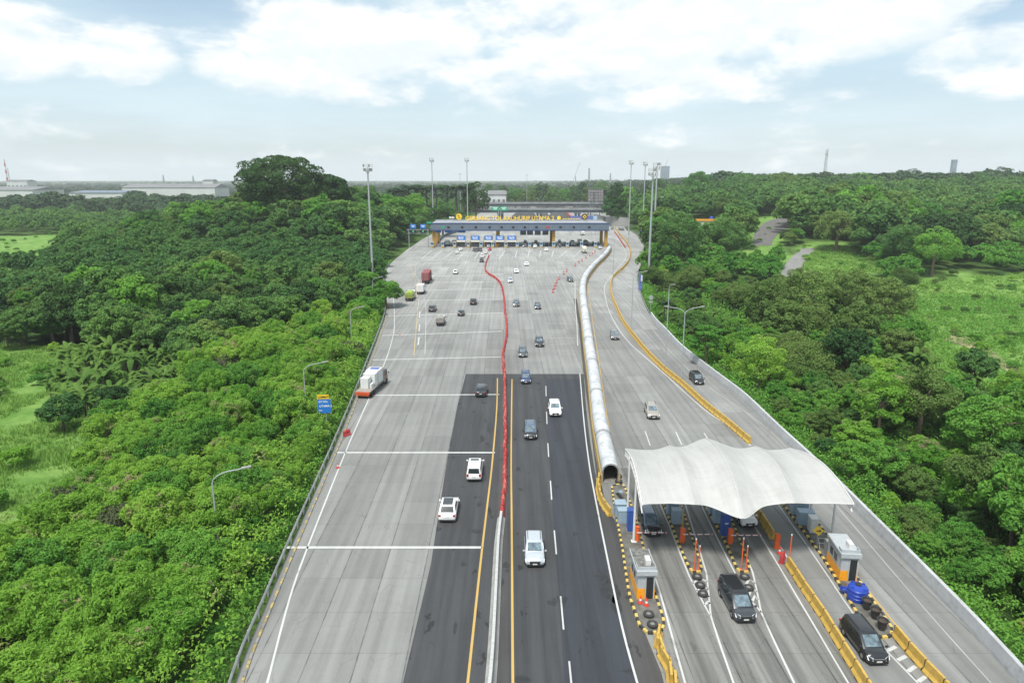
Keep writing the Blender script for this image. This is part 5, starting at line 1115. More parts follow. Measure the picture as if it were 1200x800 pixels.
def mast(px, ptop, dist, label, heads=8, big=1.0):
    """lighting mast: dist is along the view axis; foot on the ground, top where the photograph shows it"""
    x = (px - 600) / 800 * dist; t = (ptop - 400) / 800; ztop = CAMH - dist * (SP + t * CP); y = dist * (CP - t * SP)
    zb = hgt(x, y) - .3; o = thing('light_mast', label, 'light mast', (x, y, zb)); h = ztop - zb
    MB().cyl((0, 0, 0), (0, 0, h - 2.5 * big), .42 * big, .24 * big, n=10).build('pole', M['steel'], o, sm=True)
    mb = MB(); z0 = h - 3.2 * big
    mb.cyl((0, 0, z0), (0, 0, h), .16 * big, .12, n=6); mb.tube([(1.2 * big * math.cos(a), 1.2 * big * math.sin(a), z0 + 1.2) for a in [2 * PI * k / 12 for k in range(13)]], .06, 5); mb.tube([(1.2 * big * math.cos(a), 1.2 * big * math.sin(a), z0 + 3.0 * big) for a in [2 * PI * k / 12 for k in range(13)]], .06, 5)
    for k in range(6): a = k * PI / 3; mb.cyl((0, 0, z0), (1.2 * big * math.cos(a), 1.2 * big * math.sin(a), z0 + 1.2), .06, n=5)
    mb.build('head_frame', M['steel'], o)
    for k in range(heads):
        a = 2 * PI * k / heads; zz = z0 + (1.3 if k % 2 else 2.6) * big
        MB().box((1.35 * big * math.cos(a), 1.35 * big * math.sin(a), zz), (.35, .85, .95 * big), a).build('floodlight', M['conc'] if k % 3 else M['white'], o)
    return o
mast(430.5, 192, 213, 'tall floodlight mast standing in the woods left of the plaza, nearest on that side', 8, .95); mast(505.8, 185, 440, 'tall floodlight mast left of the gantry, left one of two'); mast(547, 185, 460, 'tall floodlight mast left of the gantry, right one of two')
mast(740, 188, 428, 'leftmost tall floodlight mast right of the gantry'); mast(756.5, 189.5, 430, 'second floodlight mast right of the gantry, slimmer head'); mast(765.8, 197, 251, 'thick nearer floodlight mast rising from the trees beside the ramp', 10, 1.15); mast(770.5, 190.5, 330, 'floodlight mast just right of and behind the thick nearer one', 10, 1.3)
for (x, top, d, lb) in ((617.5, 205, 700, 'thin lamp pole standing far beyond the overpass'), (539, 204, 600, 'thin lamp pole behind the palms left of the overpass'), (776, 231, 400, 'thin pole among the bushes right of the thick mast')):
    wx0 = (x - 600) / 800 * d; t = (top - 400) / 800; zt = CAMH - d * (SP + t * CP); yy = d * (CP - t * SP); o = thing('lamp_pole', lb, 'lamp pole', (wx0, yy, hgt(wx0, yy))); hh_ = zt - hgt(wx0, yy); MB().cyl((0, 0, 0), (0, 0, hh_), .22, .15, n=6).build('pole', M['steel'], o); MB().box((0, 0, hh_), (2.0, .5, .4)).build('lamp_head', M['steel'], o)
# banners and the round sign beside the ramp
for (px, py, h, lb) in ((748, 343, 6.2, 'nearer tall blue printed banner beside the outer ramp'), (748.5, 277, 7.5, 'farther tall blue and white banner beside the outer ramp')):
    b = W(px, py, 0); o = thing('feather_banner', lb, 'banner', b); MB().cyl((0, 0, -.5), (0, 0, h), .05, n=6).build('pole', M['steel'], o); sc = b.y / 220
    MB().add([(-.1, 0, .8), (1.1 * sc, 0, .7), (1.2 * sc, .03, h * .9), (-.1, 0, h), (-.1, .03, .8), (1.1 * sc, .03, .7), (1.2 * sc, .06, h * .9), (-.1, .03, h)], [(0, 1, 2, 3), (7, 6, 5, 4), (0, 4, 5, 1), (1, 5, 6, 2), (2, 6, 7, 3), (3, 7, 4, 0)]).build('cloth', M['bannerm'], o)
    MB().box((.9 * sc, -.05, h * .75), (.5 * sc, .04, h * .3)).build('white_print', M['white'], o)
b = GT(762, 366); o = thing('round_sign', 'round grey sign seen from behind in the bushes right of the ramp', 'sign', b); MB().cyl((0, 0, -.5), (0, 0, 4.2), .06, n=6).build('post', M['steel'], o); MB().lathe((0, 0, 0), [(.62, -.03), (.62, .03)], 18).build('disc', M['steel'], o, (0, -.1, 4.1)).rotation_euler = (PI / 2, 0, 0); MB().box((0, -.1, 2.9), (1.1, .05, .5)).build('plate', M['steel'], o)

# ------------------------------------------------------------------ overpass and things beyond
def overpass(y0, label, z=10.6, xl=552, xr=712, dy=9, pw=2.2):
    o = thing('overpass', label, 'bridge'); s_ = y0 * CP + CAMH * SP; a, b = (xl - 600) / 800 * s_, (xr - 600) / 800 * s_; c = (a + b) / 2
    MB().box((c, y0 + dy / 2, z - .3), (b - a, dy, .6)).build('deck', M['bridge'], o); 
    for k in range(4): MB().box((c, y0 + 1 + k * (dy - 2) / 3, z - 1.6), (b - a, .7, 2.0)).build('girder', M['bridgedark'], o)
    for yy in (y0, y0 + dy): MB().box((c, yy, z + .5), (b - a, .3, 1.1)).build('parapet', M['bridge'], o)
    f = MB(); n_ = 60
    for k in range(n_ + 1): f.box((lerp(a, b, k / n_), y0 + .1, z + 2.0), (.18, .18, 2.2))
    for zz in (1.4, 2.2, 3.0): f.box((c, y0 + .1, z + zz), (b - a, .08, .12))
    f.build('mesh_fence', mat('rusty_fence', (.16, .13, .12), .8, var=.3, vscale=.4), o)
    for px in (607 if z < 11 else 606, 632, 677):
        x = (px - 600) / 800 * s_; 
        if abs(px - 607) < 2: x = (597.5 - 600) / 800 * s_ - 8
        MB().box((x, y0 + dy / 2, z - 3.1), (5, dy * .9, 1.0)).build('pier_cap', M['bridgedark'], o)
        for q in (-1, 1): MB().cyl((x + q * 1.3, y0 + dy / 2, -.3), (x + q * 1.3, y0 + dy / 2, z - 2.6), .8, n=10).build('pier', M['bridgedark'], o)
    return o
overpass(560, 'nearer grey road overpass crossing beyond the toll gate', 11.2, 553, 709); overpass(640, 'farther overpass half hidden behind the nearer one', 13.2, 560, 706)
def at_axis(px, py, dist):
    t = (py - 400) / 800; return Vector(((px - 600) / 800 * dist, dist * (CP - t * SP), CAMH - dist * (SP + t * CP)))
for (px, lb) in ((580.3, 'left green direction sign beyond the toll gate'), (590.5, 'right green direction sign beyond the toll gate')):
    p = at_axis(px, 244.5, 520); o = thing('direction_sign', lb, 'sign', (p.x, p.y, -.3)); fc = MB().box((0, 0, p.z + .3), (5.6, .2, 2.9)).build('sign_face', M['signgreen'], o); MB().cyl((2.4 if px < 585 else -2.4, .3, 0), (2.4 if px < 585 else -2.4, .3, p.z + 1.5), .25, n=8).build('post', M['steel'], o); mb = MB(); mb.box((0, -.12, p.z + .9), (3.6, .03, .4)); mb.box((0, -.12, p.z - .1), (2.6, .03, .4)); mb.build('lettering', M['letter'], fc)
p = at_axis(698, 230, 600); o = thing('billboard', 'back of a big old billboard standing beside the overpass', 'billboard', (p.x, p.y, 5)); mb = MB()
MB().box((0, 0, p.z - 4.0), (13.5, .4, 10.5)).build('panel', mat('weathered_billboard_back', (.30, .27, .26), .8, var=.2, vscale=.3), o)
for k in range(7): mb.box((-6.6 + k * 2.2, -.4, p.z - 4), (.3, .3, 10.6))
for k in range(5): mb.box((0, -.4, p.z - 9 + k * 2.5), (13.5, .3, .25))
mb.box((-1.5, -.3, p.z - 8), (1.2, .5, 14)); mb.build('frame', M['bridgedark'], o)
for k in (-4, 4): MB().cyl((k, 0, -5), (k, 0, p.z - 8), .5, n=8).build('post', M['bridgedark'], o)
# hoardings and rail seen over the gantry roof
p = W(664, 262, 0); o = thing('hoarding', 'long deep blue printed hoarding behind the right part of the gantry roof', 'hoarding', (W(664, 262).x, 440, 0)); MB().box((0, 0, 11.3), (14.5, .3, 2.2)).build('panel', M['bannerm'], o); MB().box((8.6, -.05, 11.3), (2.4, .3, 2.2)).build('pale_panel', M['ltblue'], o)
for k in (-6.5, 0, 6.5, 9): MB().cyl((k, .3, 0), (k, .3, 11), .12, n=6).build('post', M['steel'], o)
rb_ = gp([(657, 247), (662, 248.5), (666, 251), (669, 254.5), (670, 257)], 0, 4); o = MB().sweep(rb_, [(-1.0, 0), (-.8, 1.1), (.8, 1.1), (1.0, 0)], closed=True).build('barrier_row', M['red']); tag(o, 'red curved line of barriers on the far carriageway under the overpass', 'barrier')
for (a, b, c, lb) in (((711, 264.5), (736, 266), 6.8, 'pale concrete retaining wall at the far right bend'), ((696, 258), (711, 262), 5, 'darker stained retaining wall at the foot of the overpass')):
    A_, B_ = W(*a), W(*b); o = thing('retaining_wall', lb, 'wall'); MB().bar(A_ + Vector((0, 0, c / 2 - .3)), B_ + Vector((0, 0, c / 2 - .3)), .8, c + .6).build('wall', M['conc'] if c > 6 else M['concd'], o); mb = MB(); mb.bar(A_ + Vector((0, 0, c + .15)), B_ + Vector((0, 0, c + .15)), 1.0, .3)
    for k in range(12): q = A_.lerp(B_, k / 11); mb.box(q + Vector((0, -.0, c / 2)), (.35, 1.1, c))
    mb.build('rib', M['concd'] if c < 6 else M['conc'], o)
o = thing('guard_wall', 'curved pale wall between the far carriageways beyond the toll gate', 'wall'); MB().sweep(gp([(572, 268), (583, 262.5), (597, 257.5), (606, 254)], 0, 4), [(-.3, 0), (-.3, 1.6), (.3, 1.6), (.3, 0)], closed=True).build('wall', M['concd'], o)
o = thing('guard_wall', 'dark curved fence sweeping behind the left booths below the gantry', 'fence'); MB().sweep(gp([(513, 286), (519, 279), (530, 274), (545, 270), (556, 267)], 0, 3), [(-.2, 0), (-.2, 1.7), (.2, 1.7), (.2, 0)], closed=True).build('wall', M['bridgedark'], o)

# buildings on the horizon
def building(name, label, px0, px1, ptop, dist, depth, zb, roofh=0, wm='wallw', rm='roofw', windows=0):
    a, b = at_axis(px0, ptop, dist), at_axis(px1, ptop, dist); c = (a + b) / 2; w_ = (b - a).length; h = a.z - zb
    o = thing(name, label, 'building', (c.x, c.y, zb)); MB().box((0, depth / 2, (h - roofh) / 2), (w_, depth, h - roofh)).build('wall', M[wm], o)
    if roofh: MB().add([(-w_ / 2 - 1, -1, h - roofh), (w_ / 2 + 1, -1, h - roofh), (w_ / 2 + 1, depth + 1, h - roofh), (-w_ / 2 - 1, depth + 1, h - roofh), (-w_ / 2, depth / 2, h), (w_ / 2, depth / 2, h)], [(0, 1, 5, 4), (2, 3, 4, 5), (1, 2, 5), (3, 0, 4), (3, 2, 1, 0)]).build('roof', M[rm], o)
    else: MB().box((0, depth / 2, h + .4), (w_ + 1, depth + 1, .8)).build('roof', M[rm], o)
    if windows:
        mb = MB()
        for k in range(windows): mb.box((-w_ / 2 + w_ * (k + .5) / windows, -.1, (h - roofh) * .45), (w_ / windows * .45, .3, (h - roofh) * .35))
        mb.build('window', M['bridgedark'], o)
    return o
building('warehouse', 'long white warehouse with a low roof on the left horizon', 142, 251, 215.5, 1150, 60, 0, 6); building('factory', 'low pale factory hall at the far left edge', -45, 37, 219, 1100, 80, 0, 5); building('factory', 'small white works beside the red and white chimney', 7, 31, 210.5, 1900, 40, 0, 4, windows=5); building('shed', 'dark solar roofed shed spread before the left warehouse', 80, 142, 223.5, 1000, 70, 4, 3, 'wallw', 'gantry')
building('warehouse', 'pale flat building behind the overpass', 559, 593, 223.5, 760, 40, 4, 4, windows=6); building('tower_block', 'slim grey tower on the right horizon', 1117.5, 1122.5, 187.5, 2600, 14, 20, 0, 'farblue', 'bridge', windows=2); tb = building('tower_block', 'distant blue tower block under construction with a crane on its roof', 776, 785, 195, 3200, 35, 20, 0, 'farblue', 'bridge', windows=4)
building('house', 'white house roof beyond the big tree on the left horizon', 237, 249, 210, 1500, 25, 4, 3, windows=3)
def pole_thing(name, label, cat, px, ptop, dist, zb, r0, r1, m, extra=None):
    p = at_axis(px, ptop, dist); o = thing(name, label, cat, (p.x, p.y, zb)); h = p.z - zb; n_ = 9
    for k in range(n_): MB().cyl((0, 0, h * k / n_), (0, 0, h * (k + 1) / n_), lerp(r0, r1, k / n_), lerp(r0, r1, (k + 1) / n_), n=10).build('stack_section', m[k % len(m)], o)
    return o
pole_thing('chimney', 'tall red and white striped chimney on the left horizon', 'chimney', 4.5, 186.5, 1900, 0, 2.6, 1.7, [M['white'], M['stripe_red']]); pole_thing('chimney', 'shorter grey chimney beside the striped one', 'chimney', 8.8, 197, 1900, 0, 1.6, .9, [M['steel']])
pole_thing('factory_stack', 'grey process tower on the horizon above the overpass, tallest of its group', 'tower', 690.5, 197, 2400, 0, 3.6, 2.6, [M['bridge']]); pole_thing('factory_stack', 'grey stepped process tower on the horizon, right of the tallest', 'tower', 715.5, 203, 2400, 0, 4.5, 2.0, [M['bridge']]); pole_thing('factory_stack', 'small pale tower on the horizon left of the process towers', 'tower', 674.5, 206, 2400, 0, 3.2, 1.2, [M['bridge']])
def lattice(px, ptop, dist, zb, w0, w1, label, name='radio_tower'):
    p = at_axis(px, ptop, dist); o = thing(name, label, 'radio tower', (p.x, p.y, zb)); h = p.z - zb; mb = MB(); n_ = 10
    cs = [(-1, -1), (1, -1), (1, 1), (-1, 1)]
    def c(k, t): w_ = lerp(w0, w1, t); return Vector((cs[k][0] * w_, cs[k][1] * w_, h * t))
    r = .16 * dist / 900
    for k in range(4):
        mb.cyl(c(k, 0), c(k, 1), r * 1.3, n=5)
        for i in range(n_): mb.cyl(c(k, i / n_), c((k + 1) % 4, (i + 1) / n_), r, n=4)
    mb.build('lattice', M['steel'], o); mb = MB()
    for i in range(5): mb.box((w1 * 1.6 * math.cos(i * 1.3), w1 * 1.6 * math.sin(i * 1.3), h * (.83 + .04 * i)), (w1 * .9, w1 * .9, h * .06), i * 1.3)
    mb.build('antenna', M['white'], o); return o
lattice(969.5, 175, 900, 26, 1.6, .9, 'telecom tower hung with antennas on the right horizon'); lattice(191, 205, 1500, 0, 3, .5, 'thin lattice mast behind the left warehouse'); lattice(226, 206, 1500, 0, 3, .5, 'thinner lattice mast near the right end of the left warehouse')
p = at_axis(670, 214, 2000); o = thing('crane', 'construction crane with a slanting boom above the horizon', 'crane', (p.x, p.y, 0)); q = at_axis(679, 190.5, 2000); MB().bar((0, 0, p.z - 8), (q.x - p.x, 0, q.z), .9, .9).build('boom', M['bridge'], o); MB().box((0, 0, p.z / 2 - 4), (5, 5, p.z - 6)).build('tower', M['bridge'], o)
a = at_axis(780.5, 195, 3200); b = at_axis(783, 186.5, 3200); o = thing('crane', 'tower crane leaning over the distant blue tower block', 'crane', (a.x, a.y, a.z)); MB().bar((0, 15, .8), (b.x - a.x, 15, b.z - a.z), 1.2, 1.2).build('boom', M['bridge'], o); MB().box((0, 15, 1.8), (3, 3, 3)).build('cabin', M['bridge'], o)
# roadside kiosk with orange roof on the right slope and the white machine beside the ramp
kp = at_axis(834, 259, 420); kz = max(hgt(kp.x, kp.y), kp.z - 4.5)
o = thing('roadside_building', 'low building with an orange fascia half hidden in trees on the right slope', 'building', (kp.x, kp.y, kp.z - 5)); MB().box((0, 2, 1.1), (20, 7, 8.2)).build('wall', M['wallw'], o); MB().box((0, -1.6, 5.6), (21, .6, 1.5)).build('fascia', M['orange'], o); MB().box((0, 2, 5.25), (21, 8, .2)).build('roof', M['gantryroof'], o); MB().box((8.5, -1.8, 5.2), (3.6, .8, 3.2)).build('corner_sign', M['orange'], o)
o = thing('water_tank', 'blue tank standing on the roof of the orange fronted building', 'water tank', (kp.x, kp.y + .5, kp.z + .36)); MB().lathe((0, 0, 0), [(1.25, 0), (1.3, 1.8), (1.0, 2.2), (.3, 2.4)], 16).build('tank', M['tank'], o, sm=True)

# ------------------------------------------------------------------ vegetation
def nrm(a): return a / np.maximum(1e-9, np.linalg.norm(a, axis=-1, keepdims=True))
def leaf_cards(rs, P, N, size, aspect=.5, tint=None, fold=.25):
    """one bent diamond per point; N is roughly the way each leaf faces"""
    n = len(P); r = nrm(rs.normal(size=(n, 3))); U = nrm(np.cross(N, r)); V = np.cross(N, U)
    s = size * rs.uniform(.6, 1.3, (n, 1)); L = U * s; Wd = V * s * aspect
    v = np.empty((n, 4, 3)); v[:, 0] = P - L * .5; v[:, 1] = P - Wd * .5 + N * s * fold * .3; v[:, 2] = P + L * .5 - N * s * fold; v[:, 3] = P + Wd * .5 + N * s * fold * .3
    return v.reshape(-1, 3), (np.repeat(rs.uniform(0, 1, n) if tint is None else tint, 4))
def quads_mesh(name, v, tint, m, extra=None):
    me = bpy.data.meshes.new(name); n = len(v) // 4
    V_, F_ = v, np.arange(4 * n)
    me.vertices.add(4 * n); me.vertices.foreach_set('co', V_.astype(np.float32).ravel())
    me.loops.add(4 * n); me.loops.foreach_set('vertex_index', F_.astype(np.int32))
    me.polygons.add(n); me.polygons.foreach_set('loop_start', (np.arange(n) * 4).astype(np.int32)); me.polygons.foreach_set('loop_total', np.full(n, 4, np.int32))
    at = me.attributes.new('tint', 'FLOAT', 'POINT'); at.data.foreach_set('value', tint.astype(np.float32))
    me.materials.append(m); me.update(calc_edges=True); return me
def crown_arrays(seed, R, H, z0, nc, nl, size, aspect=.5, flat=.7, low=-.25, cr=.36, up=.5, shell=.9, jag=.4):
    """clumps of leaves on an uneven dome: R spread, H height of the crown above z0"""
    rs = np.random.RandomState(seed)
    d = nrm(rs.normal(size=(nc * 4, 3))); d = d[d[:, 2] > low][:nc]; nc = len(d)
    k = rs.uniform(1 - jag, 1.0, (nc, 1)); c = d * k * np.array([R * .78, R * .78, H * .5 * .8]); c[:, 2] += z0 + H * .5 
    c[:, :2] += rs.normal(size=(nc, 2)) * R * .06
    crs = R * cr * rs.uniform(.65, 1.25, nc)
    wgt = crs ** 2; idx = rs.choice(nc, nl, p=wgt / wgt.sum()); tc = rs.uniform(0, 1, nc)
    dd = nrm(rs.normal(size=(nl, 3)) + np.array([0, 0, .45]) + d[idx] * .6)
    rad = (crs[idx] * rs.uniform(shell * .6, 1.0, nl) ** .5)[:, None]
    P = c[idx] + dd * rad * np.array([1, 1, flat])
    N = nrm(dd * .6 + np.array([0, 0, up]) + rs.normal(size=(nl, 3)) * .45)
    t = np.clip(tc[idx] * .4 + rs.uniform(0, .6, nl) ** 1.5 + np.clip(dd[:, 2], 0, 1) * .12, 0, 1)
    return leaf_cards(rs, P, N, size, aspect, t)
def trunk_mesh(seed, h, r, R, nb=4):
    rr = random.Random(seed); mb = MB(); top = Vector((rr.uniform(-.3, .3), rr.uniform(-.3, .3), h * .72))
    mb.tube([(0, 0, -1.5), (0, 0, 0), top * .5 + Vector((.1, 0, 0)), top], [r * 1.4, r * 1.15, r * .8, r * .5], 7)
    for k in range(nb):
        a = 2 * PI * k / nb + rr.random(); s_ = top * rr.uniform(.55, .95); e = Vector((math.cos(a) * R * .6, math.sin(a) * R * .6, h * rr.uniform(.75, .98))); m_ = s_.lerp(e, .5) + Vector((0, 0, h * .05)); mb.tube([s_, m_, e], [r * .45, r * .32, r * .15], 5)
    return mb.mesh('trunk', M['bark'], True)
PROTO = {}
def proto(kind, n, R, H, z0, nc, nl, size, m, **k):
    PROTO[kind] = [(quads_mesh('crown', *crown_arrays(hash_(kind) + i, R, H, z0, nc, nl, size, **k), M[m]), trunk_mesh(i, z0 + H * .8, R * .045 + .05, R)) for i in range(n)]
def hash_(s): return sum(ord(c) * (i + 3) for i, c in enumerate(s)) % 9973
proto('feathery', 5, 3.4, 4.6, 1.0, 110, 9500, .30, 'leaf_bright', aspect=.40, cr=.17, up=.3, low=-.35, flat=.9, jag=.6)
proto('broad', 6, 4.4, 7.5, .9, 80, 7000, .46, 'leaf_dark', aspect=.6, cr=.20, low=-.4, jag=.45)
proto('mid', 6, 3.6, 6.2, 1.3, 90, 8000, .36, 'leaf_mid', aspect=.5, cr=.19, low=-.45, jag=.5)
proto('olive', 4, 5.4, 8.5, 1.8, 90, 9000, .46, 'leaf_olive', aspect=.45, cr=.28, low=-.5, up=.25)
proto('bush', 4, 2.0, 2.6, .0, 30, 1900, .36, 'leaf_mid', aspect=.5, cr=.34, low=-.1)
proto('greybush', 2, 2.6, 4.6, .2, 34, 2600, .34, 'leaf_grey', aspect=.4, cr=.3, low=-.2)
proto('far', 8, 5.2, 8.5, 1.0, 60, 2600, .72, 'leaf_far', aspect=.65, cr=.22, low=-.4, jag=.45)
proto('vfar', 4, 9.0, 12, 1.5, 26, 420, 2.8, 'leaf_far', aspect=.8, cr=.36, low=-.2)
FARARR = {k: [crown_arrays(hash_(k) + i, *a, **kw) for i in range(5)] for k, a, kw in (('far', (5.2, 8.5, 1.5, 50, 1100, 1.0), dict(aspect=.7, cr=.25, low=-.35)), ('vfar', (10., 12, 1.5, 34, 560, 2.3), dict(aspect=.75, cr=.30, low=-.2)), ('vf2', (10., 12, 1.5, 26, 210, 3.6), dict(aspect=.75, cr=.33, low=-.2)), ('bushes', (2.0, 2.6, .0, 30, 900, .45), dict(aspect=.5, cr=.34, low=-.1)), ('nearf', (3.9, 6.5, 1.4, 44, 1200, .8), dict(aspect=.6, cr=.29, low=-.4)))}
def merged(name, label, kind, spots, m, cat):
    """uncountable far wood: one mesh"""
    rs = np.random.RandomState(5); vs, ts = [], []
    for (x, y, z, s) in spots:
        v, t = FARARR['vf2' if kind == 'vfar' and y > 1350 else kind][rs.randint(5)]; a = rs.uniform(0, 2 * PI); c, sn = math.cos(a) * s, math.sin(a) * s
        q = np.empty(v.shape, np.float32); q[:, 0] = v[:, 0] * c - v[:, 1] * sn + x; q[:, 1] = v[:, 0] * sn + v[:, 1] * c + y; q[:, 2] = v[:, 2] * s * rs.uniform(.85, 1.15) + z
        vs.append(q); ts.append(np.clip(t * .5 + rs.uniform(0, .8) - .1, 0, 1))
    if not vs: return
    o = link(name, quads_mesh(name, np.concatenate(vs), np.concatenate(ts), m)); tag(o, label, cat, None, 'stuff'); return o
def swap(o, kind):
    pool = dict(broad=('leaf_dark', 'leaf_dark', 'leaf_mid', 'leaf_olive', 'leaf_far', 'leaf_big'), mid=('leaf_mid', 'leaf_mid', 'leaf_bright', 'leaf_dark', 'leaf_olive'), far=('leaf_far', 'leaf_far', 'leaf_dark', 'leaf_mid', 'leaf_olive', 'leaf_big'), feathery=('leaf_bright', 'leaf_bright', 'leaf_bright', 'leaf_bright', 'leaf_mid'), bush=('leaf_mid', 'leaf_bright', 'leaf_olive')).get(kind)
    if pool: o.material_slots[0].link = 'OBJECT'; o.material_slots[0].material = M[rnd.choice(pool)]
def tree(kind, x, y, s, label, cat, group, name, trunk=True, sz=None):
    cr_, tk = PROTO[kind][rnd.randrange(len(PROTO[kind]))]; z = hgt(x, y)
    if trunk:
        o = thing(name, label, cat, (x, y, z), rnd.uniform(0, 2 * PI), group); o.scale = (s, s, s * (sz or rnd.uniform(.8, 1.3))); swap(link('crown', cr_, o), kind); link('trunk', tk, o)
    else:
        o = tag(link(name, cr_, None, (x, y, z), rnd.uniform(0, 2 * PI)), label, cat, group); swap(o, kind); o.scale = (s, s, s * (sz or rnd.uniform(.85, 1.2)))
    return o

# palms and bananas
def frond(mb, base, az_, L, rise, droop, w_, n=7, ragged=False):
    d = Vector((math.cos(az_), math.sin(az_), 0)); sd_ = Vector((-d.y, d.x, 0)); P = []
    for i in range(n + 1):
        t = i / n; P.append(base + d * L * (t * (1 - .25 * t * droop)) + Vector((0, 0, L * (rise * t - droop * t * t))))
    vs = []; 
    for i, p in enumerate(P):
        t = i / n; w2 = w_ * math.sin(PI * min(1, .12 + .88 * t) ** .8) + .02; vs += [p - sd_ * w2 - Vector((0, 0, w2 * .35)), p, p + sd_ * w2 - Vector((0, 0, w2 * .35))]
    fs = []
    for i in range(n): fs += [(3 * i, 3 * i + 1, 3 * i + 4, 3 * i + 3), (3 * i + 1, 3 * i + 2, 3 * i + 5, 3 * i + 4)]
    mb.add(vs, fs)
def palm_frond(mb, rr, base, az_, L, rise, droop):
    d = Vector((math.cos(az_), math.sin(az_), 0)); sd_ = Vector((-d.y, d.x, 0)); n = 12
    P = [base + d * L * (i / n) * (1 - .2 * i / n) + Vector((0, 0, L * (rise * i / n - droop * (i / n) ** 2))) for i in range(n + 1)]
    mb.tube(P, [.05 * (1 - .7 * i / n) for i in range(n + 1)], 3)
    for i in range(2, n + 1):
        for s_ in (-1, 1):
            for q in (0, .5):
                p = P[i].lerp(P[i - 1], q); l = L * .26 * math.sin(PI * (i / n) ** .7 * .93 + .15); e = p + sd_ * s_ * l * .8 + d * l * .45 - Vector((0, 0, l * .35)); mb.add([p, p + d * .24, e], [(0, 1, 2)])
def tint_attr(me, val=None):
    at = me.attributes.new('tint', 'FLOAT', 'POINT'); rs = np.random.RandomState(len(me.vertices)); a = np.repeat(rs.uniform(0, 1, len(me.vertices) // 24 + 1), 24)[:len(me.vertices)]; at.data.foreach_set('value', a.astype(np.float32)); return me
BAN = []
for i in range(4):
    rr = random.Random(i + 50); mb = MB(); st = MB()
    for k in range(3):
        b = Vector((rr.uniform(-.9, .9), rr.uniform(-.9, .9), 0)); hh_ = rr.uniform(1.8, 3.2); st.tube([b - Vector((0, 0, .6)), b + Vector((0, 0, hh_))], [.17, .1], 7)
        for j in range(8): frond(mb, b + Vector((0, 0, hh_)), rr.uniform(0, 2 * PI), rr.uniform(2.0, 3.1), rr.uniform(.5, 1.25), rr.uniform(.6, 1.35), rr.uniform(.26, .40))
    BAN.append((tint_attr(mb.mesh('leaves', M['banana'])), st.mesh('stem', M['bark'], True)))
PALM = []
for i in range(3):
    rr = random.Random(i + 90); mb = MB(); st = MB(); hh_ = 7.5; st.tube([(0, 0, -1), (.2, 0, hh_ * .5), (.1, .1, hh_)], [.28, .2, .16], 8)
    for j in range(34): palm_frond(mb, rr, Vector((.1, .1, hh_)), j * 2.4, rr.uniform(3.0, 4.2), rr.uniform(.15, 1.1), rr.uniform(.7, 1.2))
    PALM.append((tint_attr(mb.mesh('fronds', M['palmleaf'])), st.mesh('trunk', M['bark'], True)))
def plant(pr, name, label, cat, x, y, s, group=None, names=('leaves', 'stem')):
    a, b = pr[rnd.randrange(len(pr))]; o = thing(name, label, cat, (x, y, hgt(x, y)), rnd.uniform(0, 6.3), group); o.scale = (s, s, s); link(names[0], a, o); link(names[1], b, o); return o

# ---- single trees that stand out
big = GT(322, 296)
def single(name, label, x, y, R, H, z0, nc, nl, size, m, seed, cat='tree', z=None, **k):
    o = thing(name, label, cat, (x, y, hgt(x, y) if z is None else z)); link('crown', quads_mesh('crown', *crown_arrays(seed, R, H, z0, nc, nl, size, **k), M[m]), o); link('trunk', trunk_mesh(seed, z0 + H * .75, R * .07, R, 6), o); return o
bp_ = at_axis(331, 235, 330); zz = hgt(bp_.x, bp_.y); ztop = at_axis(331, 181, 330).z
single('great_tree', 'huge dark domed tree towering over the left woods', bp_.x, bp_.y, 22.5, ztop - zz - 2, 3, 230, 30000, 1.0, 'leaf_big', 7, aspect=.6, cr=.17, low=-.75, flat=.6, jag=.22)
bp2 = at_axis(384, 240, 340); zt2 = at_axis(384, 201, 340).z
single('great_tree', 'second dark dome joined to the right side of the huge tree', bp2.x, bp2.y, 14.0, zt2 - hgt(bp2.x, bp2.y) - 2, 3, 120, 15000, 1.0, 'leaf_big', 9, aspect=.6, cr=.2, low=-.7, flat=.6, jag=.25)
def top_tree(px, ptop, dist, R, m, label, seed, H=None, size=.7, nl=5000, nc=70, name='broadleaf_tree', **k):
    """tree whose top shows at ptop when it stands dist away"""
    a = at_axis(px, ptop, dist); z = hgt(a.x, a.y); H = a.z - z - 1.0
    return single(name, label, a.x, a.y, R, max(3.5, H), 1.0, nc, nl, size, m, seed, **dict(dict(aspect=.6, cr=.24, low=-.6), **k))
top_tree(451, 327, 190, 5.2, 'leaf_mid', 'rounded green tree leaning over the left road edge where the plaza widens', 21, nl=7000, size=.5); top_tree(428, 345, 178, 4.6, 'leaf_mid', 'green tree behind the rounded one at the left road edge', 22, nl=6000, size=.5)
top_tree(557, 208, 520, 12, 'leaf_big', 'dark dense tree right of the far mast behind the gantry', 23, nl=8000, size=1.0); top_tree(518, 232, 420, 9, 'leaf_dark', 'green spreading tree between the two far masts', 24, nl=6000, size=.9); top_tree(486, 222, 460, 10, 'leaf_mid', 'pale green tree left of the far masts', 25, nl=6000, size=.9)
top_tree(724, 209, 520, 9, 'leaf_big', 'dark tall tree left of the first mast beyond the gantry', 26, nl=7000, size=.9); top_tree(690, 216, 680, 9, 'leaf_olive', 'yellowish round tree behind the billboard', 27, nl=5000, size=.9); top_tree(717, 227, 520, 8, 'leaf_dark', 'dark bushy tree at the right end of the overpass', 28, nl=5000, size=.9)
top_tree(820, 197, 640, 15, 'leaf_mid', 'bright domed tree rising on the skyline right of the masts', 29, nl=9000, size=1.0); top_tree(916, 200, 620, 15, 'leaf_olive', 'large round tree below the telecom tower', 30, nl=9000, size=1.0); top_tree(1033, 222, 340, 7, 'leaf_mid', 'upright pointed tree on the right slope standing apart', 31, nl=6000, size=.7, jag=.3)
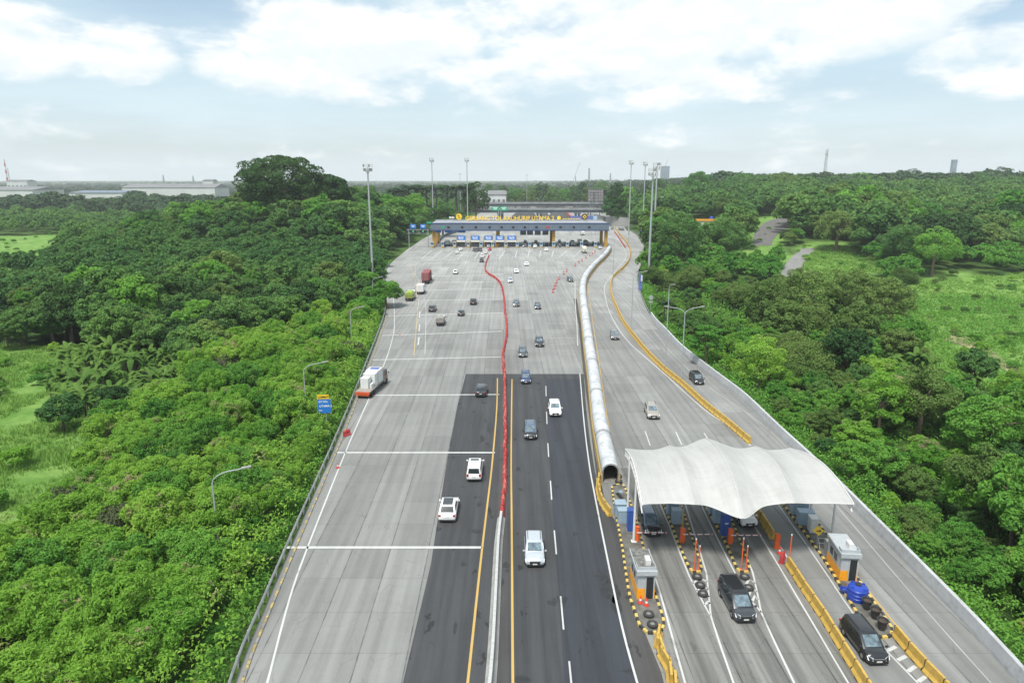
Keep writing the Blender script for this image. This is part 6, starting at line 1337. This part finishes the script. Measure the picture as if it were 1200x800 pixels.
top_tree(985, 243, 320, 12, 'leaf_olive', 'wide grey-green spreading tree beside the pale track', 32, nl=10000, size=.7, nc=110, cr=.2); top_tree(1063, 255, 270, 8.5, 'leaf_dark', 'dark tree leaning over the meadow on the right', 33, nl=8000, size=.6); top_tree(1100, 262, 260, 9, 'leaf_mid', 'tree with tiered branches right of the leaning dark one', 34, nl=8000, size=.6)
top_tree(800, 244, 270, 11, 'leaf_dark', 'wide dark flat crowned tree beside the thick mast', 35, nl=11000, size=.65, nc=110, cr=.2); top_tree(855, 252, 285, 9, 'leaf_dark', 'dark spreading tree right of the wide flat crowned one', 36, nl=8000, size=.65, nc=90, cr=.2)
for i, (px, pt, d, R, lb) in enumerate([(900, 320, 165, 6.5, 'leftmost olive crown of the big clump in the middle of the right woods'), (950, 308, 170, 8, 'tallest olive crown in the middle of the right woods'), (1000, 306, 172, 8, 'broad olive crown right of the tallest one in the right woods'), (1045, 318, 165, 7, 'dark olive crown at the right end of the big clump'), (925, 345, 150, 6, 'lower front crown at the left of the big clump'), (1010, 350, 150, 6.5, 'lower front crown at the right of the big clump')]): top_tree(px, pt, d, R, 'leaf_olive', lb, 40 + i, nl=9000, size=.5, nc=110, cr=.19)
top_tree(880, 215, 560, 12, 'leaf_mid', 'rounded crown on the right ridge, left of the large round tree', 51, nl=6000, size=1.); top_tree(1140, 228, 420, 11, 'leaf_olive', 'broad crown on the slope at far right', 52, nl=8000, size=.8)
top_tree(1088, 425, 101, 5.5, 'leaf_olive', 'brownish tree full of seed pods on the right, beside the dead brush', 53, nl=9000, size=.36, nc=110, cr=.19); top_tree(1165, 455, 92, 6, 'leaf_mid', 'vine hung tree at the far right edge', 54, nl=9000, size=.38, nc=110, cr=.19); top_tree(1040, 430, 100, 4.2, 'leaf_bright', 'bright feathery tree left of the brownish one', 55, nl=6000, size=.34)
top_tree(830, 372, 130, 3.6, 'leaf_mid', 'small layered tree behind the outer parapet', 56, nl=5000, size=.4, flat=.35); top_tree(895, 385, 118, 4.5, 'leaf_bright', 'bright rounded tree among the right roadside bushes', 57, nl=6000, size=.36)
b_ = W(374, 508); single('roadside_shrub', 'shrub growing over the left half of the blue road sign', b_.x - .55, b_.y - 1.6, 1.2, 4.6, .0, 30, 2200, .3, 'leaf_bright', 77, 'bush', aspect=.42, cr=.3, low=-.5)
top_tree(68, 462, 100, 3.2, 'leaf_dark', 'dark scrub tree at the edge of the left meadow', 58, nl=5000, size=.35); top_tree(150, 268, 300, 6, 'leaf_olive', 'brownish crown standing out in the left woods', 59, nl=5000, size=.7)

for i, (px, pt, d, R, m, lb) in enumerate([(772, 205, 760, 11, 'leaf_dark', 'dark skyline tree behind the masts'), (868, 203, 720, 12, 'leaf_mid', 'light skyline tree between the bright dome and the telecom tower'), (955, 203, 800, 10, 'leaf_big', 'dark skyline tree at the foot of the telecom tower'), (1008, 200, 760, 14, 'leaf_mid', 'broad skyline tree right of the telecom tower'), (1072, 196, 900, 12, 'leaf_big', 'small dark crown high on the skyline at right'), (1098, 204, 740, 12, 'leaf_dark', 'skyline tree just left of the slim grey tower'), (1150, 201, 720, 12, 'leaf_dark', 'skyline tree right of the slim grey tower'), (1178, 193, 760, 13, 'leaf_big', 'highest dark skyline crown near the right edge'), (738, 214, 600, 9, 'leaf_mid', 'light green tree right of the dark one beyond the gantry'),
    (604, 216, 800, 11, 'leaf_mid', 'green crown just right of the pale building behind the overpass'), (618, 219, 790, 10, 'leaf_olive', 'olive crown behind the overpass below the thin lamp pole'), (636, 211, 860, 12, 'leaf_big', 'tall dark crown in the middle behind the overpass'), (648, 216, 790, 11, 'leaf_dark', 'green crown right of the tall dark one behind the overpass'), (661, 218, 800, 11, 'leaf_mid', 'light crown behind the overpass, third from the billboard'), (673, 215, 850, 11, 'leaf_dark', 'dark crown behind the overpass, second from the billboard'), (682, 211, 900, 13, 'leaf_big', 'high dark crown just left of the billboard'), (703, 207, 900, 14, 'leaf_dark', 'high blue green crown right of the billboard'), (572, 213, 900, 11, 'leaf_dark', 'dark crown behind the pale building beyond the overpass'), (588, 214, 950, 12, 'leaf_far', 'hazy crown behind the right end of the pale building'), (625, 214, 980, 13, 'leaf_far', 'hazy crown on the skyline above the overpass')]): top_tree(px, pt, d, R, m, lb, 60 + i, nl=3500, size=1.2, nc=60, cr=.25)
OCC = [(o.location.x, o.location.y) for o in COL.objects if o.parent is None and o.get('category') == 'tree']
def free(x, y, r=4.0): return all((x - a) ** 2 + (y - b) ** 2 > r * r for a, b in OCC)
mast_xy = [(o.location.x, o.location.y) for o in COL.objects if o.get('category') in ('light mast', 'road sign', 'building', 'street lamp')]
# ---- scatter
def upper_line(px):    # on the left: nearer than this line grow the bright feathery shrubs, beyond it the dark wood
    return float(np.interp(px, [-200, 0, 60, 110, 190, 240, 300, 380, 450, 520], [660, 600, 560, 520, 470, 428, 402, 382, 362, 320]))
cand = []
y = 14.0
while y < 700:
    sp = 3.9 if y < 175 else (5.6 if y < 260 else 8.0 if y < 420 else 10.5)
    hl = 40 + y * .86
    x = -hl
    while x < hl:
        jx, jy = x + rnd.uniform(-.42, .42) * sp, y + rnd.uniform(-.42, .42) * sp; x += sp
        l, r = XL(jy), XR(jy)
        mg = 1.9 if jy < 300 else 6
        if l - mg < jx < r + mg: continue
        cand.append((jx, jy, l - jx if jx < l else jx - r))
    y += sp * .92
feath, broad, mid_, oliv, spill_l, spill_r, scrub, ban, far_l, far_r, greys, low_ = [], [], [], [], [], [], [], [], [], [], [], []
BPOLY = [tuple(GT(*p)[:2]) for p in [(58, 440), (66, 486), (120, 502), (205, 482), (218, 435), (150, 420), (75, 425)]]
for (x, y, d) in cand:
    z = hgt(x, y); px, py = proj(x, y, z)
    c = clear(x, y)
    if x < 0 and inpoly(x, y, BPOLY): ban.append((x, y)); continue
    if c == 2: continue
    if c == 1:
        if rnd.random() < .16 + .35 * max(0, mnoise.noise(Vector((x / 14, y / 14, 5)))): scrub.append((x, y))
        continue
    if not free(x, y, 3.4 if y < 160 else 6): continue
    if any((x - a) ** 2 + (y - b) ** 2 < 4 for a, b in mast_xy): continue
    if py > 1150: continue
    if x < 0:
        if inpoly(x, y, BPOLY): ban.append((x, y)); continue
        if py > upper_line(px):
            (greys if rnd.random() < .05 else feath).append((x, y, d))
        elif y < 300: broad.append((x, y, d))
        else: far_l.append((x, y, d))
    else:
        n = mnoise.noise(Vector((x / 28, y / 28, 9))); n2_ = mnoise.noise(Vector((x / 17, y / 17, 4)))
        if y > 300: far_r.append((x, y, d))
        elif d < 16 and y < 170: mid_.append((x, y, d, 'feathery' if n > .05 else 'mid'))
        elif n > .28 and y < 240: oliv.append((x, y, d))
        elif n < -.33 and y < 200 and rnd.random() < .5: ban.append((x, y))
        elif n2_ > .02 and y < 230: low_.append((x, y, d))
        else: mid_.append((x, y, d, 'mid' if rnd.random() < .6 else 'broad' if rnd.random() < .6 else 'feathery'))
cd2 = lambda p: p[0] ** 2 + p[1] ** 2
inview = lambda p: -60 < proj(p[0], p[1], 3)[0] < 1260
def split(L, n=290):
    a = sorted([p for p in L if inview(p)], key=cd2); b = [p for p in L if not inview(p)]
    b = [p for p in b if -300 < proj(p[0], p[1], 3)[0] < 1500]
    return a[:n], a[n:] + b
fa, fb = split(feath); ba, bb = split(broad, 290); ma, mb_ = split(mid_, 290); oa, ob = split(oliv, 120)
print('TREES', len(feath), len(broad), len(mid_), len(oliv), len(ban), len(far_l), len(far_r), len(scrub))
for (x, y, d) in fa: tree('feathery', x, y, rnd.uniform(.6, 1.2) * (.52 if d < 3.2 else .75 if d < 6 else 1), 'bright feathery shrub tree in the dense thicket on the left of the road', 'tree', 'feathery shrub trees left of the road', 'feathery_shrub_tree')
for (x, y, d) in greys[:40]: tree('greybush', x, y, rnd.uniform(.8, 1.1), 'greyish green bush among the bright shrubs left of the road', 'bush', 'greyish bushes left of the road', 'grey_bush', False)
for (x, y, d) in low_[:120]: tree('bush', x, y, rnd.uniform(.6, 1.25), 'low rounded bush among creepers right of the ramp', 'bush', 'low bushes among creepers on the right', 'low_bush', False)
for (x, y, d) in ba: tree('broad', x, y, max(.45, .95 + 1.0 * mnoise.noise(Vector((x / 26, y / 26, 6)))) * rnd.uniform(.75, 1.25), 'dark broadleaf tree in the left wood beyond the meadow', 'tree', 'dark broadleaf trees in the left wood', 'broadleaf_tree')
for (x, y, d, k) in ma: tree(k, x, y, rnd.choice((.45, .6, .75, .9, 1.15)) * rnd.uniform(.9, 1.1) * (.42 if d < 3.2 else .6 if d < 6 else .85 if d < 14 else 1), 'mixed green tree in the thicket right of the parapet wall', 'tree', 'mixed trees right of the ramp', 'roadside_tree')
for (x, y, d) in oa: tree('olive', x, y, rnd.uniform(.6, .95), 'olive green tree in the right wood', 'tree', 'olive green trees in the right wood', 'olive_green_tree')
for (x, y) in [b for b in ban if inview(b)][:90]: plant(BAN, 'banana_plant', 'banana plant with long arching leaves, %s' % ('in the grove beside the left meadow' if x < 0 else 'among the bushes right of the ramp'), 'banana plant', x, y, rnd.uniform(.85, 1.4), 'banana plants on the left' if x < 0 else 'banana plants on the right')
for (x, y) in scrub[:160]: tree('bush', x, y, rnd.uniform(.3, 1.0), 'low green bush scattered on the %s grassland' % ('left' if x < 0 else 'right'), 'bush', 'low bushes on the %s grassland' % ('left' if x < 0 else 'right'), 'low_bush', False)
H3 = lambda L: [(p[0], p[1], hgt(p[0], p[1]), rnd.uniform(.65, 1.35)) for p in L]
merged('scrub', 'scattered scrub on the grassland and slopes farther off', 'bushes', [(p[0], p[1], hgt(p[0], p[1]), rnd.uniform(.3, 1.0)) for p in scrub[160:] + low_[120:]], M['leaf_mid'], 'scrub'); merged('thicket', 'bright thicket farther off on the left that merges into one mass', 'nearf', H3(fb), M['leaf_bright'], 'thicket'); merged('wood', 'dark wood in the middle distance on the left', 'nearf', H3(bb), M['leaf_dark'], 'wood'); merged('wood', 'mixed wood in the middle distance on the right', 'nearf', H3(mb_) + H3(ob), M['leaf_mid'], 'wood')
# 300 nearest individuals beyond 300 m on each side, the rest as one mass
for L, nm, lb, grp in ((far_l, 'wooded_slope_tree', 'green tree on the far left slope beside the plaza', 'trees on the far left slope'), (far_r, 'ridge_tree', 'green tree on the far right slope beyond the ramp', 'trees on the far right slope')):
    a, b = split(L, 280)
    for (x, y, d) in a: tree('far', x, y, max(.45, 1.0 + 1.1 * mnoise.noise(Vector((x / 30, y / 30, 2)))) * rnd.uniform(.75, 1.3) * (1.45 if x > 0 else 1.05 if proj(x, y, 0)[0] > 270 else .85), lb, 'tree', grp, nm, False)
    merged('wood', ('left' if L is far_l else 'right') + ' far wood that reads as one mass of crowns', 'far', [(p[0], p[1], p[2], p[3] * (1.4 if p[0] > 0 else .9)) for p in H3(b)], M['leaf_far'], 'wood')
vf = []; y = 700
gapbox = lambda x, y: (y < 1250 and -.62 < x / y < -.40 and y > 960) 
while y < 6500:
    sp = 13 + (y - 700) * .018; x = -y * .84
    while x < y * .84:
        jx, jy = x + rnd.uniform(-.45, .45) * sp, y + rnd.uniform(-.45, .45) * sp; x += sp
        a = jx / jy
        if 700 < jy < 900 and -.06 < a < .11 and rnd.random() < .3: continue
        if -.78 < a < -.40 and 950 < jy < 1340: continue
        if -.80 < a < -.45 and 820 < jy < 960 and rnd.random() < .5: continue
        if XL(min(jy, 800)) - 4 < jx < XR(min(jy, 800)) + 4 and jy < 850: continue
        if jy < 820 and -.06 < a < .0: continue
        vf.append((jx, jy, hgt(jx, jy) - (1.5 if jy > 1200 and -.8 < a < -.3 else 0), rnd.choice((.6, .75, .9, 1.05, 1.3)) * rnd.uniform(.85, 1.15) * (1 if jy < 1600 else 1.25) * (.72 if a < .1 and jy > 900 else 1)))
    y += sp * 1.15
print('VF', len(vf))
merged('distant_wood', 'distant woods reaching to the horizon', 'vfar', vf, M['leaf_vfar'], 'wood')
# palms
for i, (px, pt, d, s) in enumerate([(470, 214, 520, 1.9), (478, 211, 530, 1.9), (490, 212, 520, 2.0), (500, 211, 535, 2.0), (511, 212, 520, 2.0), (523, 211, 530, 2.0), (535, 212, 525, 2.0), (543, 211, 520, 2.0), (463, 216, 515, 1.8), (207, 226, 620, 1.5), (243, 224, 640, 1.5)]):
    a = at_axis(px, pt, d); o = plant(PALM, 'palm_tree', 'tall palm in the row behind the gantry at left' if px > 400 else 'palm in front of the left warehouse', 'palm tree', a.x, a.y, s, 'palms behind the gantry' if px > 400 else 'palms before the warehouse', ('fronds', 'trunk')); o.location.z = a.z - 10.5 * s; o.scale = (s * 1.55, s * 1.55, s)
for (px, py, s, lb) in [(778, 372, .75, 'small palm by the round sign right of the ramp'), (583 + 412, 410, .55, 'small palm in the middle of the right thicket')]:
    b = GT(px, py + 10); plant(PALM, 'palm_tree', lb, 'palm tree', b.x, b.y, s, None, ('fronds', 'trunk'))
# tall grass and creepers as ground cover
def grass(name, label, polys, n, hmin, hmax, m, w_=.10):
    rs = np.random.RandomState(3); V = []; T = []
    for P in polys:
        xs, ys = [p[0] for p in P], [p[1] for p in P]; k = 0
        while k < n:
            x, y = rnd.uniform(min(xs), max(xs)), rnd.uniform(min(ys), max(ys)); k += 1
            if not inpoly(x, y, P) or any(inpoly(x, y, q) for q in PATHS): continue
            den = mnoise.noise(Vector((x / 9, y / 9, 1)));
            if den < -.25: continue
            z = hgt(x, y); tt = rnd.random()
            for q in range(5):
                a = rnd.uniform(0, 6.28); h = rnd.uniform(hmin, hmax) * (1 + den); d = Vector((math.cos(a), math.sin(a), 0)); sd_ = Vector((-d.y, d.x, 0)) * w_ * (1 + y / 120); b = Vector((x, y, z)) + d * rnd.uniform(0, .5); V += [b - sd_, b + sd_, b + d * h * .45 + Vector((0, 0, h)) + sd_ * .3, b + d * h * .45 + Vector((0, 0, h)) - sd_ * .3]; T += [tt] * 4
    o = link(name, quads_mesh(name, np.array([tuple(v) for v in V]), np.array(T), m)); tag(o, label, 'grass', None, 'stuff')
grass('tall_grass', 'light green tall grass of the open meadows', [MEADOWS[1], MEADOWS[4], MEADOWS[5]], 26000, .25, .7, M['grass'], .045)
# undergrowth between the trees and the road
def under():
    rs = np.random.RandomState(8); V = []; T = []
    for side in (-1, 1):
        y = 22.0
        while y < 300:
            for k in range(9):
                yy = y + rnd.uniform(0, 2); e = XL(yy) if side < 0 else XR(yy); d = rnd.uniform(.75 if side < 0 else .9, 3.0); x = e + side * d; z = hgt(x, yy)
                if side < 0 and d < 1.6 and rnd.random() < .5: continue
                P = np.array([[x, yy, z]]) + rs.normal(size=(26, 3)) * np.array([.55, .7, .3]) + np.array([0, 0, .55]); P = P[P[:, 0] * side > (e + side * .45) * side]
                if not len(P): continue
                N = nrm(rs.normal(size=(len(P), 3)) * .6 + np.array([0, 0, 1])); v, t = leaf_cards(rs, P, N, .34, .55, np.full(len(P), rnd.random())); V.append(v); T.append(t)
            y += 1.3
    o = link('undergrowth', quads_mesh('undergrowth', np.concatenate(V), np.concatenate(T), M['leaf_mid'])); tag(o, 'low undergrowth along the foot of the thickets on both roadsides', 'undergrowth', None, 'stuff')
under()
def carpet(name, label, inside, m, spc, hb, ha, seed, nl=15, size=.34, ext=((-130, -18), (16, 185))):
    rs = np.random.RandomState(seed); V = []; T = []
    (x0, x1), (y0, y1) = ext; y = y0
    while y < y1:
        sp = spc * (1 + max(0, y - 60) / 160); x = x0
        while x < x1:
            jx, jy = x + rs.uniform(-.5, .5) * sp, y + rs.uniform(-.5, .5) * sp; x += sp
            q = inside(jx, jy)
            if not q: continue
            d, k = q
            a = mnoise.noise(Vector((jx / 5.5, jy / 5.5, seed))); b = mnoise.noise(Vector((jx / 1.7, jy / 1.7, seed + 5)))
            h = (hb + ha * (a * 1.3 + .45 * b)) * min(1, .35 + d / 5) * k
            if h < .25: continue
            s = sp / spc; P = np.array([[jx, jy, hgt(jx, jy) + h]]) + nrm(rs.normal(size=(nl, 3)) + [0, 0, .5]) * rs.uniform(.3, 1, (nl, 1)) * np.array([.75, .75, .6]) * s * spc
            P[:, 0] = np.where(jx < 0, np.minimum(P[:, 0], XL(jy) - rs.choice([-.25, .1, .5])), np.maximum(P[:, 0], XR(jy) + .5))
            N = nrm(rs.normal(size=(nl, 3)) * .55 + np.array([0, 0, .8])); v, t = leaf_cards(rs, P, N, size * s, .5, np.clip(rs.uniform(0, .55, nl) + (a + b) * .35 + .05, 0, 1)); V.append(v); T.append(t)
        y += sp * .9
    o = link(name, quads_mesh(name, np.concatenate(V), np.concatenate(T), m)); tag(o, label, 'shrub cover', None, 'stuff')
def in_left(x, y):
    d = XL(y) - x
    if d < 1.0: return None
    px, py = proj(x, y, hgt(x, y))
    if py < upper_line(px) + 4 or px < -90 or clear(x, y) or inpoly(x, y, BPOLY): return None
    return d, 1.0
def in_right(x, y):
    d = x - XR(y)
    if d < .9: return None
    px, py = proj(x, y, hgt(x, y))
    if px > 1290: return None
    return d, (.35 if clear(x, y) == 1 else 0 if clear(x, y) == 2 else 1.0)
carpet('shrub_cover', 'unbroken bright feathery growth filling the gaps of the left thicket', in_left, M['leaf_bright'], 1.0, 2.9, 1.5, 3, nl=16)
carpet('creeper_cover', 'creepers and low growth covering the ground right of the ramp', in_right, M['leaf_mid'], 1.05, 1.3, 1.7, 7, nl=13, ext=((12, 165), (18, 230)))

# ------------------------------------------------------------------ haze
HZ = .00012
if HZ:
    o = MB().box((0, 2700, 38), (12000, 5800, 92)).build('haze', None or (lambda: (lambda m: m)(bpy.data.materials.new('haze')))())
    m = o.data.materials[0]; m.use_nodes = True; t = NT(m.node_tree); t.n.clear(); out = t.new('ShaderNodeOutputMaterial'); v = t.new('ShaderNodeVolumePrincipled'); v.inputs['Color'].default_value = (.93, .975, 1.0, 1); v.inputs['Density'].default_value = HZ; v.inputs['Anisotropy'].default_value = .0
    t.l.new(v.outputs[0], out.inputs['Volume']); tag(o, 'thin even haze over the whole landscape', 'haze', None, 'stuff')
